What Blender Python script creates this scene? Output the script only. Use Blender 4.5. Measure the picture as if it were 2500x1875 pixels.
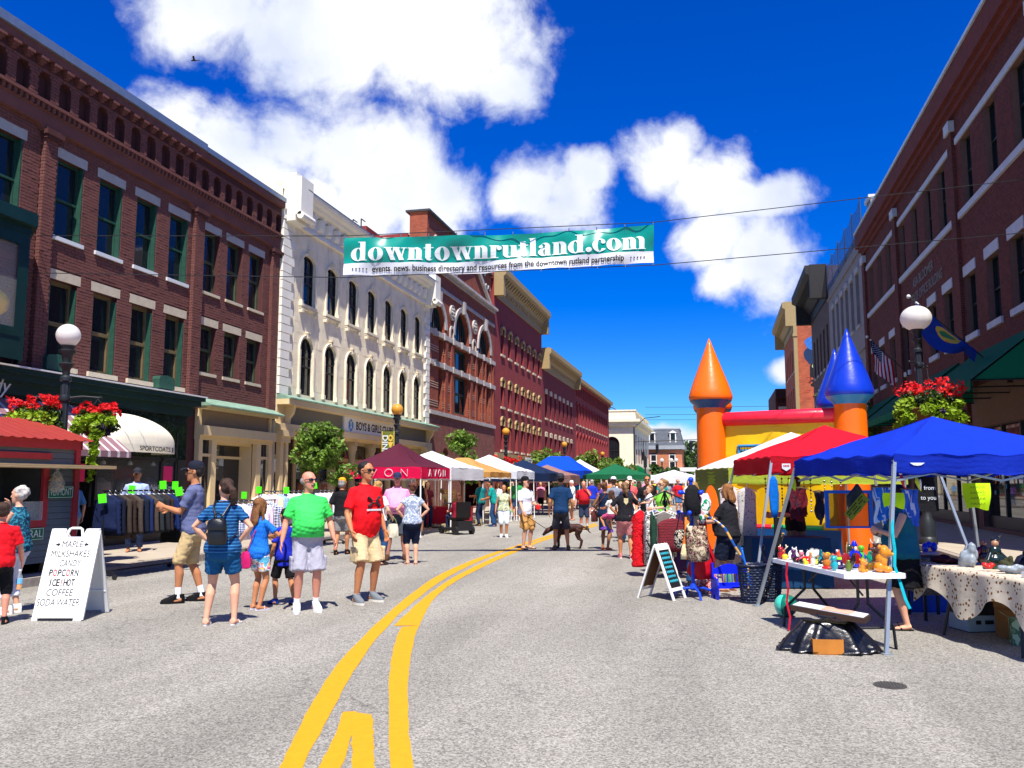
import bpy,bmesh,math,random
import numpy as np
from mathutils import Vector,Matrix
for o in list(bpy.data.objects):
 bpy.data.objects.remove(o)
SC = bpy.context.scene
COL = SC.collection
R = math.radians
rnd = random.Random(7)
# ------------------------------------------------------------------ camera
EYE = 1.6
FPX = 2080.0                     # focal length in photograph pixels (2500 wide)
cd = bpy.data.cameras.new('camera')
cd.sensor_width = 36.0
cd.lens = FPX * 36.0 / 2500.0
cd.clip_start = 0.1
cd.clip_end = 2000.0
cam = bpy.data.objects.new('camera',cd)
COL.objects.link(cam)
cam.location = (0,0,EYE)
cam.rotation_euler = (R(96.6),0,R(13.48))
SC.camera = cam
CR = cam.rotation_euler.to_matrix()
def ray(px,py):
 return (CR @ Vector(((px - 1250.0) / FPX,(937.5 - py) / FPX,-1.0))).normalized()
def G(px,py,z=0.0):
 """point of the horizontal plane z seen at a photograph pixel"""
 d = ray(px,py)
 k = (z - EYE) / d.z
 return Vector((d.x * k,d.y * k,z))
# ------------------------------------------------------------------ sky and sun
LDIR = Vector((-0.17,0.46,-0.883)).normalized()      # direction the sunlight travels
sun_el = math.asin(-LDIR.z)
world = bpy.data.worlds.new('World')
SC.world = world
world.use_nodes = True
wn = world.node_tree.nodes
wl = world.node_tree.links
wn.clear()
w_out = wn.new('ShaderNodeOutputWorld')
w_bg = wn.new('ShaderNodeBackground')
w_bg.inputs['Strength'].default_value = 0.062
sky = wn.new('ShaderNodeTexSky')
sky.sky_type = 'NISHITA'
sky.sun_disc = False
sky.sun_elevation = sun_el
sky.sun_rotation = math.atan2(-LDIR.x,-LDIR.y)
sky.altitude = 400
sky.air_density = 1.1
sky.dust_density = 0.2
sky.ozone_density = 4.5
hs = wn.new('ShaderNodeHueSaturation')
hs.inputs['Hue'].default_value = 0.518
hs.inputs['Saturation'].default_value = 1.6
hs.inputs['Value'].default_value = 1.25
wl.new(sky.outputs[0],hs.inputs['Color'])
tint = wn.new('ShaderNodeMix')
tint.data_type = 'RGBA'
tint.blend_type = 'MULTIPLY'
tint.inputs['Factor'].default_value = 1.0
tint.inputs['B'].default_value = (.42,.9,1.3,1)
wl.new(hs.outputs[0],tint.inputs['A'])
def wmath(op,a,b=None,clamp=False):
 n = wn.new('ShaderNodeMath')
 n.operation = op
 n.use_clamp = clamp
 for i,v in enumerate((a,b)):
  if v is None:
   continue
  if isinstance(v,(int,float)):
   n.inputs[i].default_value = v
  else:
   wl.new(v,n.inputs[i])
 return n.outputs[0]
w_tc = wn.new('ShaderNodeTexCoord')
WDIR = w_tc.outputs['Generated']
def wnoise(scale,detail,rough=0.55,dist=0.0):
 n = wn.new('ShaderNodeTexNoise')
 n.inputs['Scale'].default_value = scale
 n.inputs['Detail'].default_value = detail
 n.inputs['Roughness'].default_value = rough
 n.inputs['Distortion'].default_value = dist
 wl.new(WDIR,n.inputs['Vector'])
 return n.outputs['Fac']
# cumulus clouds: (photo pixel of the centre, radius in radians, flattening)
CL = [(540,20,.10,1.3),(680,70,.11,1.5),(830,90,.105,1.6),(1000,85,.11,1.5),(1160,130,.10,1.3),(1230,200,.06,1.3),(760,-60,.15,1.4),(1050,-30,.14,1.4),
  (430,300,.06,1.4),(540,350,.09,1.5),(700,365,.085,1.5),(660,430,.09,1.3),(830,390,.10,1.25),(960,420,.10,1.2),(1060,490,.08,1.2),(900,500,.10,1.2),(1040,560,.07,1.3),(760,480,.08,1.3),
  (1300,470,.06,1.1),(1400,490,.07,1.3),(1440,430,.045,1.2),(1245,480,.04,1.1),
  (1620,400,.065,1.1),(1720,450,.07,1.2),(1880,480,.055,2.0),(1650,360,.045,1.1),(1800,480,.045,1.4),
  (1740,590,.06,1.2),(1850,640,.075,1.2),(1780,670,.05,1.4),
  (1620,1060,.05,2.6),(1680,1085,.05,2.4),(1580,1048,.03,3.0),(1930,905,.03,1.6)]
blobs = [(ray(a,b),r,f) for a,b,r,f in CL]
crnd = random.Random(3)
for k in range(13):                                     # the same kind of clouds round the rest of the sky
 az = R(80 + 220 * (k + crnd.random()) / 13.0)
 el = R(crnd.uniform(14,60))
 blobs.append((Vector((math.sin(az) * math.cos(el),math.cos(az) * math.cos(el),math.sin(el))),crnd.uniform(.09,.2),1.5))
field = None
for c,r,f in blobs:
 sub = wn.new('ShaderNodeVectorMath')
 sub.operation = 'SUBTRACT'
 wl.new(WDIR,sub.inputs[0])
 sub.inputs[1].default_value = c
 mul = wn.new('ShaderNodeVectorMath')
 mul.operation = 'MULTIPLY'
 wl.new(sub.outputs[0],mul.inputs[0])
 mul.inputs[1].default_value = (1 / r,1 / r,f / r)
 ln = wn.new('ShaderNodeVectorMath')
 ln.operation = 'LENGTH'
 wl.new(mul.outputs[0],ln.inputs[0])
 v = wmath('SUBTRACT',1.0,ln.outputs['Value'])
 field = v if field is None else wmath('MAXIMUM',field,v)
n1 = wnoise(9.0,9,.6,.35)
n2 = wnoise(17.0,7,.6,.2)
dens = wmath('ADD',field,wmath('MULTIPLY',wmath('SUBTRACT',n1,.5),1.5))
dens = wmath('ADD',dens,wmath('MULTIPLY',wmath('SUBTRACT',n2,.5),.95))
mr = wn.new('ShaderNodeMapRange')
mr.interpolation_type = 'SMOOTHSTEP'
mr.inputs['From Min'].default_value = 0.02
mr.inputs['From Max'].default_value = 0.62
wl.new(dens,mr.inputs['Value'])
ramp = wn.new('ShaderNodeValToRGB')
ramp.color_ramp.elements[0].position = .32
ramp.color_ramp.elements[0].color = (7.6,8.3,10.2,1)
ramp.color_ramp.elements[1].position = .6
ramp.color_ramp.elements[1].color = (11.2,11.4,11.7,1)
n3 = wnoise(7.5,6,.5)
wl.new(n3,ramp.inputs['Fac'])
mx = wn.new('ShaderNodeMix')
mx.data_type = 'RGBA'
wl.new(mr.outputs[0],mx.inputs['Factor'])
wl.new(tint.outputs['Result'],mx.inputs['A'])
wl.new(ramp.outputs[0],mx.inputs['B'])
wl.new(mx.outputs['Result'],w_bg.inputs['Color'])
wl.new(w_bg.outputs[0],w_out.inputs[0])
sl = bpy.data.lights.new('sun','SUN')
sl.energy = 5.0
sl.angle = R(0.53)
sl.color = (1.0,0.95,0.87)
sun = bpy.data.objects.new('sun',sl)
COL.objects.link(sun)
sun.rotation_euler = LDIR.to_track_quat('-Z','Y').to_euler()
vs = SC.view_settings
vs.view_transform = 'Standard'
vs.look = 'None'
vs.gamma = 1.0
vs.use_curve_mapping = False
vs.exposure = 0.7
SC.cycles.max_bounces = 6
SC.cycles.transparent_max_bounces = 8
SC.cycles.use_denoising = True
# ------------------------------------------------------------------ materials
def lin(h):
 h = h.lstrip('#')
 v = [int(h[i:i + 2],16) / 255.0 for i in (0,2,4)]
 return tuple((x / 12.92 if x <= .04045 else ((x + .055) / 1.055) ** 2.4) for x in v)
def _mix(nt,fac,a,b,mode='MIX'):
 n = nt.nodes.new('ShaderNodeMix')
 n.data_type = 'RGBA'
 n.blend_type = mode
 for key,v in (('Factor',fac),('A',a),('B',b)):
  if isinstance(v,(int,float)):
   n.inputs[key].default_value = v
  elif isinstance(v,tuple):
   n.inputs[key].default_value = (*v[:3],1)
  else:
   nt.links.new(v,n.inputs[key])
 return n.outputs['Result']
_MC = {}
def mat(name,col,rough=.75,var=.18,scale=5.,bump=0.,bscale=60.,spec=.35,metal=0.,pat=None,island=0.,leaf=0.,stretch=None,alpha=1.,coat=0.,glow=0.):
 if name in _MC:
  return _MC[name]
 col = lin(col) if isinstance(col,str) else tuple(col)
 m = bpy.data.materials.new(name)
 m.use_nodes = True
 nt = m.node_tree
 N = nt.nodes
 Lk = nt.links
 b = N['Principled BSDF']
 tc = N.new('ShaderNodeTexCoord')
 vec = tc.outputs['Object']
 if stretch:
  mp = N.new('ShaderNodeMapping')
  mp.inputs['Scale'].default_value = stretch
  Lk.new(vec,mp.inputs['Vector'])
  vec = mp.outputs[0]
 def noise(sc,det=5,r=.6):
  n = N.new('ShaderNodeTexNoise')
  n.inputs['Scale'].default_value = sc
  n.inputs['Detail'].default_value = det
  n.inputs['Roughness'].default_value = r
  Lk.new(vec,n.inputs['Vector'])
  return n.outputs['Fac']
 base = col
 if pat:
  kind = pat[0]
  c2 = lin(pat[1])
  if kind in ('stripe','plaid'):
   def band(axis,sc):
    sp = N.new('ShaderNodeSeparateXYZ')
    Lk.new(tc.outputs['Object'],sp.inputs[0])
    a = N.new('ShaderNodeMath'); a.operation = 'MULTIPLY'; a.inputs[1].default_value = sc
    Lk.new(sp.outputs[axis],a.inputs[0])
    f = N.new('ShaderNodeMath'); f.operation = 'FRACT'
    Lk.new(a.outputs[0],f.inputs[0])
    g = N.new('ShaderNodeMath'); g.operation = 'GREATER_THAN'; g.inputs[1].default_value = pat[4] if len(pat) > 4 else .5
    Lk.new(f.outputs[0],g.inputs[0])
    return g.outputs[0]
   base = _mix(nt,band(pat[3],pat[2]),col,c2)
   if kind == 'plaid':
    base = _mix(nt,.5,base,_mix(nt,band('Z',pat[2]),col,c2))
  elif kind == 'spots':
   vo = N.new('ShaderNodeTexVoronoi')
   vo.inputs['Scale'].default_value = pat[2]
   Lk.new(vec,vo.inputs['Vector'])
   lt = N.new('ShaderNodeMath'); lt.operation = 'LESS_THAN'; lt.inputs[1].default_value = pat[3]
   Lk.new(vo.outputs['Distance'],lt.inputs[0])
   base = _mix(nt,lt.outputs[0],col,c2)
  elif kind == 'splotch':
   th = N.new('ShaderNodeValToRGB')
   els = th.color_ramp.elements
   cols = [col] + [lin(x) for x in pat[1:-1]]
   els[0].position = 0
   els[0].color = (*cols[0],1)
   els[1].position = 1
   els[1].color = (*cols[-1],1)
   for i,cc in enumerate(cols[1:],1):
    e = els.new(.38 + .26 * (i - .5) / len(cols)) if i < len(cols) else None
    e.color = (*cc,1)
   th.color_ramp.interpolation = 'CONSTANT'
   Lk.new(noise(pat[-1],2),th.inputs['Fac'])
   base = th.outputs[0]
  elif kind == 'brick':
   bt = N.new('ShaderNodeTexBrick')
   sp = N.new('ShaderNodeSeparateXYZ')
   Lk.new(tc.outputs['Object'],sp.inputs[0])
   cb = N.new('ShaderNodeCombineXYZ')
   ad = N.new('ShaderNodeMath'); ad.operation = 'ADD'
   Lk.new(sp.outputs['X'],ad.inputs[0]); Lk.new(sp.outputs['Y'],ad.inputs[1])
   Lk.new(ad.outputs[0],cb.inputs[0]); Lk.new(sp.outputs['Z'],cb.inputs[1])
   Lk.new(cb.outputs[0],bt.inputs['Vector'])
   bt.inputs['Scale'].default_value = 1
   bt.inputs['Brick Width'].default_value = pat[2]
   bt.inputs['Row Height'].default_value = pat[2] / 3.0
   bt.inputs['Mortar Size'].default_value = pat[3]
   bt.inputs['Color1'].default_value = (*[x * .82 for x in col],1)
   bt.inputs['Color2'].default_value = (*[x * 1.15 for x in col],1)
   bt.inputs['Mortar'].default_value = (*c2,1)
   base = bt.outputs['Color']
 if island:
  g = N.new('ShaderNodeNewGeometry')
  mr_ = N.new('ShaderNodeMapRange')
  mr_.inputs['To Min'].default_value = 1 - island
  mr_.inputs['To Max'].default_value = 1 + island
  Lk.new(g.outputs['Random Per Island'],mr_.inputs['Value'])
  base = _mix(nt,1.0,base,mr_.outputs[0],'MULTIPLY')
 if var:
  mr2 = N.new('ShaderNodeMapRange')
  mr2.inputs['From Min'].default_value = .28
  mr2.inputs['From Max'].default_value = .72
  mr2.inputs['To Min'].default_value = 1 - var
  mr2.inputs['To Max'].default_value = 1 + var
  Lk.new(noise(scale),mr2.inputs['Value'])
  base = _mix(nt,1.0,base,mr2.outputs[0],'MULTIPLY')
 if isinstance(base,tuple):
  b.inputs['Base Color'].default_value = (*base,1)
 else:
  Lk.new(base,b.inputs['Base Color'])
 b.inputs['Roughness'].default_value = rough
 b.inputs['Specular IOR Level'].default_value = spec
 b.inputs['Metallic'].default_value = metal
 b.inputs['Coat Weight'].default_value = coat
 b.inputs['Alpha'].default_value = alpha
 if bump:
  bp = N.new('ShaderNodeBump')
  bp.inputs['Strength'].default_value = min(1.,bump)
  bp.inputs['Distance'].default_value = .02 if bump <= 1 else .05
  Lk.new(noise(bscale,4),bp.inputs['Height'])
  Lk.new(bp.outputs[0],b.inputs['Normal'])
 if leaf:
  tr = N.new('ShaderNodeBsdfTranslucent')
  if isinstance(base,tuple):
   tr.inputs['Color'].default_value = (*base,1)
  else:
   Lk.new(base,tr.inputs['Color'])
  ms = N.new('ShaderNodeMixShader')
  ms.inputs['Fac'].default_value = leaf
  Lk.new(b.outputs[0],ms.inputs[1])
  Lk.new(tr.outputs[0],ms.inputs[2])
  Lk.new(ms.outputs[0],N['Material Output'].inputs['Surface'])
 _MC[name] = m
 return m
def cloth(name,col,**k):
 k.setdefault('rough',.85)
 k.setdefault('var',.1)
 k.setdefault('scale',9.)
 k.setdefault('bump',.55)
 k.setdefault('bscale',16.)
 k.setdefault('spec',.2)
 return mat(name,col,**k)
# ------------------------------------------------------------------ mesh builder
class MB:
 def __init__(s,sx=1):
  s.v,s.f,s.m,s.sx = [],[],[],sx
 def add(s,vs_,fs,mi=0):
  o = len(s.v)
  s.v += [(p[0] * s.sx,p[1],p[2]) for p in vs_]
  for f in fs:
   s.f.append([i + o for i in (f if s.sx > 0 else f[::-1])])
   s.m.append(mi)
  return s
 def box(s,x0,y0,z0,x1,y1,z1,mi=0):
  x0,x1 = sorted((x0,x1)); y0,y1 = sorted((y0,y1)); z0,z1 = sorted((z0,z1))
  return s.add([(x0,y0,z0),(x1,y0,z0),(x1,y1,z0),(x0,y1,z0),(x0,y0,z1),(x1,y0,z1),(x1,y1,z1),(x0,y1,z1)],
      [(0,3,2,1),(4,5,6,7),(0,1,5,4),(1,2,6,5),(2,3,7,6),(3,0,4,7)],mi)
 def bar(s,a,b,w,h=None,mi=0,up=(0,0,1)):
  a,b = Vector(a),Vector(b)
  h = h or w
  d = (b - a).normalized()
  u = Vector(up)
  if abs(d.dot(u)) > .95:
   u = Vector((1,0,0))
  x = d.cross(u).normalized() * (w / 2)
  y = x.cross(d).normalized() * (h / 2)
  q = [a - x - y,a + x - y,a + x + y,a - x + y,b - x - y,b + x - y,b + x + y,b - x + y]
  return s.add(q,[(0,1,2,3),(7,6,5,4),(0,4,5,1),(1,5,6,2),(2,6,7,3),(3,7,4,0)],mi)
 def poly(s,pts,mi=0):
  return s.add(pts,[tuple(range(len(pts)))],mi)
 def grid(s,fn,nu,nv,mi=0):
  vs_ = [fn(i / nu,j / nv) for j in range(nv + 1) for i in range(nu + 1)]
  fs = [(j * (nu + 1) + i,j * (nu + 1) + i + 1,(j + 1) * (nu + 1) + i + 1,(j + 1) * (nu + 1) + i) for j in range(nv) for i in range(nu)]
  return s.add(vs_,fs,mi)
 def rings(s,rs,cap=True,mi=0):
  """loft through a list of rings (lists of points of equal length)"""
  n = len(rs[0])
  vs_ = [p for r in rs for p in r]
  fs = []
  for k in range(len(rs) - 1):
   for i in range(n):
    j = (i + 1) % n
    fs.append((k * n + i,k * n + j,(k + 1) * n + j,(k + 1) * n + i))
  if cap:
   fs.append(tuple(range(n))[::-1])
   fs.append(tuple((len(rs) - 1) * n + i for i in range(n)))
  return s.add(vs_,fs,mi)
 def lathe(s,prof,n=16,c=(0,0,0),mi=0,sy=1.0):
  rs = [[(c[0] + r * math.cos(2 * math.pi * i / n),c[1] + sy * r * math.sin(2 * math.pi * i / n),c[2] + z) for i in range(n)] for r,z in prof]
  return s.rings(rs,True,mi)
 def tube(s,pts,rad,n=8,mi=0,flat=None,cap=True):
  pts = [Vector(p) for p in pts]
  if isinstance(rad,(int,float)):
   rad = [rad] * len(pts)
  rs = []
  ref = None
  for i,p in enumerate(pts):
   d = (pts[min(i + 1,len(pts) - 1)] - pts[max(i - 1,0)])
   if d.length < 1e-9:
    d = Vector((0,0,1))
   d.normalize()
   if ref is None:
    ref = Vector((1,0,0)) if abs(d.x) < .8 else Vector((0,1,0))
   x = (ref - d * ref.dot(d))
   if x.length < 1e-6:
    x = d.orthogonal()
   x.normalize()
   ref = x
   y = d.cross(x)
   fx,fy = (flat if flat else (1,1))
   rs.append([p + x * (rad[i] * fx * math.cos(2 * math.pi * k / n)) + y * (rad[i] * fy * math.sin(2 * math.pi * k / n)) for k in range(n)])
  return s.rings(rs,cap,mi)
 def ball(s,c,r,n=12,m=8,mi=0,rot=None):
  if isinstance(r,(int,float)):
   r = (r,r,r)
  rs = []
  for j in range(m + 1):
   t = math.pi * (j + .0) / m
   t = min(max(t,.04),math.pi - .04)
   ring = []
   for i in range(n):
    a = 2 * math.pi * i / n
    p = Vector((r[0] * math.sin(t) * math.cos(a),r[1] * math.sin(t) * math.sin(a),-r[2] * math.cos(t)))
    if rot is not None:
     p = rot @ p
    ring.append((c[0] + p.x,c[1] + p.y,c[2] + p.z))
   rs.append(ring)
  return s.rings(rs,True,mi)
 def prism(s,pts,ax,a,b,mi=0):
  """extrude a 2-D outline along axis ax ('x','y','z') from a to b; outline in the other two axes in order"""
  def P(q,t):
   return {'x': (t,q[0],q[1]),'y': (q[0],t,q[1]),'z': (q[0],q[1],t)}[ax]
  n = len(pts)
  vs_ = [P(q,a) for q in pts] + [P(q,b) for q in pts]
  fs = [tuple(range(n))[::-1],tuple(range(n,2 * n))] + [(i,(i + 1) % n,n + (i + 1) % n,n + i) for i in range(n)]
  return s.add(vs_,fs,mi)
 def build(s,name,mats,parent=None,loc=None,smooth=False,rot=None):
  me = bpy.data.meshes.new(name)
  me.from_pydata([tuple(p) for p in s.v],[],s.f)
  for x in (mats if isinstance(mats,(list,tuple)) else [mats]):
   me.materials.append(x)
  if any(s.m):
   me.polygons.foreach_set('material_index',s.m)
  if smooth:
   me.polygons.foreach_set('use_smooth',[True] * len(me.polygons))
   if smooth != 'all':
    try:
     me.set_sharp_from_angle(angle=R(40))
    except Exception:
     pass
  me.update()
  return link(name,me,parent,loc,rot)
def link(name,data,parent=None,loc=None,rot=None):
 o = bpy.data.objects.new(name,data)
 COL.objects.link(o)
 if parent is not None:
  o.parent = parent
 if loc is not None:
  o.location = loc
 if rot is not None:
  o.rotation_euler = rot
 return o
def fixn(o):
 bm = bmesh.new()
 bm.from_mesh(o.data)
 bmesh.ops.recalc_face_normals(bm,faces=bm.faces)
 bm.to_mesh(o.data)
 bm.free()
 return o
def tag(o,label=None,cat=None,group=None,kind=None):
 for k,v in (('label',label),('category',cat),('group',group),('kind',kind)):
  if v:
   o[k] = v
 return o
def thing(name,label,cat,loc=(0,0,0),rz=0.0,group=None):
 o = link(name,None,None,loc,(0,0,rz))
 o.empty_display_size = .2
 return tag(o,label,cat,group)
def kids(o):
 return [c for c in bpy.data.objects if c.parent == o]
def dup(o,parent=None,loc=None,rz=None,**tags):
 """a copy of a thing or part with copies of everything under it (mesh data shared)"""
 c = o.copy()
 COL.objects.link(c)
 if parent is not None:
  c.parent = parent
 if loc is not None:
  c.location = loc
 if rz is not None:
  c.rotation_euler = (0,0,rz)
 for k,v in tags.items():
  c[k] = v
 for ch in o.children:
  dup(ch,c)
 return c
def text_mesh(txt,size,bold=0.,shear=0.,align='CENTER',spacing=1.0,depth=0.0):
 cu = bpy.data.curves.new('lettering','FONT')
 cu.body = txt
 cu.size = size
 cu.offset = bold
 cu.shear = shear
 cu.align_x = align
 cu.align_y = 'CENTER'
 cu.space_character = spacing
 cu.extrude = depth
 o = bpy.data.objects.new('lettering',cu)
 COL.objects.link(o)
 bpy.context.view_layer.update()
 me = bpy.data.meshes.new_from_object(o.evaluated_get(bpy.context.evaluated_depsgraph_get()))
 bpy.data.objects.remove(o)
 bpy.data.curves.remove(cu)
 return me
def lettering(txt,size,m,parent,origin,right,up,name='lettering',width=None,**k):
 """flat text laid on a surface: origin is its centre, right/up the directions of the writing"""
 me = text_mesh(txt,size,**k)
 right,up = Vector(right).normalized(),Vector(up).normalized()
 n = len(me.vertices)
 co = np.empty(n * 3)
 me.vertices.foreach_get('co',co)
 co = co.reshape(-1,3)
 if width:
  w = co[:,0].max() - co[:,0].min()
  co[:,0] *= width / w
 nr = right.cross(up)
 M_ = np.array([right,up,nr])
 co = co @ M_
 me.vertices.foreach_set('co',co.ravel())
 me.materials.clear()
 me.materials.append(m)
 me.update()
 return link(name,me,parent,origin)
# ------------------------------------------------------------------ ground, road, pavements
XL,XR = -13.8,8.0              # street facades
KL,KR = -10.35,4.62            # kerb lines
m_asph = mat('asphalt',(.295,.278,.238),rough=.92,var=.10,scale=.35,bump=.5,bscale=220,spec=.2)
def asphalt_detail(m):
 nt = m.node_tree
 b = nt.nodes['Principled BSDF']
 src = b.inputs['Base Color'].links[0].from_socket
 tc = nt.nodes.new('ShaderNodeTexCoord')
 vo = nt.nodes.new('ShaderNodeTexVoronoi')
 vo.inputs['Scale'].default_value = 85
 nt.links.new(tc.outputs['Object'],vo.inputs['Vector'])
 sp = nt.nodes.new('ShaderNodeSeparateColor')
 nt.links.new(vo.outputs['Color'],sp.inputs[0])
 mr = nt.nodes.new('ShaderNodeMapRange')
 mr.inputs['To Min'].default_value = .5
 mr.inputs['To Max'].default_value = 1.5
 nt.links.new(sp.outputs[0],mr.inputs['Value'])
 c1 = _mix(nt,1.0,src,mr.outputs[0],'MULTIPLY')
 # tar-sealed hairline cracks
 vc = nt.nodes.new('ShaderNodeTexVoronoi')
 vc.feature = 'DISTANCE_TO_EDGE'
 vc.inputs['Scale'].default_value = .22
 ns = nt.nodes.new('ShaderNodeTexNoise')
 ns.inputs['Scale'].default_value = 2.2
 ns.inputs['Detail'].default_value = 6
 nt.links.new(tc.outputs['Object'],ns.inputs['Vector'])
 va = nt.nodes.new('ShaderNodeVectorMath')
 va.operation = 'MULTIPLY_ADD'
 nt.links.new(ns.outputs['Color'],va.inputs[0])
 va.inputs[1].default_value = (.9,.9,.9)
 nt.links.new(tc.outputs['Object'],va.inputs[2])
 nt.links.new(va.outputs[0],vc.inputs['Vector'])
 lt = nt.nodes.new('ShaderNodeMapRange')
 lt.inputs['From Min'].default_value = .0
 lt.inputs['From Max'].default_value = .0035
 lt.inputs['To Min'].default_value = .45
 lt.inputs['To Max'].default_value = 0
 nt.links.new(vc.outputs[0],lt.inputs['Value'])
 # a few dark scuffs
 n4 = nt.nodes.new('ShaderNodeTexNoise')
 n4.inputs['Scale'].default_value = 3.1
 n4.inputs['Detail'].default_value = 3
 nt.links.new(tc.outputs['Object'],n4.inputs['Vector'])
 m4 = nt.nodes.new('ShaderNodeMapRange')
 m4.inputs['From Min'].default_value = .68
 m4.inputs['From Max'].default_value = .8
 m4.inputs['To Max'].default_value = .35
 nt.links.new(n4.outputs['Fac'],m4.inputs['Value'])
 c2 = _mix(nt,lt.outputs[0],c1,(.05,.05,.05))
 c3 = _mix(nt,m4.outputs[0],c2,(.12,.115,.11))
 # old patches and worn wheel tracks
 n5 = nt.nodes.new('ShaderNodeTexNoise')
 n5.inputs['Scale'].default_value = .55
 n5.inputs['Detail'].default_value = 5
 mp5 = nt.nodes.new('ShaderNodeMapping')
 mp5.inputs['Scale'].default_value = (1.6,.22,1)
 nt.links.new(tc.outputs['Object'],mp5.inputs[0])
 nt.links.new(mp5.outputs[0],n5.inputs['Vector'])
 m5 = nt.nodes.new('ShaderNodeMapRange')
 m5.inputs['From Min'].default_value = .35
 m5.inputs['From Max'].default_value = .7
 m5.inputs['To Min'].default_value = .8
 m5.inputs['To Max'].default_value = 1.14
 nt.links.new(n5.outputs['Fac'],m5.inputs['Value'])
 c3 = _mix(nt,1.0,c3,m5.outputs[0],'MULTIPLY')
 nt.links.new(c3,b.inputs['Base Color'])
asphalt_detail(m_asph)
m_earth = mat('earth',(.16,.17,.10),rough=.95)
m_walk = mat('pavement_concrete',(.40,.34,.26),rough=.9,var=.12,scale=1.5,bump=.3,bscale=120)
m_kerb = mat('kerb_granite',(.30,.26,.22),rough=.9,var=.25,scale=9,bump=.5,bscale=60)
m_paint = mat('yellow_road_paint',(.63,.29,.003),rough=.75,var=.07,scale=14,bump=.25,bscale=200)
g = MB()
g.poly([(-900,-300,-.02),(900,-300,-.02),(900,1100,-.02),(-900,1100,-.02)])
tag(g.build('ground',m_earth),kind='structure')
rd = MB()
rd.poly([(KL,-12,0),(KR,-12,0),(KR,240,0),(KL,240,0)])
rd.poly([(-90,114,0),(KL,114,0),(KL,124,0),(-90,124,0)])
rd.poly([(KR,74.6,0),(90,74.6,0),(90,87,0),(KR,87,0)])
tag(rd.build('road',m_asph),kind='structure')
def pavement(name,x0,x1,kerb,spans):
 root = tag(link(name,None),kind='structure')
 for (a,b) in spans:
  k = MB()
  xa,xb = (kerb - .16,kerb) if kerb < 0 else (kerb,kerb + .16)
  y = a
  while y < b - .1:
   ye = min(y + 1.83,b)
   MB().box(xa,y + .004,-.02,xb,ye - .004,.135).build('kerb_stone',m_kerb,root) if y < 45 else k.box(xa,y + .004,-.02,xb,ye - .004,.135)
   y = ye
  if k.v:
   tag(k.build('far_kerb',m_kerb,root),kind='stuff')
  base = MB()
  wx0,wx1 = (x0,xa - .003) if kerb < 0 else (xb + .003,x1)
  base.box(wx0,a,-.02,wx1,b,.118)
  tag(base.build('pavement_bed',m_kerb,root),kind='structure')
  n = 2
  w = (wx1 - wx0) / n
  far = MB()
  y = a
  while y < b - .1:
   ye = min(y + 1.5,b)
   for i in range(n):
    q = far if y > 40 else MB()
    q.box(wx0 + i * w + .006,y + .006,.11,wx0 + (i + 1) * w - .006,ye - .006,.14)
    if q is not far:
     q.build('pavement_slab',m_walk,root)
   y = ye
  if far.v:
   tag(far.build('far_slabs',m_walk,root),kind='stuff')
 return root
pavement('left_pavement',XL - .3,KL,KL,[(-6,114),(124,175)])
pavement('right_pavement',KR,XR + .3,KR,[(-6,74.6),(87,175)])
def ribbon(px_l,px_r,name,z=.004):
 """painted line: left and right edges given as photo pixels on the road"""
 q = MB()
 L_ = [G(*p) for p in px_l]
 R_ = [G(*p) for p in px_r]
 def smooth(P):
  out = []
  for i in range(len(P) - 1):
   p0,p1,p2,p3 = P[max(i - 1,0)],P[i],P[i + 1],P[min(i + 2,len(P) - 1)]
   for t in (0,.2,.4,.6,.8):
    out.append(.5 * ((2 * p1) + (p2 - p0) * t + (2 * p0 - 5 * p1 + 4 * p2 - p3) * t * t + (3 * p1 - p0 - 3 * p2 + p3) * t ** 3))
  out.append(P[-1])
  return out
 L_,R_ = smooth(L_),smooth(R_)
 w = rnd.uniform
 L_ = [p + Vector((w(-.006,.006),w(-.006,.006),z)) for p in L_]
 R_ = [p + Vector((w(-.006,.006),w(-.006,.006),z)) for p in R_]
 n = len(L_)
 q.add(L_ + R_,[(i,i + 1,n + i + 1,n + i) for i in range(n - 1)])
 return tag(q.build(name,m_paint),kind='structure')
def zp(x,y):
 return (650 + x * .36166,1300 + y * .36166)
far_l,far_r = (1640,1238),(1646,1238)
ribbon([(660,1920)] + [zp(*p) for p in [(95,1590),(210,1340),(350,1090),(490,880),(640,720),(800,565),(960,430),(1130,310),(1300,225),(1480,155),(1660,98),(1900,22)]] + [(1455,1277)],
  [(715,1920)] + [zp(*p) for p in [(240,1590),(390,1310),(510,1080),(640,860),(770,690),(900,550),(1030,440),(1170,335),(1330,245),(1500,170),(1690,100),(1915,30)]] + [(1456,1280)],'road_marking')
ribbon([(953,1930)] + [zp(*p) for p in [(835,1590),(825,1300),(832,1000),(850,820),(885,700),(915,640)]],
  [(1012,1930)] + [zp(*p) for p in [(992,1590),(962,1300),(958,1000),(982,820),(1005,700),(1030,630)]],'road_marking')
ribbon([zp(*p) for p in [(860,632),(905,590),(975,525),(1050,455),(1200,345),(1350,258),(1520,178),(1700,108),(1915,33)]] + [(1457,1281)],
  [zp(*p) for p in [(1036,630),(1060,570),(1098,500),(1150,430),(1250,350),(1400,265),(1560,188),(1740,112),(1920,42)]] + [(1460,1284)],'road_marking',.0045)
ribbon([(745,1930)] + [zp(*p) for p in [(350,1590),(450,1400),(520,1215)]],[(800,1930)] + [zp(*p) for p in [(505,1590),(570,1400),(612,1210)]],'road_marking')
ribbon([zp(*p) for p in [(560,1214),(572,1350),(578,1480),(578,1590)]] + [(860,1930)],[zp(*p) for p in [(712,1232),(722,1350),(727,1480),(727,1590)]] + [(915,1930)],'road_marking',.0055)
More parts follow.
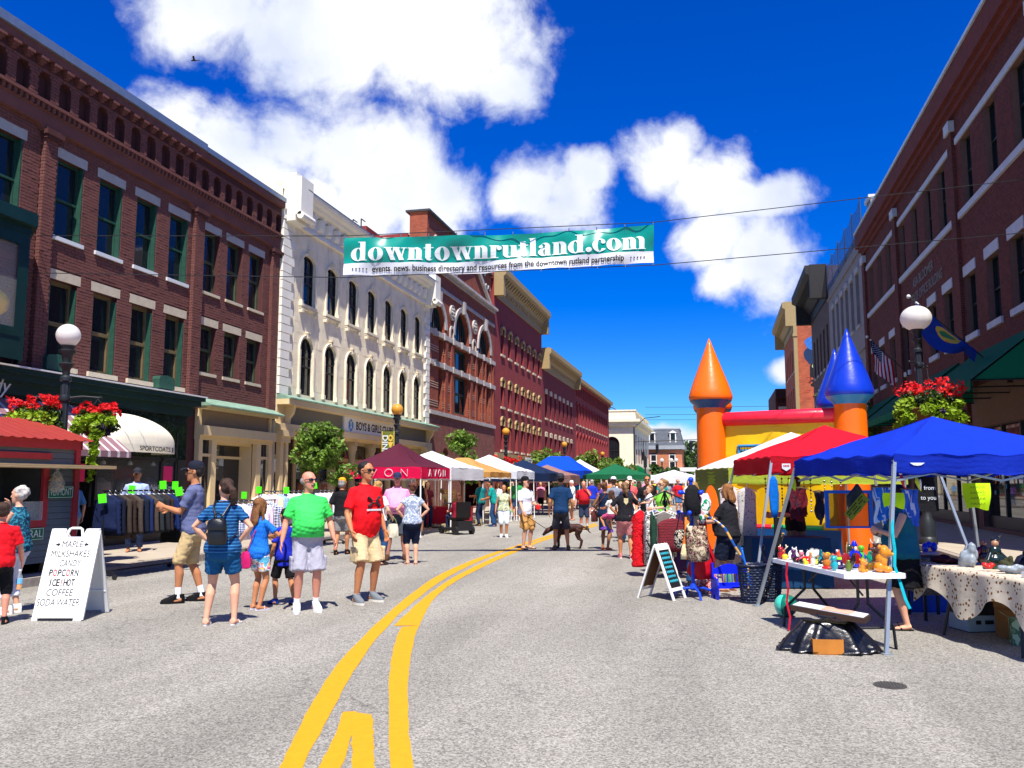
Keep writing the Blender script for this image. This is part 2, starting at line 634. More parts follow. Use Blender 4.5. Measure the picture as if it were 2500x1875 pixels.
ribbon([(1462,1272),(1560,1252),(1640,1233)],[(1470,1277),(1566,1255),(1645,1235)],'road_marking')
# small iron cover in the road
mc = thing('drain_cover','small round iron drain cover set in the asphalt','drain cover',tuple(G(2173,1674)))
q = MB()
q.lathe([(.0,.0),(.125,.0),(.125,.006),(.0,.006)],24)
q.build('cover_rim',mat('iron',(.06,.055,.05),rough=.8,var=.3,scale=20),mc)
q = MB()
for i in range(-4,5):
 wdt = math.sqrt(max(.0,.11 ** 2 - (i * .024) ** 2))
 q.box(i * .024 - .006,-wdt,.006,i * .024 + .006,wdt,.011)
tag(q.build('cover_ribs',mat('iron'  ,0),mc),kind='stuff')
# ------------------------------------------------------------------ building kit
def arc(a,b,z,rise,n=12):
 """points of an arch from (a,z) up over to (b,z)"""
 c,hw = (a + b) / 2,(b - a) / 2
 return [(c - hw * math.cos(math.pi * i / n),z + rise * math.sin(math.pi * i / n)) for i in range(n + 1)]
def facade(m,u0,u1,z0,z1,d,ops,rev,mi=0,mr=None):
 """wall in the plane x=d with recessed openings (a, b, z0, z1, rise); rise>0 arches the head"""
 mr = mi if mr is None else mr
 us = sorted({u0,u1,*[o[0] for o in ops],*[o[1] for o in ops]})
 zs = sorted({z0,z1,*[o[2] for o in ops],*[o[3] for o in ops]})
 for a,b in zip(us,us[1:]):
  run = None
  for c,e in zip(zs,zs[1:]):
   um,zm = (a + b) / 2,(c + e) / 2
   hole = any(o[0] < um < o[1] and o[2] < zm < o[3] for o in ops)
   if not hole:
    run = (run[0],e) if run else (c,e)
   if run and (hole or e == zs[-1]):
    m.poly([(d,a,run[0]),(d,b,run[0]),(d,b,run[1]),(d,a,run[1])],mi)
    run = None
 for o in ops:
  a,b,c,e = o[:4]
  rise = o[4] if len(o) > 4 else 0
  sp = e - rise
  dr = d - rev
  m.poly([(d,a,c),(dr,a,c),(dr,a,sp),(d,a,sp)],mr)
  m.poly([(dr,b,c),(d,b,c),(d,b,sp),(dr,b,sp)],mr)
  m.poly([(d,a,c),(d,b,c),(dr,b,c),(dr,a,c)],mr)
  if not rise:
   m.poly([(dr,a,e),(dr,b,e),(d,b,e),(d,a,e)],mr)
  else:
   P = arc(a,b,sp,rise)
   h = len(P) // 2
   m.poly([(d,a,e)] + [(d,u,z) for u,z in P[:h + 1]][::-1][0:] ,mi)
   m.poly([(d,b,e)] + [(d,u,z) for u,z in P[h:]][::-1],mi)
   for p,q_ in zip(P,P[1:]):
    m.poly([(d,*p),(dr,*p),(dr,*q_),(d,*q_)],mr)
def bricks(u0,u1,z0,z1,d,ops,L=.21,H=.072,gap=.011,proud=.012,sx=1,seed=1,side=False):
 """real bricks: five-sided blocks standing proud of the mortar, cut at the openings"""
 rg = np.random.default_rng(seed)
 out = []
 nrow = int((z1 - z0) / H)
 Hc = (z1 - z0) / nrow
 for r in range(nrow):
  za,zb = z0 + r * Hc + gap / 2,z0 + (r + 1) * Hc - gap / 2
  zm = (za + zb) / 2
  spans = [(u0,u1)]
  for o in ops:
   if o[2] - .01 < zm < o[3] + .01:
    a,b = o[0],o[1]
    rise = o[4] if len(o) > 4 else 0
    sp = o[3] - rise
    if rise and zm > sp:
     hw = (b - a) / 2 * math.sqrt(max(0,1 - ((zm - sp) / rise) ** 2))
     a,b = (a + b) / 2 - hw,(a + b) / 2 + hw
    ns = []
    for s_ in spans:
     if b <= s_[0] or a >= s_[1]:
      ns.append(s_)
     else:
      if a > s_[0]:
       ns.append((s_[0],a))
      if b < s_[1]:
       ns.append((b,s_[1]))
    spans = ns
  for a,b in spans:
   k = math.floor((a - u0) / L - (.5 if r % 2 else 0)) * L + u0 + (L / 2 if r % 2 else 0)
   while k < b:
    x0,x1 = max(a,k) + gap / 2,min(b,k + L) - gap / 2
    if x1 - x0 > .02:
     out.append((x0,x1,za,zb))
    k += L
 A = np.array(out)
 n = len(A)
 pr = d + proud + rg.uniform(-.004,.004,n)
 V = np.empty((n,8,3))
 for i,(xi,zi,fr) in enumerate([(0,2,0),(1,2,0),(1,3,0),(0,3,0),(0,2,1),(1,2,1),(1,3,1),(0,3,1)]):
  V[:,i,0] = (pr if fr else d - .002) * sx
  V[:,i,1] = A[:,xi]
  V[:,i,2] = A[:,zi]
 Fq = np.array([(4,5,6,7),(0,4,7,3),(5,1,2,6),(7,6,2,3),(0,1,5,4)])
 if sx < 0:
  Fq = Fq[:,::-1]
 F_ = (Fq[None] + (np.arange(n) * 8)[:,None,None]).reshape(-1,4)
 return V.reshape(-1,3),F_
def mesh_np(name,V,F_,m,parent):
 me = bpy.data.meshes.new(name)
 me.vertices.add(len(V))
 me.vertices.foreach_set('co',V.ravel())
 me.loops.add(F_.size)
 me.loops.foreach_set('vertex_index',F_.ravel().astype(np.int32))
 me.polygons.add(len(F_))
 me.polygons.foreach_set('loop_start',np.arange(0,F_.size,F_.shape[1],dtype=np.int32))
 me.update(calc_edges=True)
 me.shade_flat()
 me.materials.append(m)
 return link(name,me,parent)
m_glass = mat('window_glass',(.012,.015,.018),rough=.04,var=0,spec=.42)
m_glass2 = mat('shop_glass',(.02,.022,.024),rough=.03,var=0,spec=.6)
class Bld:
 def __init__(s,name,label,cat,loc,sx=1,rz=0.):
  s.root = thing(name,label,cat,loc,rz)
  s.sx = sx
  s.proto = {}
 def mb(s):
  return MB(s.sx)
 def part(s,name,m,mats,smooth=False,label=None,kind=None):
  o = m.build(name,mats,s.root,smooth=smooth)
  return tag(o,label,None,None,kind)
 def rep(s,name,mk,mats,spots,smooth=False):
  """one piece built once, then copied to every spot (d, u, z)"""
  o = None
  for d,u,z in spots:
   if o is None:
    m = s.mb()
    mk(m)
    o = m.build(name,mats,s.root,(d * s.sx,u,z),smooth=smooth)
    first = o
   else:
    dup(first,s.root,(d * s.sx,u,z))
 def window(s,key,spots,w,h,rise=0,rec=.16,mf=None,mg=None,fw=.06,rail=.5,bars=(0,0),topbars=None,sill=None,lintel=None,hood=None,blind=None):
  """sash windows: frame (> pane, sill, lintel / hood), origin at the middle of the opening's foot on the wall face"""
  mg = mg or m_glass
  if key not in s.proto:
   f = s.mb()
   a,b,sp = -w / 2,w / 2,h - rise
   x0,x1 = -rec,-rec + .07
   def bx(u0,z0,u1,z1,o=0.):
    f.box(x0 - o,u0,z0,x1 - o,u1,z1)
   bx(a,0,a + fw,sp)
   bx(b - fw,0,b,sp)
   bx(a + fw,0,b - fw,fw)
   if rise:
    P = arc(a,b,sp,rise,10)
    Q = arc(a + fw,b - fw,sp,max(rise - fw,.01),10)
    for i in range(10):
     f.add([(x1,*P[i]),(x1,*P[i + 1]),(x1,*Q[i + 1]),(x1,*Q[i]),(x0,*P[i]),(x0,*P[i + 1]),(x0,*Q[i + 1]),(x0,*Q[i])],
       [(0,1,2,3),(3,2,6,7)])
   else:
    bx(a + fw,h - fw,b - fw,h)
   if rail:
    bx(a + fw,h * rail - fw / 2,b - fw,h * rail + fw / 2,-.012)
   nb,nz = bars
   for i in range(nb):
    u = a + fw + (w - 2 * fw) * (i + 1) / (nb + 1)
    dz = 0
    if rise:
     dz = rise * math.sqrt(max(0,1 - (2 * u / w) ** 2))
    zb0 = fw if not topbars else h * rail + fw / 2
    bx(u - .013,zb0,u + .013,sp + dz - fw * .8,.012)
   for i in range(nz):
    z = fw + (sp - fw) * (i + 1) / (nz + 1) if not topbars else h * rail + (sp - h * rail) * (i + 1) / (nz + 1) + .05
    bx(a + fw,z - .013,b - fw,z + .013,.013)
   fo = f.build('window',mf,s.root)
   g_ = s.mb()
   gx = -rec + .02
   if rise:
    g_.poly([(gx,a + .02,.02),(gx,b - .02,.02)] + [(gx,u,z) for u,z in arc(a + .02,b - .02,sp,rise - .02,10)][::-1])
   else:
    g_.poly([(gx,a + .02,.02),(gx,b - .02,.02),(gx,b - .02,h - .02),(gx,a + .02,h - .02)])
   g_.build('pane',mg,fo)
   if blind:
    g_ = s.mb()
    g_.box(gx - .06,a + fw,h * blind[0],gx - .05,b - fw,h * blind[1])
    g_.build('blind',blind[2],fo)
   if sill:
    ex,sh,pr,ms = sill
    q_ = s.mb()
    q_.box(-rec + .075,a - ex,-sh,pr,b + ex,-.002)
    q_.build('sill',ms,fo)
   if lintel:
    ex,lh,pr,ms = lintel
    q_ = s.mb()
    q_.box(-.03,a - ex,h + .002,pr,b + ex,h + lh)
    q_.build('lintel',ms,fo)
   if hood:
    q_ = s.mb()
    hood[0](q_,a,b,sp,rise)
    q_.build('hood',hood[1],fo)
   s.proto[key] = fo
   first = True
  else:
   first = False
  pr_ = s.proto[key]
  for i,(d,u,z) in enumerate(spots):
   if first and i == 0:
    pr_.location = (d * s.sx,u,z)
   else:
    dup(pr_,s.root,(d * s.sx,u,z))
def hollow(m,u0,u1,z1,d0,d1,mi=0,z0=0.0):
 """the rest of a building's body: sides, back, roof"""
 m.poly([(d0,u0,z0),(d1,u0,z0),(d1,u0,z1),(d0,u0,z1)],mi)
 m.poly([(d0,u1,z0),(d1,u1,z0),(d1,u1,z1),(d0,u1,z1)],mi)
 m.poly([(d1,u0,z0),(d1,u1,z0),(d1,u1,z1),(d1,u0,z1)],mi)
 m.poly([(d0,u0,z1 - .25),(d1,u0,z1 - .25),(d1,u1,z1 - .25),(d0,u1,z1 - .25)],mi)
# ------------------------------------------------------------------ left side 1: brown brick block
m_br1 = mat('painted_brick','#71463f',rough=.85,var=.14,scale=2.5,island=.07,bump=.4,bscale=90)
m_mo1 = mat('painted_mortar','#4f2c2b',rough=.9,var=.2,scale=3)
m_lint = mat('grey_stone','#a8a6a2',rough=.85,var=.1,scale=4,bump=.3,bscale=80)
m_lint2 = mat('cream_stone','#c9bba2',rough=.85,var=.12,scale=4,bump=.3,bscale=80)
m_green = mat('green_paint','#264c3e',rough=.55,var=.2,scale=7,bump=.2,bscale=40)
m_dgreen = mat('dark_green_paint','#0c2f2c',rough=.45,var=.15,scale=4)
m_flash = mat('grey_metal_flashing','#8d9aa6',rough=.45,metal=.6,var=.1)
m_whitem = mat('white_flashing','#d6d8d8',rough=.5,var=.08)
Y0 = 8.0
B = Bld('brick_building','long brown painted brick block with a row of small blind arches under its roof','building',(XL,Y0,0))
U = lambda y: y - Y0
c3 = [13.85,15.62,16.94,18.27,19.6,21.12,22.35,23.58]
cA = c3[:5]
cC = c3[5:]
W = .4
opsU = [(U(c) - W,U(c) + W,6.95,8.72) for c in c3]
opsL = [(U(c) - W,U(c) + W,4.12,6.0) for c in cA[1:]] + [(U(c) - W,U(c) + W,4.66,6.0) for c in cC]
lin_ops = [(U(c) - .49,U(c) + .49,8.72,8.95) for c in c3] + [(U(c) - .49,U(c) + .49,6.0,6.22) for c in c3[1:]]
m = B.mb()
facade(m,0,U(24.85),0,9.25,-.12,opsU + opsL + [(U(9),U(20.2),.3,3.6),(U(20.75),U(24.6),.3,3.5)],.3)
hollow(m,0,U(24.85),10.8,-.12,-14)
pil = [(14.75,15.09),(20.2,20.62),(24.42,24.85)]
B.part('wall',m,m_mo1)
V,F_ = bricks(0,U(24.85),3.95,9.22,-.12,opsU + opsL + lin_ops + [(U(a),U(b),3.9,9.3) for a,b in pil],sx=1,seed=2)
tag(mesh_np('bricks',V,F_,m_br1,B.root),kind='stuff')
for a,b in pil:
 m = B.mb()
 m.box(-.118,U(a),3.6,-.012,U(b),8.95)
 m.box(-.118,U(a) - .05,8.95,.05,U(b) + .05,9.03)
 m.box(-.118,U(a) - .08,9.03,.09,U(b) + .08,9.13)
 m.box(-.118,U(a) - .03,9.13,.03,U(b) + .03,9.2)
 p_ = B.part('pilaster',m,m_mo1)
 V,F_ = bricks(U(a),U(b),3.6,8.95,-.012,[],L=.21,sx=1,seed=int(a * 7))
 V2,F2 = bricks(-.11,0.,3.6,8.95,0,[],L=.12,seed=5)
 V2 = V2[:,[1,0,2]] * np.array([1,-1,1]) + np.array([-.0,U(a),0])
 tag(mesh_np('bricks',np.vstack([V,V2]),np.vstack([F_,F2 + len(V)]),m_br1,p_),kind='stuff')
# arched panel heads: frieze with rounded lower corners
m = B.mb()
edges = [U(13.0),U(14.75),U(15.09),U(20.2),U(20.62),U(24.42)]
m.box(-.118,0,9.22,0,U(24.85),9.52)
for a,b in [(U(9),U(14.75)),(U(15.09),U(20.2)),(U(20.62),U(24.42))]:
 r = .36
 for side,u in ((1,a),(-1,b)):
  P = [(u,9.225)] + [(u + side * r * (1 - math.cos(t)),9.225 - r * (1 - math.sin(t))) for t in [math.pi / 2 * k / 7 for k in range(8)]]
  m.prism([(q[0],q[1]) for q in P],'x',-.118,-.003)
B.part('frieze',m,m_br1)
m = B.mb()
u = .05
while u < U(24.8):
 m.box(-.0,u,9.53,.07,u + .075,9.64)
 u += .15
m.box(-.02,0,9.64,.10,U(24.85),9.70)
m.box(-.02,0,9.505,.03,U(24.85),9.53)
tag(B.part('dentil_course',m,m_br1),kind='stuff')
nich = [(U(13.41 + .592 * k) - .17,U(13.41 + .592 * k) + .17,9.76,10.36,.17) for k in range(-8,20) if 13.41 + .592 * k < 24.7]
m = B.mb()
facade(m,0,U(24.85),9.70,10.8,-.002,nich,.15)
m.poly([(-.15,0,9.7),(-.15,U(24.85),9.7),(-.15,U(24.85),10.5),(-.15,0,10.5)])
B.part('arcade_wall',m,m_mo1)
V,F_ = bricks(0,U(24.85),9.70,10.42,-.002,nich,sx=1,seed=9,L=.2)
tag(mesh_np('bricks',V,F_,m_br1,B.root),kind='stuff')
def corbel(m):
 m.box(0,-.05,0,.07,.05,.05)
 m.box(0,-.075,.05,.11,.075,.10)
 m.box(0,-.10,.10,.15,.10,.17)
B.rep('corbel',corbel,m_br1,[(0,U(12.2) + .37 * k,10.44) for k in range(22)])
m = B.mb()
m.box(-.1,0,10.615,.13,U(24.85),10.8)
B.part('parapet',m,m_br1)
m = B.mb()
m.box(-.3,0,10.802,.19,U(20.3),11.0)
m.box(-.3,U(20.3),10.802,.17,U(24.85),10.95)
B.part('roof_flashing',m,m_flash)
m = B.mb()
m.prism([(U(24.2),10.95),(U(24.7),10.95),(U(24.45),11.25),(U(24.3),11.25)],'x',-1.0,-.5)
B.part('roof_vent',m,m_flash)
m_dark = mat('dark_interior',(.012,.011,.011),rough=1,var=0)
m_drape = mat('window_blind','#8c8b82',rough=.9,var=.05)
B.window('a',[(-.12,U(c),6.95) for c in cA],.8,1.77,rec=.2,mf=m_green,fw=.05,rail=.5,sill=(.07,.09,.06,m_whitem),lintel=(.09,.225,.012,m_lint))
B.window('b',[(-.12,U(c),6.95) for c in cC],.8,1.77,rec=.22,mf=mat('olive_green_paint','#454f38',rough=.6),fw=.075,rail=.52,sill=(.06,.08,.06,m_lint2),lintel=(.09,.225,.012,m_lint))
B.window('c',[(-.12,U(c),4.12) for c in cA[1:]],.8,1.88,rec=.22,mf=mat('brown_sash','#6d5d3f',rough=.6),fw=.085,rail=.5,sill=(.09,.11,.07,m_lint2),lintel=(.09,.22,.012,m_lint2))
B.window('d',[(-.12,U(c),4.66) for c in cC],.8,1.34,rec=.22,mf=mat('olive_green_paint',0),fw=.075,rail=.5,sill=(.05,.09,.05,m_lint2),lintel=(.09,.22,.012,m_lint2))
# green reveals: casing boards on the jambs of the upper windows
B.rep('casing',lambda q: q.box(-.3,-.402,0,-.125,-.37,1.77) and q.box(-.3,.37,0,-.125,.398,1.77),m_green,[(0,U(c),6.953) for c in cA] + [(0,U(c),4.123) for c in cA[1:]])
# green oriel at the near end
m = B.mb()
ori = [(U(11.2),-.1),(U(11.8),.75),(U(13.7),.75),(U(14.35),-.1)]
for (ua,da),(ub,db) in zip(ori,ori[1:]):
 def PT(t,z,off=0.):
  return (da + (db - da) * t + off,ua + (ub - ua) * t,z)
 for z0,z1,t0,t1 in [(3.95,4.5,0,1),(6.2,6.6,0,1),(4.5,6.2,0,.14),(4.5,6.2,.86,1)]:
  m.poly([PT(t0,z0),PT(t1,z0),PT(t1,z1),PT(t0,z1)])
 m.poly([PT(.1,4.47,.03),PT(.9,4.47,.03),PT(.9,4.56,.03),PT(.1,4.56,.03)])
m.prism([(a_[1] + (.16 if a_[1] > 0 else .1),a_[0] + (.0 if a_[1] > 0 else (.12 if a_[0] > U(13) else -.12))) for a_ in ori],'z',6.6,6.85)
m.prism([(a_[1] + (.02 if a_[1] > 0 else 0),a_[0]) for a_ in ori],'z',6.45,6.6)
oo = B.part('oriel',m,m_dgreen)
m = B.mb()
for (ua,da),(ub,db) in zip(ori,ori[1:]):
 P1 = lambda t,z: (da + (db - da) * t - .05,ua + (ub - ua) * t,z)
 m.poly([P1(.1,4.5),P1(.9,4.5),P1(.9,6.2),P1(.1,6.2)])
m.build('oriel_glass',mat('clear_glass',(.8,.85,.85),rough=.02,var=0,alpha=.16,spec=.6),oo)
m = B.mb()
m.poly([(-.2,U(11.2),4),(-.2,U(14.3),4),(-.2,U(14.3),6.5),(-.2,U(11.2),6.5)])
m.build('oriel_back',mat('oriel_room','#59564e',rough=.95),oo)
for k,(u_,z_,r_,cc) in enumerate(((13.35,5.05,.26,'#e8b81c'),(13.2,5.4,.16,'#c03048'),(12.9,4.9,.22,'#d8d4d8'))):
 m = B.mb()
 m.ball((.35,U(u_),z_),r_,14,10)
 m.build('window_ornament',mat('ornament%d' % k,cc),oo,smooth='all')
# storefront of the brown block
m = B.mb()
m.box(-.1,U(8.2),3.36,.12,U(20.25),3.62)
m.box(-.1,U(8.2),3.62,.32,U(20.3),3.76)
m.box(-.1,U(8.2),3.76,.42,U(20.35),3.86)
B.part('shop_cornice',m,m_dgreen)
m = B.mb()
m.prism([(-.1,3.863),(.46,3.863),(.46,3.895),(-.1,3.985)],'y',U(8.2),U(20.38))
B.part('cornice_flashing',m,m_whitem)
for u_ in (U(15.35),U(19.1)):
 m = B.mb()
 m.prism([(u_ - .32,3.99),(u_ + .32,3.99),(u_ + .32,4.22),(u_ + .28,4.3),(u_,4.34),(u_ - .28,4.3),(u_ - .32,4.22)],'x',-.11,.1)
 B.part('cornice_block',m,m_green)
m = B.mb()
m.box(-.12,U(8.5),2.9,.02,U(14.6),3.36)
B.part('shop_sign',m,mat('shop_sign_paint','#0a1d26',rough=.3,var=.05))
m_lettw = mat('white_lettering','#cfd6d8',rough=.6,var=.03)
lettering('edy',.42,m_lettw,B.root,(.135,U(13.75),3.49),(0,1,0),(0,0,1),shear=.3,bold=.004)
m = B.mb()
m.box(-.15,U(14.62),2.2,-.02,U(20.2),3.36)
B.part('marble_panel',m,mat('dark_marble',(.012,.02,.018),rough=.15,var=.5,scale=7,spec=.5,pat=('splotch','#07110f','#202f2c',9.)))
# display windows, door recess, interior
m = B.mb()
m.box(-.15,U(19.85),0,.0,U(20.2),2.2)
m.box(-.12,U(8.5),.0,-.02,U(14.3),.55)
m.box(-.12,U(16.8),.0,-.02,U(19.8),.5)
for u_ in (10.4,12.4,14.3,16.0,16.85,19.2,19.8):
 m.box(-.1,U(u_) - .035,.5,-.01,U(u_) + .035,2.9)
m.box(-.1,U(8.5),2.15,-.01,U(19.8),2.24)
B.part('shop_frame',m,mat('black_frame',(.02,.02,.02),rough=.4))
m = B.mb()
m.poly([(-.06,U(8.5),.5),(-.06,U(14.3),.5),(-.06,U(14.3),2.9),(-.06,U(8.5),2.9)])
m.poly([(-.06,U(16.85),.5),(-.06,U(19.8),.5),(-.06,U(19.8),2.2),(-.06,U(16.85),2.2)])
B.part('shop_glass',m,mat('clear_shop_glass',(.3,.32,.32),rough=.02,var=0,alpha=.22,spec=.6))
m = B.mb()
m.poly([(-2.2,U(8.2),0),(-2.2,U(20.2),0),(-2.2,U(20.2),3.4),(-2.2,U(8.2),3.4)])
m.poly([(-2.2,U(8.2),.15),(-.05,U(8.2),.15),(-.05,U(20.2),.15),(-2.2,U(20.2),.15)])
m.poly([(-2.2,U(8.2),3.0),(-.15,U(8.2),3.0),(-.15,U(20.2),3.0),(-2.2,U(20.2),3.0)])
m.poly([(-2.2,U(20.2),0),(-.1,U(20.2),0),(-.1,U(20.2),3.4),(-2.2,U(20.2),3.4)])
B.part('shop_interior',m,mat('shop_interior',(.05,.045,.04),rough=1))
for u_,dd in ((17.4,-.35),(18.35,-.35),(19.25,-.4)):          # shirts on forms and spot lamps in the display
 q = B.mb()
 q.lathe([(.05,.5),(.13,.55),(.17,.9),(.2,1.15),(.19,1.3),(.08,1.38),(.04,1.42)],14,(dd,U(u_),.3),sy=1.25)
 q.tube([(dd,U(u_) - .23,1.58),(dd,U(u_) - .3,1.3),(dd,U(u_) - .29,1.05)],[.08,.07,.06])
 q.tube([(dd,U(u_) + .23,1.58),(dd,U(u_) + .3,1.3),(dd,U(u_) + .29,1.05)],[.08,.07,.06])
 B.part('display_shirt',q,cloth('display_shirt_grey','#6f6a68'),smooth=True)
 q = B.mb()
 q.tube([(-.3,U(u_),2.35),(-.3,U(u_),2.15)],.012)
 q.lathe([(.02,.1),(.05,.06),(.06,0),(.0,0)],10,(-.3,U(u_),2.03))
 B.part('spot_lamp',q,m_whitem)
m_pink = mat('pink_card','#e02a66',rough=.8,var=.03)
for u_,w_ in ((16.25,.5),(19.5,.38)):
 q = B.mb()
 q.box(-.045,U(u_) - w_ / 2,1.62,-.04,U(u_) + w_ / 2,2.02)
 B.part('pink_notice',q,m_pink)
lettering('McNeil & Reedy',.2,m_lettw,B.root,(-.03,U(19.2),1.47),(0,1,0),(0,0,1),shear=.35)
# tan shopfront of the near brown block
m_tan = mat('tan_paint','#d8bf8e',rough=.7,var=.06,scale=3)
m_tan2 = mat('brown_panel_paint','#8f7a60',rough=.7,var=.05)
m_cop = mat('verdigris_copper','#7d9a86',rough=.7,var=.25,scale=5)
m = B.mb()
a,b = U(20.66),U(24.62)
m.box(-.1,a,2.9,.2,b,3.16)
m.box(-.1,a,3.16,.02,a + .14,3.62)
m.box(-.1,b - .14,3.16,.02,b,3.62)
m.box(-.1,a,3.62,.25,b,3.7)
m.box(-.1,a,2.78,.08,b,2.9)
for u0_,u1_ in ((a,a + .18),(a + .62,a + .86),(b - .95,b - .68),(b - .2,b)):
 m.box(-.08,u0_,0,.06,u1_,2.78)
m.box(-.1,a + .18,.0,.03,a + .62,.6)
m.box(-.1,b - .68,.0,.03,b - .2,.6)
m.box(-.1,a + .18,2.32,.03,a + .62,2.4)
m.box(-.1,b - .68,2.32,.03,b - .2,2.4)
m.box(-.55,a + .86,2.30,-.45,b - .95,2.38)
m.box(-.55,a + .86,0,-.45,b - .95,.7)
m.box(-.55,a + .86,.7,-.1,a + .9,2.78)
m.box(-.55,b - .99,.7,-.1,b - .95,2.78)
m.box(-.56,a + .86,2.7,-.1,b - .95,2.78)
B.part('tan_shopfront',m,m_tan)
m = B.mb()
m.box(-.1,a + .14,3.16,-.03,b - .14,3.62)
B.part('fascia_panel',m,m_tan2)
m = B.mb()
m.prism([(-.1,3.7),(.42,3.7),(.42,3.73),(-.1,3.95)],'y',a - .04,b + .1)
B.part('shopfront_hood',m,m_cop)
m = B.mb()
m.poly([(-.5,a + .9,.7),(-.5,b - .99,.7),(-.5,b - .99,2.7),(-.5,a + .9,2.7)])
m.poly([(-.04,a + .18,.6),(-.04,a + .62,.6),(-.04,a + .62,2.78),(-.04,a + .18,2.78)])
m.poly([(-.04,b - .68,.6),(-.04,b - .2,.6),(-.04,b - .2,2.78),(-.04,b - .68,2.78)])
B.part('shop_glass',m,m_glass2)
# awnings (fixed to the shop front)
m_cream = cloth('cream_awning_canvas','#efe6cc',bump=.15,bscale=12,var=.04)
m = B.mb()
def shell(t,s_):
 th = math.pi * t
 w,dep,h = 1.5,1.05,.78
 sn = math.sin(th) ** .75
 ph = s_ * math.pi / 2
 return (-.02 + dep * math.sin(ph) * (sn ** .5 if s_ > 0 else 1),U(17.25) - w * math.cos(th),2.46 + h * sn * math.cos(ph) ** .75)
m.grid(shell,40,12)
aw = B.part('cream_awning',m,m_cream,smooth='all')
m = B.mb()
def val(t,s_):
 p = shell(t,1)
 return (p[0] + .004,p[1],2.46 - .17 * s_)
m.grid(val,60,1)
m.build('valance',m_cream,aw,smooth='all')
m_black = mat('black_lettering',(.012,.012,.014),rough=.7,var=0)
va_p = shell(.62,1)
lettering('SPORTCOATS',.15,m_black,aw,(shell(.5,1)[0] + .03,U(17.45),2.375),(-.06,1,0),(0,0,1),width=1.22,bold=.003)
lettering('SHOES',.14,m_black,aw,(shell(.85,1)[0] + .05,U(18.58),2.375),(-.62,1,0),(0,0,1),bold=.003,width=.4)
for k in range(3):
 q = B.mb()
 q.tube([(0,-.03 + .03 * k,-.05),(0,.03 - .02 * k,.0),(0,-.02 + .02 * k,.055)],.008,6)
 q.build('monogram',m_black,aw,(shell(.72,1)[0] + .06,U(18.18),2.375))
m = B.mb()
def stripe_aw(t,s_):
 return (-.02 + 1.3 * s_,U(9.5) + (U(16.3) - U(9.5)) * t,3.3 - 1.03 * s_ - .015 * math.sin(math.pi * s_))
m.grid(stripe_aw,24,6)
m.box(1.26,U(9.5),2.14,1.29,U(16.3),2.265)
B.part('striped_awning',m,cloth('striped_canvas','#8d6a70',pat=('stripe','#cfc4c2',3.4,'Y',.72),bump=.2),smooth=True)
m = B.mb()
for u_ in (9.6,12.9,16.25):
 m.bar((0,U(u_),2.1),(1.27,U(u_),2.2),.03)
B.part('awning_arm',m,m_flash)
# ------------------------------------------------------------------ left side 2: white stone block
m_wh = mat('weathered_white_stone','#f2e4c4',rough=.85,var=.12,scale=1.6,bump=.35,bscale=30)
def stains(m,col=(.22,.21,.2),amt=.5,lo=.52):
 nt = m.node_tree
 b = nt.nodes['Principled BSDF']
 src = b.inputs['Base Color'].links[0].from_socket
 tc = nt.nodes.new('ShaderNodeTexCoord')
 mp = nt.nodes.new('ShaderNodeMapping')
 mp.inputs['Scale'].default_value = (1,1,.38)
 nt.links.new(tc.outputs['Object'],mp.inputs[0])
 n = nt.nodes.new('ShaderNodeTexNoise')
 n.inputs['Scale'].default_value = 1.9
 n.inputs['Detail'].default_value = 9
 n.inputs['Roughness'].default_value = .72
 nt.links.new(mp.outputs[0],n.inputs['Vector'])
 r = nt.nodes.new('ShaderNodeMapRange')
 r.inputs['From Min'].default_value = lo
 r.inputs['From Max'].default_value = lo + .2
 r.inputs['To Max'].default_value = amt
 nt.links.new(n.outputs['Fac'],r.inputs['Value'])
 nt.links.new(_mix(nt,r.outputs[0],src,col),b.inputs['Base Color'])
stains(m_wh,(.27,.25,.22),amt=.5,lo=.5)
m_wh2 = mat('cream_stone_trim','#e3d6bb',rough=.8,var=.14,scale=3,bump=.25,bscale=40)
stains(m_wh2,(.33,.25,.16),.45,.55)
m_wh3 = mat('clean_white_stone','#e9e4d6',rough=.75,var=.06,scale=2)
m_blackf = mat('black_sash',(.018,.018,.02),rough=.4,var=0)
Y0 = 24.88
B = Bld('stone_building','white stained stone block with tall arched windows and a club sign on its shop front','building',(XL,Y0,0))
cw = [26.85 + 1.875 * k for k in range(7)]
o3 = [(U(c) - .45,U(c) + .45,7.72,9.5,.22) for c in cw]
o2 = [(U(c) - .48,U(c) + .48,4.6,6.6,.46) for c in cw]
m = B.mb()
facade(m,0,U(39.72),4.35,10.3,0,o3 + o2,.32)
hollow(m,0,U(39.72),11.6,0,-14)
B.part('wall',m,m_wh)
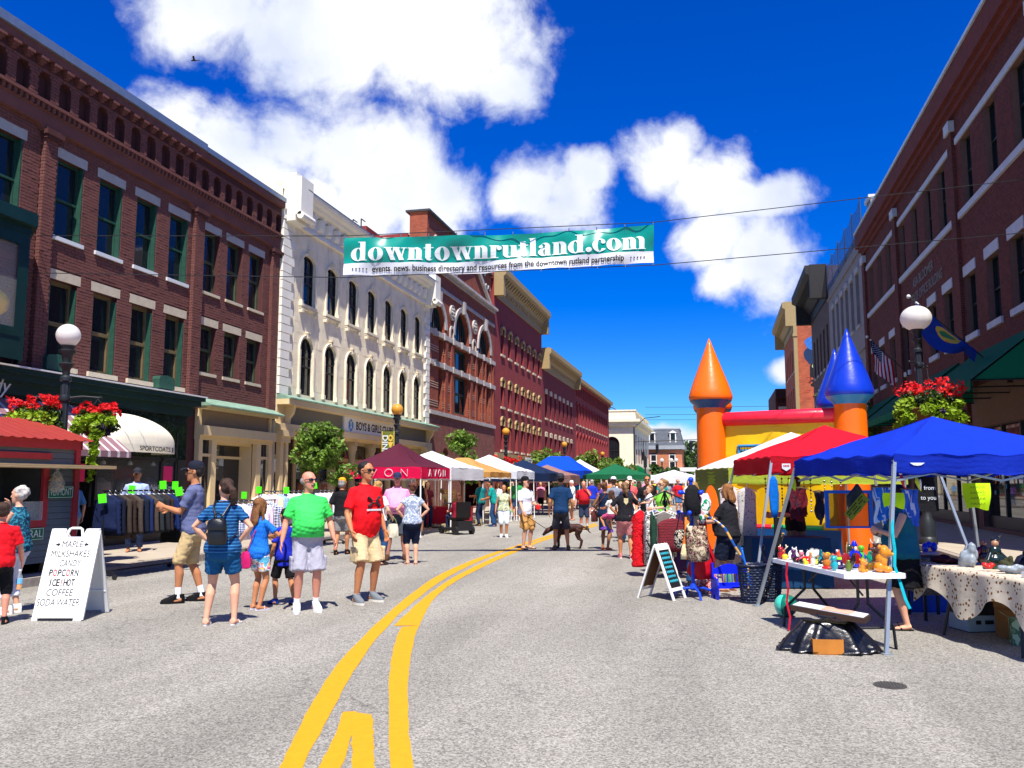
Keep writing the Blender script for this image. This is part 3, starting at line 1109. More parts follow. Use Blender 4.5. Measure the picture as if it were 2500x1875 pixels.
# cut stone joints: shallow raised blocks between the windows
V,F_ = bricks(U(25.9),U(39.3),4.42,10.1,0,[(a - .22,b + .22,c - .2,e + .25) for a,b,c,e,r_ in o3 + o2],L=.74,H=.37,gap=.006,proud=.005,seed=3)
tag(mesh_np('stone_facing',V,F_,m_wh,B.root),kind='stuff')
for k in range(20):
 w = .78 if k % 2 else .6
 for u0_ in (0.003,U(39.72) - w * .8 - .003):
  q = B.mb()
  q.box(.0,u0_,4.48 + k * .29,.09,u0_ + (w if u0_ < 1 else w * .8),4.48 + k * .29 + .262)
  B.part('quoin',q,m_wh3)
def hood_round(q,a,b,sp,rise):
 P = arc(a - .1,b + .1,sp,rise + .1,12)
 Q = arc(a - .005,b + .005,sp,rise + .005,12)
 for i in range(12):
  q.add([(.06,*P[i]),(.06,*P[i + 1]),(.04,*Q[i + 1]),(.04,*Q[i]),(0,*P[i]),(0,*P[i + 1]),(-.02,*Q[i]),(-.02,*Q[i + 1])],
    [(0,1,2,3),(0,4,5,1),(3,2,7,6)])
 for s_,u in ((-1,a),(1,b)):
  q.box(0,min(u,u + s_ * .1),.0,.06,max(u,u + s_ * .1),sp)
  q.box(0,min(u - s_ * .005,u + s_ * .13),-.02,.09,max(u - s_ * .005,u + s_ * .13),.14)
 zt = sp + rise
 q.prism([(-.055,zt - .02),(.055,zt - .02),(.08,zt + .16),(-.08,zt + .16)],'x',0,.09)
 q.box(0,-.1,zt + .16,.11,.1,zt + .2)
def hood_flat(q,a,b,sp,rise):
 hood_round(q,a,b,sp,rise)
 q.box(0,a - .2,-.09,.13,b + .2,.0)
 q.box(0,a - .18,-.16,.10,b + .18,-.1)
 q.box(0,a - .16,-.3,.12,a - .02,-.16)
 q.box(0,b + .02,-.3,.12,b + .16,-.16)
B.window('t',[(0,U(c),7.72) for c in cw],.9,1.78,rise=.22,rec=.13,mf=m_blackf,fw=.045,rail=.45,bars=(1,1),topbars=True,hood=(hood_flat,m_wh2))
B.window('l',[(0,U(c),4.6) for c in cw],.96,2.0,rise=.46,rec=.13,mf=m_blackf,fw=.045,rail=.5,bars=(1,1),topbars=True,hood=(hood_round,m_wh2))
m = B.mb()
m.box(0,0,10.3,.12,U(39.72),10.42)
m.box(0,0,10.42,.06,U(39.72),11.0)
B.part('entablature',m,m_wh3)
m = B.mb()
prof = [(.06,11.0),(.16,11.0),(.2,11.08),(.36,11.12),(.4,11.2),(.52,11.26),(.58,11.34),(.6,11.42),(.0,11.5),(.0,11.0)]
m.prism(prof,'y',U(25.9),U(39.0))
B.part('cornice',m,m_wh3)
m = B.mb()
m.prism([(-.2,11.48),(.62,11.425),(.62,11.46),(-.2,11.56)],'y',U(25.5),U(39.4))
B.part('roof_flashing',m,m_flash)
def modill(q):
 q.prism([(0,.0),(.10,.02),(.17,.16),(.2,.42),(0,.42)],'y',-.16,.16)
B.rep('bracket',modill,m_wh3,[(.06,U(26.75) + .66 * k,10.53) for k in range(19)])
for ua,ub in ((U(25.0),U(25.85)),(U(38.95),U(39.7))):
 q = B.mb()
 q.box(-.6,ua,10.25,.42,ub,11.9)
 q.box(.42,ua,10.45,.62,ub,11.75)
 q.tube([(.6,ua,10.42),(.6,ub,10.42)],.13,10)
 B.part('corner_block',q,m_wh3)
# shop front with columns
m = B.mb()
m.prism([(0,4.3),(.5,4.3),(.5,4.34),(0,4.5)],'y',U(24.9),U(40.2))
B.part('shopfront_hood',m,m_cop)
m = B.mb()
m.box(-.1,U(24.9),4.12,.45,U(40.1),4.296)
m.box(-.1,U(24.9),3.3,.16,U(40.0),3.52)
m.box(-.1,U(24.9),3.52,.02,U(25.7),4.12)
m.box(-.1,U(39.6),3.52,.02,U(40.0),4.12)
for u_ in (25.55,39.7):
 m.prism([(.02,3.45),(.12,3.5),(.14,3.7),(.26,3.85),(.34,4.12),(.02,4.12)],'y',U(u_) - .09,U(u_) + .09)
for u_ in (25.25,39.3):
 m.box(-.1,U(u_) - .28,3.1,.22,U(u_) + .5,3.3)
 m.box(-.1,U(u_) - .2,2.9,.14,U(u_) + .4,3.1)
 m.box(-.1,U(u_) - .1,0,.06,U(u_) + .1,2.9)
 m.box(-.1,U(u_) + .28,0,.06,U(u_) + .42,2.9)
m.box(-1.7,U(24.95),3.2,-.1,U(40.0),3.3)
B.part('tan_shopfront',m,m_tan)
m = B.mb()
m.box(-.1,U(25.72),3.525,-.03,U(39.58),4.115)
B.part('fascia_panel',m,mat('grey_fascia','#6f6c63',rough=.7,var=.06))
def column(q):
 q.lathe([(.2,0),(.2,.12),(.15,.16),(.14,.2),(.125,2.7),(.15,2.74),(.15,2.8),(.2,2.88),(.2,3.05)],14)
 q.box(-.2,-.2,3.05,.2,.2,3.2)
B.rep('column',column,mat('shopfront_tan_column','#b79f78',rough=.75,var=.06),[(-.25,U(27.6 + 1.9 * k),0) for k in range(6)],smooth=True)
m = B.mb()
for k in range(9):
 u_ = U(25.6 + 1.7 * k)
 m.box(-1.6,u_,0,-1.5,u_ + .22,3.2)
m.box(-1.6,U(25.2),0,-1.48,U(40),.6)
m.box(-1.6,U(25.2),2.45,-1.48,U(40),2.6)
B.part('shop_frame',m,mat('shopfront_tan_column',0))
m = B.mb()
m.poly([(-1.56,U(25),0),(-1.56,U(40),0),(-1.56,U(40),3.2),(-1.56,U(25),3.2)])
B.part('shop_glass',m,m_glass2)
q = B.mb()
q.box(-.03,U(30.0),3.5,.05,U(35.2),4.12)
sg = B.part('club_sign',q,mat('sign_white','#d9dbdc',rough=.5,var=.03))
lettering('BOYS & GIRLS CLUBS',.44,m_black,sg,(.056,U(33.05),3.8),(0,1,0),(0,0,1),width=3.95,bold=.012)
q = B.mb()
hx = lambda r_: [(U(30.6) + r_ * math.sin(math.pi / 3 * k),3.81 + r_ * math.cos(math.pi / 3 * k)) for k in range(6)]
q.prism(hx(.25),'x',.05,.056)
q.build('club_emblem',mat('sign_blue','#2d7fc4',rough=.5,var=.03),sg)
q = B.mb()
for s_ in (-1,1):
 q.tube([(.06,U(30.6) + s_ * .12,3.66),(.06,U(30.6) - s_ * .02,3.78),(.06,U(30.6) + s_ * .05,3.84),(.06,U(30.6) - s_ * .1,3.97)],.022,6,flat=(.25,1))
q.build('emblem_mark',mat('sign_white',0),sg)
# ------------------------------------------------------------------ left side 3: ornate red building with the three great arches
m_red3 = mat('red_brick','#96482e',rough=.85,var=.16,scale=2,bump=.3,bscale=70,pat=('brick','#7a4a3c',.24,.012))
m_red3b = mat('old_brick','#8a5546',rough=.9,var=.2,scale=2,pat=('brick','#6d473c',.24,.012))
m_mar = mat('grey_marble_trim','#b3aca4',rough=.8,var=.25,scale=4,bump=.3,bscale=30)
m_mrn = mat('maroon_render','#7c2b2c',rough=.85,var=.08,scale=1)
Y0 = 39.75
B = Bld('ornate_building','ornate red brick hall with great green arched windows and pale stone bands','building',(XL,Y0,0))
arches = [(41.15,1.15),(45.45,1.45),(50.2,1.35)]
ops = []
for c,hw in arches:
 ops.append((U(c) - hw,U(c) + hw,9.35,9.6 + hw * 1.05,hw * 1.05))
ctr = (U(45.45) - 1.3,U(45.45) + 1.3)
ops += [(*ctr,5.35,7.45),(*ctr,7.75,9.0)]
for c in (41.7,49.0,51.0):
 ops += [(U(c) - .35,U(c) + .35,5.35,7.45),(U(c) - .35,U(c) + .35,7.75,9.0)]
m = B.mb()
facade(m,0,U(52.55),5.15,12.6,0,ops,.4)
B.part('wall',m,m_red3)
m = B.mb()
facade(m,0,U(52.55),0,5.0,.05,[(U(42),U(43),2.2,3.4,.4),(U(46),U(51),.2,3.0)],.6)
B.part('lower_wall',m,m_red3b)
m = B.mb()
hollow(m,0,U(52.55),13.0,-.02,-14)
m.box(-14,U(39.8),11,-1.2,U(42.2),14.2)
m.box(-9,U(39.9),14.2,-3.5,U(44),14.8)
m.box(-13,U(39.8),14.2,-10,U(41),15)
B.part('side_wall',m,m_mrn)
m_gw = mat('dark_green_sash','#12403a',rough=.5,var=.1)
for c,hw in arches:
 B.window('arch%.2f' % hw,[(0,U(c),9.35)],2 * hw,.25 + hw * 1.05,rise=hw * 1.05,rec=.3,mf=m_gw,fw=.09,rail=0,bars=(5,2))
 def ringm(q,hw=hw):
  P = arc(-hw - .28,hw + .28,.25,hw * 1.05 + .28,18)
  Q = arc(-hw,hw,.25,hw * 1.05,18)
  for i in range(18):
   q.add([(.09,*P[i]),(.09,*P[i + 1]),(.07,*Q[i + 1]),(.07,*Q[i]),(0,*P[i]),(0,*P[i + 1]),(0,*Q[i]),(0,*Q[i + 1])],[(0,1,2,3),(0,4,5,1),(3,2,7,6)])
  zt = .25 + hw * 1.05
  q.prism([(-.12,zt - .1),(.12,zt - .1),(.2,zt + .6),(-.2,zt + .6)],'x',0,.2)
 q = B.mb(); ringm(q)
 o = q.build('arch_stone',m_mar,B.root,(0,U(c),9.35))
B.window('big',[(0,U(45.45),5.35)],2.6,2.1,rec=.3,mf=m_gw,fw=.12,rail=.55,bars=(2,0))
B.window('bigt',[(0,U(45.45),7.75)],2.6,1.25,rec=.3,mf=m_gw,fw=.12,rail=0,bars=(2,0))
B.window('sm',[(0,U(c),5.35) for c in (41.7,49.0,51.0)],.7,2.1,rec=.3,mf=m_gw,fw=.08)
B.window('smt',[(0,U(c),7.75) for c in (41.7,49.0,51.0)],.7,1.25,rec=.3,mf=m_gw,fw=.08,rail=0)
q = B.mb()
for z in (9.06,7.5):
 q.box(-.0,0,z,.12,U(52.55),z + .24)
for u_ in np.arange(.6,12.6,1.55):
 q.box(0,u_,9.0,.17,u_ + .22,9.36)
 q.box(0,u_,7.45,.17,u_ + .22,7.78)
q.box(0,0,5.0,.14,U(52.55),5.2)
B.part('stone_band',q,m_mar)
q = B.mb()
for u0_,u1_ in [(0,U(41.3)),(U(42.1),U(43.95)),(U(46.85),U(48.6)),(U(49.4),U(50.6)),(U(51.4),U(52.5))]:
 for zb in (5.45,6.4,8.25):
  for dz in (0,.12,.24):
   q.box(0,u0_,zb + dz,.02,u1_,zb + dz + .04)
tag(B.part('stripe_courses',q,mat('pale_stone_stripe','#b89f8c',rough=.85)),kind='stuff')
for a_,b_ in [(42.25,42.7),(43.3,43.75),(46.95,47.4),(48.1,48.5),(49.5,49.7),(50.25,50.45),(51.5,51.75),(52.1,52.3)]:
 q = B.mb()
 q.box(0,U(a_),5.2,.09,U(b_),9.05)
 B.part('pilaster',q,m_red3)
def disc(q):
 n = 20
 for r0,r1,d0 in ((.42,.34,.1),(.34,.0,.05)):
  ring = lambda r_,d_: [(d_,r_ * math.cos(2 * math.pi * i / n),r_ * math.sin(2 * math.pi * i / n)) for i in range(n)]
  q.rings([ring(r0,0),ring(r0,d0),ring(max(r1,.01),d0)],False)
 for i in range(6):
  q.ball((.06,.2 * math.cos(i * 1.047),.2 * math.sin(i * 1.047)),.09,8,5)
 q.ball((.06,0,0),.1,8,5)
B.rep('roundel',disc,m_mar,[(.0,U(43.5),10.75),(.0,U(47.9),10.75)],smooth=True)
def niche(q):
 P = arc(-.38,.38,.2,.38,10)
 Q = arc(-.22,.22,.2,.22,10)
 for i in range(10):
  q.add([(.06,*P[i]),(.06,*P[i + 1]),(.06,*Q[i + 1]),(.06,*Q[i]),(0,*P[i]),(0,*P[i + 1])],[(0,1,2,3),(0,4,5,1)])
 q.box(0,-.38,-.1,.06,-.22,.2)
 q.box(0,.22,-.1,.06,.38,.2)
B.rep('small_arch',niche,m_mar,[(.0,U(43.5),9.45),(.0,U(47.9),9.45)])
q = B.mb()
q.box(0,0,11.55,.08,U(52.55),11.72)
q.box(0,0,12.45,.12,U(52.55),12.6)
q.prism([(U(41.5),12.6),(U(47.6),15.0),(U(52.0),12.6),(U(51.6),12.6),(U(47.6),14.65),(U(42.0),12.6)],'x',0,.16)
q.box(0,U(39.76),12.6,.3,U(52.55),12.75)
B.part('cornice',q,m_mar)
q = B.mb()
q.prism([(U(41.5),12.58),(U(52.0),12.58),(U(47.6),14.9)],'x',-.5,0.)
B.part('gable',q,m_red3)
# raised attic with blind arches to its left
ao = [(U(40.9) + .75 * k,U(40.9) + .75 * k + .42,12.9,14.3,.2) for k in range(5)] + [(U(50.3) + .6 * k,U(50.3) + .6 * k + .34,12.9,14.0,.16) for k in range(3)]
for ya,yb,zt,aa in ((39.8,45.0,15.3,ao[:5]),(49.8,52.4,14.9,ao[5:])):
 q = B.mb()
 facade(q,U(ya),U(yb),12.6,zt,-.15,aa,.2)
 hollow(q,U(ya),U(yb),zt,-.15,-1.1,z0=12.6)
 at_ = B.part('attic',q,m_red3)
 q = B.mb()
 q.box(-1.3,U(ya) - .1,zt,.0,U(yb) + .1,zt + .1)
 q.build('attic_coping',mat('dark_metal',(.05,.05,.055),rough=.5),at_)
for o_ in ao:
 q = B.mb()
 P = arc(o_[0] - .08,o_[1] + .08,o_[3] - o_[4],o_[4] + .08,8)
 q.tube([(-.13,*p) for p in P],.06,5)
 B.part('attic_arch',q,m_mar)
q = B.mb()
for u_ in (U(39.78),):
 for x_ in (-4.2,-3.75):
  q.bar((x_,u_,12.0),(x_,u_,15.15),.05)
 for z in np.arange(12.2,14.6,.5):
  q.bar((-4.2,u_,z),(-3.75,u_,z),.04)
q.bar((-4.2,U(39.78),15.15),(-4.2,U(40.3),15.15),.04)
q.bar((-3.75,U(39.78),15.15),(-3.75,U(40.3),15.15),.04)
B.part('roof_ladder',q,mat('black_iron',(.02,.018,.018),rough=.6))
# ------------------------------------------------------------------ left side 4, 5, 6: dark red blocks going up the street
m_dr = mat('dark_red_painted_brick','#8a3434',rough=.85,var=.12,scale=1.5,bump=.3,bscale=70)
m_dr2 = mat('maroon_painted_brick','#7a2a30',rough=.85,var=.12,scale=1.5,bump=.3,bscale=70)
m_cor = mat('tan_cornice_paint','#a38c60',rough=.7,var=.08)
m_sash = mat('grey_sash','#4a4f4c',rough=.6)
def hood_bonnet(q,a,b,sp,rise):
 P = arc(a - .12,b + .12,sp - .02,.32,8)
 Q = arc(a - .02,b + .02,sp - .02,.16,8)
 for i in range(8):
  q.add([(.13,*P[i]),(.13,*P[i + 1]),(.1,*Q[i + 1]),(.1,*Q[i]),(0,*P[i]),(0,*P[i + 1]),(0,*Q[i]),(0,*Q[i + 1])],[(0,1,2,3),(0,4,5,1),(3,2,7,6)])
 for s_ in (a,b):
  q.box(0,s_ - .09,sp - .35,.1,s_ + .09,sp)
def hood_key(q,a,b,sp,rise):
 q.box(0,a - .1,sp,.05,b + .1,sp + .3)
 q.box(0,-.12,sp + .3,.07,.12,sp + .42)
 q.box(0,a - .06,sp + .3,.06,a + .12,sp + .38)
 q.box(0,b - .12,sp + .3,.06,b + .06,sp + .38)
def hood_brick(q,a,b,sp,rise):
 P = arc(a - .12,b + .12,sp,rise + .14,8)
 Q = arc(a,b,sp,rise,8)
 for i in range(8):
  q.add([(.09,*P[i]),(.09,*P[i + 1]),(.07,*Q[i + 1]),(.07,*Q[i]),(0,*P[i]),(0,*P[i + 1]),(0,*Q[i]),(0,*Q[i + 1])],[(0,1,2,3),(0,4,5,1),(3,2,7,6)])
 q.box(0,a - .16,0,.05,a - .02,sp)
 q.box(0,b + .02,0,.05,b + .16,sp)
def bigcornice(B,y0,y1,z0,z1,out,mm):
 q = B.mb()
 h = z1 - z0
 q.box(0,y0,z0,.1,y1,z0 + h * .28)
 q.prism([(.1,z0 + h * .28),(.1,z1),(out,z1),(out,z1 - h * .22),(out * .8,z1 - h * .3),(out * .62,z1 - h * .32)],'y',y0,y1)
 B.part('cornice',q,mm)
 n = int((y1 - y0) / .62)
 def br(q):
  q.prism([(.0,0),(.12,0),(.16,h * .2),(out * .6,h * .35),(out * .72,h * .42),(0,h * .42)],'y',-.13,.13)
 B.rep('bracket',br,mm,[(.1,y0 + .4 + (y1 - y0 - .8) * k / (n - 1),z0 + h * .26) for k in range(n)])
 for y in (y0 - .02,y1 - .5):
  q = B.mb()
  q.box(0,y,z0,out * .8,y + .52,z1 + .05)
  B.part('cornice_end',q,mm)
Y0 = 52.57
B = Bld('red_building','tall dark red block with bonnet hooded windows and a deep tan bracketed cornice','building',(XL,Y0,0))
cw = [54.8 + 2.02 * k for k in range(7)]
ops = []
for z0_,h_ in ((10.1,1.75),(6.6,1.8),(3.75,2.05)):
 ops += [(U(c) - .42,U(c) + .42,z0_,z0_ + h_,.12) for c in cw]
m = B.mb()
facade(m,0,U(68.0),3.4,13.7,0,ops,.3)
facade(m,0,U(68.0),0,3.4,-.02,[(U(55),U(67),.3,2.9)],.8)
hollow(m,0,U(68.0),15.6,0,-14)
m.box(-14,0.001,12.8,-.01,U(53.5),14.9)
B.part('wall',m,m_dr)
for z0_,h_,key in ((10.1,1.75,'x'),(6.6,1.8,'y'),(3.75,2.05,'z')):
 B.window(key,[(0,U(c),z0_) for c in cw],.84,h_,rise=.12,rec=.25,mf=m_sash,fw=.07,sill=(.08,.14,.1,m_lint2),hood=(hood_bonnet,m_cor))
bigcornice(B,U(52.6),U(68.0),13.7,15.5,.8,m_cor)
m = B.mb()
m.box(0,0,3.15,.25,U(68),3.5)
B.part('shop_cornice',m,m_cor)
m = B.mb()
m.poly([(-.5,U(55),.2),(-.5,U(67),.2),(-.5,U(67),3),(-.5,U(55),3)])
B.part('shop_glass',m,m_glass2)
q = B.mb()
q.box(.3,U(60.5),2.5,.35,U(62.6),3.4)
o = B.part('agency_sign',q,mat('sign_white',0))
lettering('AR',.4,mat('teal_paint','#1c7f7a'),o,(.36,U(61.0),3.1),(0,1,0),(0,0,1),bold=.01)
for k,w_ in enumerate((1.0,.9,1.05)):
 q = B.mb(); q.box(.351,U(61.4),3.2 - .22 * k,.356,U(61.4) + w_,3.27 - .22 * k)
 q.build('sign_line',mat('teal_paint',0),o)
Y0 = 68.02
B = Bld('red_building','lower dark red block with crown shaped lintels and a tan cornice behind a tall lamp','building',(XL,Y0,0))
cw = [69.8 + 2.11 * k for k in range(7)]
ops = []
for z0_,h_ in ((6.95,2.05),(3.9,1.5)):
 ops += [(U(c) - .42,U(c) + .42,z0_,z0_ + h_) for c in cw]
m = B.mb()
facade(m,0,U(84.7),0,11.0,0,ops + [(U(70),U(84),.3,3.0)],.3)
hollow(m,0,U(84.7),12.7,0,-14)
B.part('wall',m,m_dr2)
for z0_,h_,key in ((6.95,2.05,'x'),(3.9,1.5,'y')):
 B.window(key,[(0,U(c),z0_) for c in cw],.84,h_,rec=.25,mf=m_sash,fw=.07,sill=(.08,.14,.1,m_lint2),hood=(hood_key,m_lint2))
bigcornice(B,U(68.1),U(84.7),10.9,12.6,.8,m_cor)
m = B.mb()
m.box(0,0,3.15,.25,U(84.7),3.5)
B.part('shop_cornice',m,m_cor)
m = B.mb()
m.poly([(-.2,U(70),.2),(-.2,U(84),.2),(-.2,U(84),3.1),(-.2,U(70),3.1)])
B.part('shop_glass',m,m_glass2)
Y0 = 84.72
B = Bld('red_building','long red block of many narrow pale framed arched windows at the end of the terrace','building',(XL,Y0,0))
cw = [86.0 + 2.18 * k for k in range(12)]
ops = []
for z0_,h_ in ((7.5,2.2),(4.3,2.35)):
 ops += [(U(c) - .5,U(c) + .5,z0_,z0_ + h_,.3) for c in cw]
m = B.mb()
facade(m,0,U(112.6),0,12.0,0,ops + [(U(86),U(111),.3,3.0)],.3)
hollow(m,0,U(112.6),12.1,0,-14)
B.part('wall',m,mat('red_painted_brick','#8e3436',rough=.85,var=.12,scale=1.5,bump=.3,bscale=70))
for z0_,h_,key in ((7.5,2.2,'x'),(4.3,2.35,'y')):
 B.window(key,[(0,U(c),z0_) for c in cw],1.0,h_,rise=.3,rec=.2,mf=mat('white_sash','#d6cfc2',rough=.6),fw=.09,sill=(.1,.14,.1,m_lint2),hood=(hood_brick,mat('red_painted_brick',0)))
m = B.mb()
for k in range(24):
 m.box(0,U(85.6) + 1.1 * k,10.4,.14,U(85.6) + 1.1 * k + .35,11.5)
m.box(0,0,11.5,.3,U(112.6),11.75)
B.part('brick_corbelling',m,mat('red_painted_brick',0))
m = B.mb()
m.box(-.2,0,11.75,.6,U(112.6),12.15)
B.part('cornice',m,m_cor)
m = B.mb()
m.poly([(-.2,U(86),.2),(-.2,U(111),.2),(-.2,U(111),3.1),(-.2,U(86),3.1)])
B.part('shop_glass',m,m_glass2)
# ------------------------------------------------------------------ right side 1: brick office block
m_brR = mat('brown_red_brick','#612e27',rough=.9,var=.14,scale=2,island=.18,bump=.3,bscale=90)
m_moR = mat('pale_mortar','#75594e',rough=.95,var=.1)
m_stR = mat('office_stone','#b9bcc0',rough=.85,var=.1,scale=4)
m_wfR = mat('dark_window_frame','#16211f',rough=.5)
Y0 = 16.0
YE = 48.2
B = Bld('office_building','dark brick office block with stone window bands and green awnings','building',(XR,Y0,0),sx=-1)
U = lambda y: y - Y0
c3 = [26.4 - 2.45,26.4,28.85] + [32.0,34.05,36.3,38.6] + [41.7,43.85,46.1] + [18.3,20.3]
c2 = [25.0 - 2.1,24.9,27.0,29.25,31.95,34.2,36.6,38.9,41.7,44.2,46.4,18.4,20.6]
pil = [(22.0,22.6),(30.0,30.5),(39.4,40.0),(47.5,48.2)]
o3 = [(U(c) - .52,U(c) + .52,10.45,12.72) for c in c3]
o2 = [(U(c) - .56,U(c) + .56,6.3,8.25) for c in c2]
bands = [(U(a) + .1,U(b) - .1,z,z + .22) for a,b in ((16.1,22.0),(22.6,30.0),(30.5,39.4),(40.0,47.5)) for z in (10.2,12.74)]
lt2 = [(U(c) - .68,U(c) + .68,8.27,8.6) for c in c2] + [(U(c) - .68,U(c) + .68,6.08,6.28) for c in c2]
shop = [(U(a),U(b),.25,3.3) for a,b in ((17.0,21.6),(23.0,29.4),(31.0,38.8),(40.6,47.0))]
m = B.mb()
facade(m,0,U(YE),0,14.9,0,o3 + o2 + shop,.3)
hollow(m,0,U(YE),14.9,0,-16)
B.part('wall',m,m_moR)
V,F_ = bricks(U(20.5),U(YE),4.6,13.75,0,o3 + o2 + bands + lt2 + [(U(a),U(b),4,13.4) for a,b in pil],L=.215,H=.074,gap=.012,proud=.01,sx=-1,seed=21)
tag(mesh_np('bricks',V,F_,m_brR,B.root),kind='stuff')
for a,b in pil:
 q = B.mb()
 q.box(-.0,U(a),0,.12,U(b),13.25)
 p_ = B.part('pilaster',q,m_moR)
 V,F_ = bricks(U(a),U(b),3.5,13.25,.12,[],L=.215,H=.074,gap=.012,proud=.008,sx=-1,seed=int(a))
 V2,F2 = bricks(0.002,.12,3.5,13.25,0,[],L=.12,H=.074,gap=.012,proud=.008,sx=1,seed=3)
 V2 = np.stack([-V2[:,1],U(a) - V2[:,0],V2[:,2]],1)
 tag(mesh_np('bricks',np.vstack([V,V2]),np.vstack([F_,F2 + len(V)]),m_brR,p_),kind='stuff')
 q = B.mb()
 q.box(-.0,U(a) - .06,13.25,.2,U(b) + .06,13.62)
 q.build('capstone',m_stR,p_)
for k,(a,b,z,z2) in enumerate(bands):
 q = B.mb()
 q.box(-.02,a,z + .004,.05 if z > 11 else .08,b,z2 - .004)
 B.part('stone_band',q,m_stR)
B.window('u',[(0,U(c),10.45) for c in c3],1.04,2.27,rec=.24,mf=m_wfR,fw=.06,rail=.5)
B.window('v',[(0,U(c),6.3) for c in c2],1.12,1.95,rec=.24,mf=m_wfR,fw=.06,rail=.5,sill=(.1,.19,.07,m_stR),lintel=(.1,.33,.03,m_stR))
q = B.mb()
q.box(0,0,13.75,.12,U(YE),13.95)
q.box(0,0,13.95,.26,U(YE),14.15)
q.box(0,0,14.15,.4,U(YE),14.9)
B.part('parapet',q,mat('brown_cornice_brick','#6a3028',rough=.9,var=.2,scale=3,bump=.4,bscale=50))
q = B.mb()
q.box(-.4,0,14.9,.46,U(YE),15.02)
B.part('roof_flashing',q,mat('pale_flashing','#aebdc8',rough=.4))
m_bronze = mat('bronze_lettering','#77591f',rough=.5,metal=.3,var=.1)
lettering('ASA BLOOMER',.52,m_bronze,B.root,(-.03,U(35.3),9.62),(0,-1,0),(0,0,1),bold=.012,width=3.4)
lettering('STATE OFFICE BUILDING',.52,m_bronze,B.root,(-.03,U(34.9),9.02),(0,-1,0),(0,0,1),bold=.012,width=5.0)
q = B.mb()
for (a,b,z0_,z1_) in shop:
 for u_ in np.linspace(a,b,5):
  q.box(-.28,u_ - .05,.25,-.18,u_ + .05,3.3)
 q.box(-.28,a,2.4,-.18,b,2.5)
 q.box(-.28,a,.25,-.16,b,.6)
B.part('shop_frame',q,mat('dark_shop_frame',(.03,.03,.032),rough=.4))
q = B.mb()
for (a,b,z0_,z1_) in shop:
 q.poly([(-.24,a,z0_),(-.24,b,z0_),(-.24,b,z1_),(-.24,a,z1_)])
B.part('shop_glass',q,m_glass2)
q = B.mb()
for i in range(46):
 a,b = (23.4,29.2) if i < 30 else (17.2,21)
 u_,z_ = U(rnd.uniform(a,b)),rnd.uniform(1.2,2.3)
 q.box(-.2,u_,z_,-.19,u_ + rnd.uniform(.08,.2),z_ + rnd.uniform(.1,.25),rnd.randrange(5))
tag(B.part('window_display',q,[mat('dsp%s' % c,c,var=0) for c in ('#b8452f','#4da3b5','#d8c9a8','#3a4f95','#d98a3a')]),kind='stuff')
# green awnings
m_awg = cloth('green_awning_canvas','#0f7050',var=.05,bump=.12,leaf=.35)
for k,(a,b) in enumerate([(22.8,29.6),(31.0,38.9),(40.5,47.2)]):
 q = B.mb()
 zt,zb,d = 5.6,4.1,1.9
 ua,ub = U(a),U(b)
 q.poly([(.02,ua,zt),(.02,ub,zt),(d,ub,zb),(d,ua,zb)])
 q.poly([(.02,ua,zt),(d,ua,zb),(.02,ua,zb)])
 q.poly([(.02,ub,zt),(d,ub,zb),(.02,ub,zb)])
 o = B.part('awning',q,m_awg)
 q = B.mb()
 n = 16
 for i in range(n):
  u0_,u1_ = ua + (ub - ua) * i / n,ua + (ub - ua) * (i + 1) / n
  q.poly([(d,u0_ + .01,zb),(d,u1_ - .01,zb),(d,u1_ - .02,zb - .22),(d,(u0_ + u1_) / 2,zb - .27),(d,u0_ + .02,zb - .22)])
 q.build('valance',m_awg,o)
 for u_ in np.linspace(ua + .02,ub - .02,5):
  q = B.mb()
  q.bar((.02,u_,zb),(d,u_,zb),.04)
  q.bar((.02,u_,zt - .03),(d,u_,zb - .02),.04)
  q.build('awning_strut',mat('black_iron',0),o)
# ------------------------------------------------------------------ right side 2..5
m_gry = mat('grey_render','#8d8682',rough=.9,var=.1,scale=1.2,bump=.2,bscale=40)
Y0 = 48.22
B = Bld('grey_building','grey rendered block with blue safety netting along its roof','building',(XR,Y0,0),sx=-1)
c3 = [50.6 + 2.05 * k for k in range(6)]
ops = [(U(c) - .55,U(c) + .55,10.4,13.4) for c in c3] + [(U(c) - .55,U(c) + .55,5.4,8.0) for c in c3]
m = B.mb()
facade(m,0,U(63),0,15.5,0,ops + [(U(50),U(62),.3,3.4)],.3)
hollow(m,0,U(63),15.5,0,-14)
m.box(-3.0,0.003,15.5,-.5,1.2,17.0)
B.part('wall',m,m_gry)
B.window('a',[(0,U(c),10.4) for c in c3],1.1,3.0,rec=.24,mf=m_sash,fw=.06,sill=(.08,.16,.08,m_lint),hood=(hood_key,m_lint))
B.window('b',[(0,U(c),5.4) for c in c3],1.1,2.6,rec=.24,mf=m_sash,fw=.06,sill=(.08,.16,.08,m_lint),hood=(hood_key,m_lint))
q = B.mb()
q.box(0,0,8.85,.1,U(63),9.05)
q.box(0,0,14.3,.1,U(63),14.45)
q.box(0,0,4.0,.3,U(63),4.4)
B.part('string_course',q,m_gry)
q = B.mb()
for i in range(40):
 u0_,u1_ = U(63) * i / 40,U(63) * (i + 1) / 40
 zt = lambda u: 17.0 - .25 * math.sin(math.pi * (u / U(63) * 5 % 1))
 q.poly([(.06,u0_,15.0),(.06,u1_,15.0),(.06,u1_,zt(u1_)),(.06,u0_,zt(u0_))])
B.part('safety_netting',q,mat('blue_netting','#2d5f8f',rough=.8,var=.1,alpha=.62))
q = B.mb()
for i in range(6):
 q.tube([(.05,U(63) * i / 5,15.0),(.05,U(63) * i / 5,17.1)],.03,6)
B.part('netting_post',q,mat('iron',0))
q = B.mb()
q.box(-3.1,-.02,17.0,-.4,1.3,17.2)
B.part('chimney_cap',q,m_whitem)
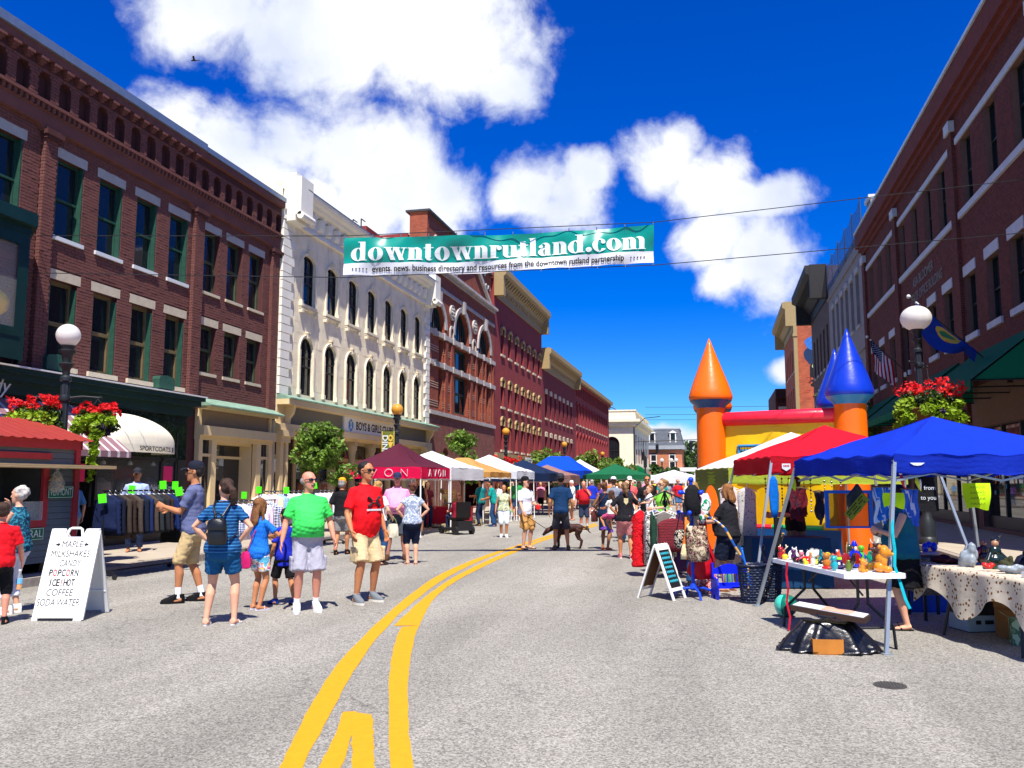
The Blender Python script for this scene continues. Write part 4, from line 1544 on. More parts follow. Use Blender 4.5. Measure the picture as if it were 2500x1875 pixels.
m_brn = mat('brown_stone','#5f4f48',rough=.9,var=.25,scale=2,bump=.4,bscale=20)
Y0 = 63.02
B = Bld('brown_building','narrow brown block under a heavy black overhanging cornice','building',(XR,Y0,0),sx=-1)
c3 = [64.3 + 2.1 * k for k in range(5)]
ops = [(U(c) - .5,U(c) + .5,10.0,13.0) for c in c3] + [(U(c) - .5,U(c) + .5,5.4,8.0) for c in c3]
m = B.mb()
facade(m,0,U(74.4),0,15.6,0,ops,.3)
hollow(m,0,U(74.4),17,0,-14)
B.part('wall',m,m_brn)
B.window('a',[(0,U(c),10.0) for c in c3],1.0,3.0,rec=.24,mf=m_sash,sill=(.08,.16,.08,m_lint))
B.window('b',[(0,U(c),5.4) for c in c3],1.0,2.6,rec=.24,mf=m_sash,sill=(.08,.16,.08,m_lint))
bigcornice(B,0.1,U(74.4),14.7,17.1,1.5,mat('black_cornice',(.022,.02,.02),rough=.7))
Y0 = 87.2
m_or = mat('orange_brick','#bb5a3a',rough=.9,var=.22,scale=1.4,bump=.3,bscale=50,pat=('brick','#8c5a48',.3,.015))
B = Bld('corner_building','orange brick corner block with a painted mural on its end wall','building',(XR,Y0,0),sx=-1)
m = B.mb()
facade(m,0,16,0,18.0,0,[(1.2 + 2.2 * k,2.2 + 2.2 * k,z,z + 2.4) for k in range(7) for z in (5,9,13)],.3)
hollow(m,0,16,18.0,0,-12)
B.part('wall',m,m_or)
B.window('a',[(0,1.7 + 2.2 * k,z) for k in range(7) for z in (5,9,13)],1.0,2.4,rec=.24,mf=m_sash,sill=(.08,.16,.08,m_lint2))
bigcornice(B,-.02,16,17.0,19.4,1.3,m_cor)
q = B.mb()
q.box(.0,-.25,0,.35,.35,17.0)
q.box(.0,-.32,15.9,.42,.4,16.2)
B.part('corner_pilaster',q,m_cor)
# a plain generic mural: a blue cap shape over dark hair and loose brick coloured flecks
q = B.mb()
def blotch(cx,cz,rx,rz,mi,d,seed,n=18):
 r_ = random.Random(seed)
 q.poly([(cx + rx * math.cos(2 * math.pi * i / n) * r_.uniform(.8,1.1),-d,cz + rz * math.sin(2 * math.pi * i / n) * r_.uniform(.8,1.1)) for i in range(n)],mi)
blotch(-1.95,12.3,1.0,2.0,2,.008,4)
blotch(-1.7,14.0,1.15,.95,1,.012,5)
blotch(-2.0,12.9,.7,.9,3,.014,6)
blotch(-2.0,11.2,.6,.8,4,.014,8)
blotch(-1.6,15.2,1.0,.75,0,.016,7)
for i in range(12):
 blotch(rnd.uniform(-1.5,-.7),rnd.uniform(9.6,12.2),.2,.12,5,.018,30 + i,8)
B.part('mural',q,[mat('mural%d' % i,c,var=.25,scale=3) for i,c in enumerate(('#2f6fc0','#123057','#14181f','#b9c7a8','#7f9a80','#b5543a'))])
Y0 = 106
B = Bld('brown_building','small dark brown block standing beyond the mural building','building',(7.0,Y0,0),rz=R(-90))
m = B.mb()
facade(m,0,12,0,12.7,0,[(.6,1.5,8,10),(2.6,3.5,8,10)],.3)
hollow(m,0,12,12.7,0,-14)
B.part('wall',m,mat('dark_brown_brick','#5b2e26',rough=.9,var=.15))
B.window('a',[(0,1.05,8),(0,3.05,8)],.9,2.0,mf=m_sash)
q = B.mb()
for k in range(8):
 q.box(0,.2 + .5 * k,11.0,.15,.5 + .5 * k,11.4)
q.box(0,0,11.6,.5,12,12.7)
B.part('cornice',q,mat('dark_brown_cornice','#3c1f1c',rough=.8))
q = B.mb()
q.box(0,.3,10.3,.12,3.8,10.6)
B.part('stone_band',q,m_lint2)
# ------------------------------------------------------------------ the end of the street
m_bank = mat('cream_bank_stone','#e6dcc0',rough=.8,var=.1,scale=.8,bump=.2,bscale=20)
stains(m_bank,(.3,.27,.2),.35,.55)
B = Bld('bank_building','cream stone bank with one tall arched window and a roof balustrade','building',(-11.6,125,0),rz=R(-90))
m = B.mb()
facade(m,-20,0,0,11.2,0,[(-4.4,-2.2,4.6,8.3,1.1),(-4.1,-2.5,1.9,3.0),(-9.4,-7.2,4.6,8.3,1.1)],.4)
hollow(m,-20,0,11.2,0,-26)
B.part('wall',m,m_bank)
B.window('a',[(0,-3.3,4.6),(0,-8.3,4.6)],2.2,3.7,rise=1.1,rec=.3,mf=m_blackf,fw=.12,rail=.45,bars=(2,3))
B.window('b',[(0,-3.3,1.9)],1.6,1.1,rec=.3,mf=m_blackf,fw=.1)
m = B.mb()
m.box(0,-20,3.9,.25,.25,4.2)
m.box(-26,0,3.9,0,.25,4.2)
m.box(-26,-20,9.9,.5,.5,10.4)
m.box(-26.3,-20,10.4,.9,.9,10.8)
m.box(-.6,-20,10.8,.2,.2,12.0)
m.box(-.7,-20,12.0,.3,.3,12.2)
for k in range(24):
 m.box(-1.5 - k * 1.0,-.2,10.8,-1.2 - k * 1.0,.1,11.9)
m.box(-26,-.3,11.9,.0,.25,12.15)
m.box(0,-5.0,9.0,.12,-1.6,9.4)
B.part('stone_trim',m,m_bank)
m = B.mb()
for k in range(5):
 m.box(-3 - 4.5 * k,0,4.5,-1.6 - 4.5 * k,.03,8.6)
B.part('side_window',m,m_glass)
m = B.mb()
for i in range(9):
 m.box(0,-20,.3 + i * .4,.03,0,.66 + i * .4)
tag(B.part('stone_courses',m,m_bank),kind='stuff')
q = B.mb()
n = 10
q.grid(lambda t,s_: (-1.0 + 1.7 * math.sin(math.pi * t),.03 + 2.0 * math.sin(s_ * math.pi / 2),2.2 + 2.3 * math.cos(s_ * math.pi / 2) * math.sin(math.pi * t) ** .5 - .4),12,6)
B.part('green_awning',q,cloth('emerald_canvas','#0fae72',bump=.1),smooth=True)
q = B.mb()
q.tube([(-3 + 1.1 * math.cos(math.pi * i / 10),-4,12.1 + .8 * math.sin(math.pi * i / 10)) for i in range(11)],.08,6)
q.tube([(-3,-4 + 1.1 * math.cos(math.pi * i / 10),12.1 + .8 * math.sin(math.pi * i / 10)) for i in range(11)],.08,6)
B.part('roof_finial',q,mat('black_iron',0))
m_slate = mat('grey_slate','#565b62',rough=.7,var=.2,scale=3,bump=.3,bscale=20)
m_orb = mat('salmon_brick','#c06a42',rough=.9,var=.12,pat=('brick','#b08a70',.4,.02))
B = Bld('mansard_house','brick house with a grey mansard roof, white dormers and a white porch','building',(-13.2,160,0),rz=R(-90))
m = B.mb()
facade(m,0,7.0,0,7.6,0,[(1.2,2.4,4.2,7.0),(4.6,5.8,4.2,7.0),(1.2,2.4,.8,3.2),(4.6,5.8,.8,3.2)],.3)
hollow(m,0,7.0,7.7,0,-9)
B.part('wall',m,m_orb)
m_wt = mat('white_woodwork','#e6e4dc',rough=.6,var=.04)
B.window('a',[(0,1.8,4.2),(0,5.2,4.2),(0,1.8,.8),(0,5.2,.8)],1.2,2.6,rec=.1,mf=m_wt,fw=.16)
m = B.mb()
m.rings([[(.3,-.3,8.4),(.3,7.3,8.4),(-9.3,7.3,8.4),(-9.3,-.3,8.4)],[(-.5,.5,11.4),(-.5,6.5,11.4),(-8.5,6.5,11.4),(-8.5,.5,11.4)]])
B.part('roof',m,m_slate)
m = B.mb()
m.box(-9.5,-.5,7.7,.5,7.5,8.4)
m.box(-8.6,.4,11.4,-.4,6.6,11.65)
B.part('cornice',m,mat('grey_trim','#9b9fa3',rough=.7))
for u_ in (1.6,5.4):
 m = B.mb()
 m.box(-1.2,u_ - .6,8.7,.15,u_ + .6,8.9)
 m.box(-1.2,u_ - .6,8.9,.15,u_ - .4,10.7)
 m.box(-1.2,u_ + .4,8.9,.15,u_ + .6,10.7)
 m.prism([(u_ - .8,10.7),(u_ + .8,10.7),(u_,11.2)],'x',-1.2,.25)
 o = B.part('dormer',m,m_wt)
 m = B.mb()
 m.poly([(.05,u_ - .4,8.9),(.05,u_ + .4,8.9),(.05,u_ + .4,10.7),(.05,u_ - .4,10.7)])
 m.build('pane',m_glass,o)
m = B.mb()
m.box(0,5.6,3.6,2.5,9.6,4.3)
for u_ in (5.9,7.6,9.3):
 m.lathe([(.22,0),(.2,.1),(.16,3.6),(.25,3.6)],10,(2.2,u_,0))
B.part('porch',m,m_wt)
# ------------------------------------------------------------------ vegetation
m_bark = mat('bark','#5a4c3d',rough=.95,var=.3,scale=12,bump=.6,bscale=30)
m_leaf = mat('street_tree_leaf',(.14,.24,.03),rough=.5,var=.45,scale=2.5,leaf=.35,island=.4)
m_leaf2 = mat('far_tree_leaf',(.06,.12,.022),rough=.55,var=.5,scale=.9,leaf=.3,island=.4)
def leaf_cloud(name,parent,m,clumps,n,size,seed,flat=.5):
 """many small bent leaves spread through clumps (centre, radius)"""
 rg = np.random.default_rng(seed)
 w = np.array([c[1] ** 2 for c in clumps])
 idx = rg.choice(len(clumps),n,p=w / w.sum())
 C = np.array([c[0] for c in clumps])[idx]
 Rr = np.array([c[1] for c in clumps])[idx]
 d = rg.normal(size=(n,3))
 d /= np.linalg.norm(d,axis=1)[:,None]
 p = C + d * (Rr * rg.uniform(.35,1.0,n) ** .6)[:,None] * np.array([1,1,.8])
 nr = d * .5 + rg.normal(size=(n,3)) * .7 + np.array([0,0,.5])
 nr /= np.linalg.norm(nr,axis=1)[:,None]
 t = np.cross(nr,rg.normal(size=(n,3)))
 t /= np.linalg.norm(t,axis=1)[:,None]
 b = np.cross(nr,t)
 s = size * rg.uniform(.6,1.35,n)[:,None]
 V = np.stack([p - t * s,p - b * s * .55 + nr * s * .18,p + t * s,p + b * s * .55 + nr * s * .18],1).reshape(-1,3)
 F_ = np.arange(n * 4).reshape(-1,4)
 return mesh_np(name,V,F_,m,parent)
def tree(name,label,loc,h,spread,n,size,seed,ml,group,trunk_h=None,tr=.06,kind=None):
 t = thing(name,label,'tree',loc,0,group)
 r_ = random.Random(seed)
 th = trunk_h or h * .45
 q = MB()
 q.tube([(0,0,0),(r_.uniform(-.05,.05),r_.uniform(-.05,.05),th * .5),(r_.uniform(-.1,.1),r_.uniform(-.1,.1),th),(0,0,h * .85)],[tr * 1.25,tr,tr * .8,tr * .2],8)
 clumps = []
 k = 11
 for i in range(k):
  a = i * 2.4 + r_.uniform(-.4,.4)
  zz = th + (h - th) * ((i + .5) / k) * .95
  rr = spread * (1.1 - .6 * (i / k)) * r_.uniform(.35,1.15)
  e = Vector((math.cos(a) * rr,math.sin(a) * rr,zz + r_.uniform(-.1,.2) * h * .2))
  st = Vector((0,0,max(th * .75,zz - rr * .7)))
  q.tube([st,st.lerp(e,.5) + Vector((0,0,.05 * h)),e],[tr * .5,tr * .32,tr * .12],5)
  clumps.append((tuple(e),spread * r_.uniform(.2,.38)))
  clumps.append((tuple(st.lerp(e,.6)),spread * r_.uniform(.16,.3)))
 q.build('trunk',m_bark,t,smooth=True)
 leaf_cloud('crown',t,ml,clumps,n,size,seed)
 return t
GT = 'young street trees along the left pavement'
def on_line(px,py_top,X):
 """a point at street side X seen at a photo pixel"""
 d = ray(px,py_top)
 k = X / d.x
 return X,d.y * k,EYE + d.z * k
tx = [(775,1055,-11.5,'leafy young street tree in front of the stone building columns',3000),(1128,1065,-11.6,'young street tree in front of plain brick wall between lamps',1700),
  (1335,1108,-11.6,'young street tree beside the green and white agency sign',1300),(1440,1115,-11.6,'young street tree above the far blue canopy',1300),(1500,1128,-11.6,'last young street tree beside the cream bank',1100)]
for k,(px,py,X,lab,n) in enumerate(tx):
 x_,y_,z_ = on_line(px,py,X)
 tree('street_tree',lab,(x_,y_,.14),z_ + .1,(1.15,1.25,2.0,2.3,2.6)[k],n,(.075,.1,.16,.2,.24)[k],11 + k,m_leaf,GT,trunk_h=1.75,tr=.05)
x_,y_,z_ = on_line(1975,965,7.2)
tree('street_tree','small tree showing above the red beam of the bouncy castle',(6.7,46,.14),6.3,1.6,1500,.14,31,m_leaf,None,trunk_h=2.2)
for k,(px,py,Y,h,sp) in enumerate([(1690,1085,178,10,4.5),(1720,1110,190,9,5),(1660,1120,172,6.5,3),(1640,1150,158,4.0,2.6),(1600,1140,154,4.5,2.4),(1760,1120,200,9,5)]):
 d = ray(px,1178)
 kk = Y / d.y
 tree('broadleaf_tree',('tall broadleaf tree beside the mansard house','wide broadleaf tree farther up the road','dark tree behind the white porch','round bush like tree below the mansard house','small tree under the green bank awning','broadleaf tree hidden behind the castle tower')[k],(d.x * kk,Y,0),h,sp,1500,.38,50 + k,m_leaf2,'trees at the end of the street',tr=.2)
tag(leaf_cloud('far_woods',None,m_leaf2,[((-60 + 8 * k,235 + rnd.uniform(-8,8),4),7) for k in range(18)],9000,.8,77),kind='stuff')
# shrub in a pot and a mesh litter bin by the office block
t = thing('potted_shrub','round clipped green shrub on the shady right pavement','shrub',(5.95,17.2,.14))
leaf_cloud('foliage',t,m_leaf,[((0,0,.75),.42),((.1,.05,.85),.35)],1500,.045,5)
q = MB()
q.lathe([(.2,0),(.28,.35),(.3,.36),(.26,.34),(.1,.3)],14)
q.build('pot',mat('grey_pot','#6e6a66',rough=.9),t,smooth=True)
# ------------------------------------------------------------------ street lamps with hanging baskets
m_pole = mat('black_lamp_paint','#23282c',rough=.45,var=.12,scale=6)
m_globe = mat('white_globe','#ece8e2',rough=.35,var=.03,leaf=.35)
m_globey = mat('amber_globe','#e3a63e',rough=.4,var=.06,leaf=.3)
def lamp(loc,h,r,mg,label,arms=False,flute=True,squash=1.0):
 t = thing('street_lamp',label,'street lamp',loc,0,'globe street lamps')
 q = MB()
 s = h / 4.1
 q.lathe([(.22,0),(.22,.12),(.17,.18),(.19,.5),(.13,.62),(.10,.75)],14)
 t_post = [(.085,.75),(.075,h - .95),(.065,h - .85)]
 n = 20
 rs = []
 for r_,z in t_post:
  rs.append([(r_ * (1 if i % 2 else .84) * math.cos(2 * math.pi * i / n),r_ * (1 if i % 2 else .84) * math.sin(2 * math.pi * i / n),z) for i in range(n)])
 q.rings(rs)
 q.lathe([(.065,h - .86),(.1,h - .84),(.1,h - .78),(.06,h - .74),(.07,h - .62),(.11,h - .58),(.13,h - .53),(.07,h - .5),(.09,h - .38),(.14,h - .32),(.15,h - .28),(.11,h - .26),(.14,h - r * .9)],16)
 if arms:
  ang = arms
  d = Vector((math.cos(ang),math.sin(ang),0))
  for sg in (-1,1):
   q.tube([(0,0,h - 1.16),tuple(d * sg * .3 + Vector((0,0,h - 1.12))),tuple(d * sg * .62 + Vector((0,0,h - 1.14)))],[.022,.016,.012],6)
   q.ball(tuple(d * sg * .63 + Vector((0,0,h - 1.14))),.028,6,5)
  q.lathe([(.09,h - 1.22),(.11,h - 1.18),(.09,h - 1.1)],12)
 q.build('post',m_pole,t,smooth=True)
 q = MB()
 q.ball((0,0,h),(r,r,r * squash),28,18)
 q.build('globe',mg,t,smooth='all')
 return t
LP = [(167,819),(970,1000),(1235,1054),(1378,1085),(1471,1108)]
labs = ['white globe lamp with two hanging flower baskets beside the red roofed cart','amber globe lamp carrying the green dining banner','amber globe lamp rising behind the white canopies at the ornate building','amber globe lamp in front of the lower dark red block','amber globe lamp in front of the long narrow windowed block']
for k,(px,py) in enumerate(LP):
 x_,y_,z_ = on_line(px,py,-11.5 if k == 0 else -10.75)
 lamp((x_,y_,.14),z_ - .14,.205 if k else .21,m_globe if k == 0 else m_globey,labs[k],arms=(R(20) if k in (0,2,4) else False))
LX,LY,LZ = on_line(167,819,-11.5)
RX,RY,RZ = 4.85,22.4,None
d = ray(2236,777)
kk = RX / d.x
RY,RZ = d.y * kk,EYE + d.z * kk
lamp((RX,RY,.14),RZ - .14,.36,m_globe,'white globe lamp standing behind the blue canopy',arms=R(60),squash=.86)
m_fol = mat('lime_vine_leaf',(.28,.42,.02),rough=.5,var=.25,scale=8,leaf=.4,island=.3)
m_fold = mat('dark_vine_leaf',(.035,.07,.015),rough=.5,var=.4,leaf=.2,island=.4)
m_flr = mat('red_begonia','#e01d22',rough=.6,var=.2,scale=10,leaf=.3,island=.35)
m_flp = mat('purple_petunia','#2b1640',rough=.6,var=.2,island=.3)
m_wick = mat('coir_basket','#6d4522',rough=.95,var=.4,scale=15,bump=.8,bscale=40,stretch=(1,1,4))
def basket(loc,r,label,seed,trail=(1,0),tl=.9,hang=.75,n=1.0,cam_side=(.3,-1),leafsz=1.0,fq=1.0):
 t = thing('hanging_basket',label,'flower basket',loc,0,'hanging flower baskets')
 q = MB()
 q.lathe([(.05,-r * .95),(r * .5,-r * .8),(r * .85,-r * .45),(r,0),(r * .95,.02),(.05,-.03)],18)
 q.build('basket',m_wick,t,smooth=True)
 q = MB()
 for i in range(3):
  a = i * 2.1 + .4
  q.tube([(r * math.cos(a),r * math.sin(a),0),(0,0,hang)],.006,5)
 q.build('hanging_chain',m_pole,t)
 r_ = random.Random(seed)
 cs = Vector((cam_side[0],cam_side[1],0)).normalized()
 side = Vector((-cs.y,cs.x,0))
 front = []
 for i in range(9):
  a = r_.uniform(-1.3,1.3)
  dd = cs * math.cos(a) + side * math.sin(a)
  z = r_.uniform(-.75,.2)
  front.append((tuple(dd * (r * (1.0 + .12 * r_.random())) + Vector((0,0,z * r))),r * r_.uniform(.22,.38)))
 front += [((r * .75 * math.cos(a),r * .75 * math.sin(a),r * .15),r * .4) for a in (0,1.2,2.4,3.6,4.8)]
 leaf_cloud('lime_vine',t,m_fol,front,int(900 * n),.05 * leafsz,seed)
 tv = Vector((trail[0],trail[1],0))
 if tl:
  cl = [(tuple(tv * r * (.95 + .1 * math.sin(3 * k)) + Vector((r_.uniform(-.06,.06),0,.05 - tl * k / 9))),r * (.42 - .028 * k)) for k in range(10)]
  leaf_cloud('trailing_vine',t,m_fol,cl,int(700 * n),.05 * leafsz,seed + 1)
 leaf_cloud('dark_foliage',t,m_fold,[((r * .6 * math.cos(a),r * .6 * math.sin(a),r * .35),r * .5) for a in (0,1.5,3,4.5)] + [((r * 1.0,.05,-.1),r * .35)],int(500 * n),.05 * leafsz,seed + 2)
 fl = [((r * q_ * math.cos(a),r * q_ * math.sin(a),r * (.5 + .5 * r_.random())),r * r_.uniform(.2,.34)) for a,q_ in [(i * .75,r_.uniform(.4,1.2)) for i in range(18)]]
 leaf_cloud('red_flowers',t,m_flr,fl,int(420 * n * fq),.045 * leafsz,seed + 3)
 leaf_cloud('purple_flowers',t,m_flp,[((r * .95 * cs.x + side.x * .2,r * .95 * cs.y + side.y * .2,-.12),r * .25),((r * .9,-r * .3,-.2),r * .25)],int(160 * n),.035 * leafsz,seed + 4)
 return t
dA = Vector((math.cos(R(20)),math.sin(R(20)),0))
bz = LZ - 1.16
basket((LX - dA.x * .5 + .1,LY - dA.y * .62,bz - .4),.38,'flower basket of red blooms and lime vine, outer one on the white globe lamp',3,trail=(-.8,-.5),tl=.3,hang=.42)
basket((LX + dA.x * .58,LY + dA.y * .58,bz - .42),.32,'flower basket with a long trailing lime vine on the white globe lamp',13,trail=(.5,-.8),tl=1.1,hang=.42)
basket((RX + .12,RY - .3,RZ - 2.28),.62,'large basket of red flowers and lime leaves above the blue canopy',23,trail=(-.95,-.3),tl=1.1,hang=1.0,n=2.4,cam_side=(-.2,-1),leafsz=1.25,fq=.45)
for k,lab in ((2,'distant basket of red and lime flowers behind the white canopies'),(4,'distant basket of red flowers above the green canopy')):
 x_,y_,z_ = on_line(*LP[k],-10.75)
 basket((x_ + .1,y_ - .2,z_ - 2.0),.62,lab,43 + k,tl=0,n=.8,leafsz=1.7,hang=.8)
# lamp post banners
m_ban = cloth('olive_banner_cloth','#6b7030',bump=.1)
m_gold = mat('gold_print','#d8b84a',rough=.7,var=.05)
def lamp_banner(px,py,X,h,w,label,txt=None,dy=0.0):
 x_,y_,z_ = on_line(px,py,X)
 t = thing('lamp_banner',label,'banner',(x_,y_,z_))
 q = MB()
 q.grid(lambda a,b: (w * (a - .5),.01 * math.sin(6 * b + 2 * a),-h * b),4,8)
 q.build('cloth',m_ban,t)
 q = MB()
 for z in (.02,-h - .02):
  q.tube([(-w / 2,0,z),(w / 2 + .12,0,z)],.012,6)
 q.build('banner_arm',m_pole,t)
 q = MB()
 for s_ in (-1,1):
  q.box(s_ * (w / 2 - .015) - .012,-.014,-h,s_ * (w / 2 - .015) + .012,-.011,0)
 for i in range(8):
  a = 2 * math.pi * i / 8
  q.ball((w * .2 + .07 * math.cos(a),-.02,-.25 + .09 * math.sin(a)),(.035,.006,.035),6,4)
 q.prism([(w * .2 - .1,-.38),(w * .2 + .1,-.38),(w * .2,-.62)],'y',-.016,-.012)
 q.build('emblem',m_gold,t)
 if txt:
  lettering(txt,.27,m_lettw,t,(-w * .24,-.02,-h * .52),(0,0,-1),(1,0,0),width=1.0,bold=.006)
 return t
lamp_banner(948,1052,-10.95,1.25,.46,'olive street banner reading dining on the second lamp','DINING')
lamp_banner(1368,1112,-11.1,2.0,.9,'pale green street banner on the fourth lamp',None)
# ------------------------------------------------------------------ people
JOBS = []                        # meshes to be fused into one continuous skin at the end: (object, voxel, smoothing, fold depth)
SK = {'l': mat('skin_light','#d79f80',rough=.55,var=.06,scale=12,spec=.3),'t': mat('skin_tan','#b97a52',rough=.55,var=.07,scale=12,spec=.3),
  'r': mat('skin_ruddy','#d08c72',rough=.55,var=.09,scale=12,spec=.3),'d': mat('skin_brown','#9a6844',rough=.55,var=.07,scale=12,spec=.3)}
m_eye = mat('dark_eye','#1d1512',rough=.3,var=0)
m_lip = mat('lips','#a4554a',rough=.6,var=0)
m_shade = mat('sunglass_lens','#0b0b0d',rough=.1,var=0,spec=.7)
def hairm(c):
 return mat('hair_' + c.strip('#'),c,rough=.6,var=.45,scale=26,bump=.9,bscale=60,stretch=(1,1,.25),spec=.4)
def ik(a,b,l1,l2,hint):
 a,b,hint = Vector(a),Vector(b),Vector(hint)
 d = b - a
 L = min(d.length,(l1 + l2) * .999)
 d.normalize()
 x = (l1 * l1 - l2 * l2 + L * L) / (2 * L)
 h = math.sqrt(max(0,l1 * l1 - x * x))
 n = hint - d * hint.dot(d)
 if n.length < 1e-6:
  n = d.orthogonal()
 return a + d * x + n.normalized() * h,a + d * L
ARMS = {'hang': ((.27,.03,.885),(.3,-.8,0)),'hips': ((.165,.03,1.00),(1,-.35,.1)),'fold': ((.03,.2,1.15),(.8,-.3,-.6)),'fwd': ((.14,.36,1.12),(.4,-.2,-.9)),
  'bag': ((.25,.14,1.0),(.5,-.8,0)),'chin': ((.06,.2,1.47),(.5,.1,-.9)),'back': ((.24,-.12,.9),(.3,-1,0)),'up': ((.22,.3,1.42),(.6,0,-.8)),'out': ((.42,.25,1.15),(.5,-.5,-.6))}
def person(loc,H,face,label,skin='l',top=None,bot=None,shoes=None,hair=None,hat=None,glasses=False,arms=('hang','hang'),feet=((-.11,0),(.11,0)),
   lean=0.,turn=0.,nod=0.,g=1.0,belly=0.,fem=False,hs=1.04,det=1,drop=0.,group='people at the street fair',beard=None,bsz=1.0):
 s = H / 1.75
 root = thing('person',label,'person',loc,R(face),group)
 root.scale = (s,s,s)
 sw = .158 if fem else .185
 hw = 1.1 if fem else 1.0
 vox = .0085 if det == 2 else .0125 if det == 1 else .02
 cvx = .013 if det == 2 else .017 if det == 1 else .026
 nseg = 14 if det else 10
 ba = belly
 ml = Matrix.Rotation(-R(lean),3,'X')
 piv = Vector((0,0,.92))
 dz = Vector((0,0,-drop))
 def T(p):
  return ml @ (Vector(p) - piv) + piv + dz
 def ring(z,rx,ry,cy=0.,n=nseg,f=T):
  return [f((rx * math.cos(2 * math.pi * i / n),cy + ry * math.sin(2 * math.pi * i / n),z)) for i in range(n)]
 TOR = [(.80,.12 * hw * (.5 + .5 * g),.10,0),(.86,.155 * hw * (.4 + .6 * g),.118 * (.4 + .6 * g),-.012),(.93,.165 * hw * (.4 + .6 * g),.125 * (.35 + .65 * g) + ba * .16,-.012 + ba * .16),(1.0,.15 * (.3 + .7 * g) * (1.03 if fem else 1),.115 * g + ba * .35,ba * .4),
   (1.08,(.128 if fem else .145) * g,.105 * g + ba * .55,ba * .6),(1.17,(.135 if fem else .155) * (.3 + .7 * g),.108 * g + ba * .5,ba * .5),(1.27,(.15 if fem else .17) * (.45 + .55 * g),(.125 if fem else .118) * (.5 + .5 * g) + ba * .2,.012 + ba * .2),
   (1.35,(.15 if fem else .172) * (.6 + .4 * g),.105 * (.6 + .4 * g),0),(1.41,(.125 if fem else .145),.085,-.01),(1.445,.085,.07,-.012),(1.48,.06,.058,-.01)]
 body = MB()
 body.rings([ring(*t) for t in TOR])
 body.tube([T((0,-.02,1.42)),T((0,-.01,1.5)),T((0,.008,1.57))],[.07,.056 if not fem else .047,.054 if not fem else .046],10)
 # head
 hm = Matrix.Rotation(R(turn),3,'Z') @ Matrix.Rotation(-R(nod),3,'X')
 hc = Vector((0,.01,1.545))
 def TH(p):
  q = Vector(p) - hc
  return T(hm @ (q * hs) + hc)
 HD = [(1.528,.026,.03,.05),(1.54,.045,.05,.036),(1.565,.056,.072,.018),(1.6,.066,.086,.008),(1.64,.072,.094,.002),(1.68,.0745,.096,-.004),(1.71,.068,.086,-.006),(1.735,.05,.062,-.006),(1.75,.02,.025,-.006)]
 body.rings([[TH((rx * math.cos(2 * math.pi * i / 14),cy + ry * math.sin(2 * math.pi * i / 14),z)) for i in range(14)] for z,rx,ry,cy in HD])
 body.tube([TH((0,.082,1.665)),TH((0,.098,1.635)),TH((0,.112,1.612)),TH((0,.09,1.603))],[.009,.012,.015,.012],8)
 for sg in (-1,1):
  body.ball(TH((sg * .074,-.004,1.632)),(.011 * hs,.02 * hs,.031 * hs),8,6)
  body.tube([TH((sg * .012,.088,1.672)),TH((sg * .034,.084,1.677)),TH((sg * .054,.066,1.668))],.009 * hs,6)
 body.ball(TH((0,.088,1.577)),(.022 * hs,.011 * hs,.011 * hs),8,6)
 body.ball(TH((0,.072,1.54)),(.026 * hs,.022 * hs,.018 * hs),8,6)
 # legs
 lt = .6 + .4 * g
 LEG = []
 for k,(fx,fy) in enumerate([f_[:2] for f_ in feet]):
  fz = feet[k][2] if len(feet[k]) > 2 else 0.
  sg = -1 if k == 0 else 1
  hip = Vector((sg * .082 * hw,-.005,.90)) + dz
  kn,an = ik(hip,(fx,fy,.085 + fz),.425,.415,(sg * .12,1,0))
  LEG.append((hip,kn,an))
  mid = hip.lerp(kn,.5)
  calf = kn.lerp(an,.32) + Vector((0,-.014,0))
  body.tube([hip + Vector((0,0,.05)),hip,mid,kn,calf,kn.lerp(an,.75),an,an - Vector((0,.0,.03))],[.07 * lt,.088 * lt * hw,.072 * lt,.053 * (.7 + .3 * lt),.056 * (.6 + .4 * lt),.04,.034,.036],12)
  toe = R((-8,8)[k])
  fd = Vector((-math.sin(-toe),math.cos(toe),0))
  tilt = Vector((0,0,-.0 if fz <= 0 else -.3))
  body.tube([an + Vector((0,0,-.035)) - fd * .045,an + Vector((0,0,-.05)) + fd * .03,an + Vector((0,0,-.062)) + fd * .11 + tilt * .2,an + Vector((0,0,-.068)) + fd * .165 + tilt * .3],[.034,.036,.028,.016],10,flat=(1.2,.9))
 # arms and hands
 ARM = []
 for k,a in enumerate(arms):
  sg = -1 if k == 0 else 1
  wp,hint = ARMS[a] if isinstance(a,str) else (a if isinstance(a[0],tuple) else (a,(.4,-.8,-.3)))
  wid = sg * (.0 if a == 'fold' else max(0,(g - 1) * .13))
  sh = T((sg * sw,-.008,1.385))
  wr = T((sg * wp[0] + wid,wp[1],wp[2]))
  hv = ml @ Vector((sg * hint[0],hint[1],hint[2]))
  el,wr = ik(sh,wr,.285,.25,hv)
  ARM.append((sh,el,wr))
  at = (.75 + .25 * g) * (.86 if fem else 1.0)
  body.tube([sh + (sh - el).normalized() * .02,sh.lerp(el,.2),sh.lerp(el,.65),el,el.lerp(wr,.3),el.lerp(wr,.7),wr],[.05 * at,.053 * at,.044 * at,.037 * at,.04 * at,.032 * at,.026],10)
  fd = (wr - el).normalized()
  if a == 'hips':
   fd = (fd * .4 + Vector((-sg * .3,.6,-.4))).normalized()
  pn = Vector((-sg,.25,0))
  pn = (pn - fd * pn.dot(fd)).normalized()
  sd = fd.cross(pn).normalized()
  if sd.y < 0:
   sd = -sd
  pc = [wr,wr + fd * .03,wr + fd * .075,wr + fd * .092]
  body.rings([[p + sd * (r1 * math.cos(2 * math.pi * i / 10)) + pn * (.016 * math.sin(2 * math.pi * i / 10)) for i in range(10)] for p,r1 in zip(pc,(.026,.034,.042,.038))])
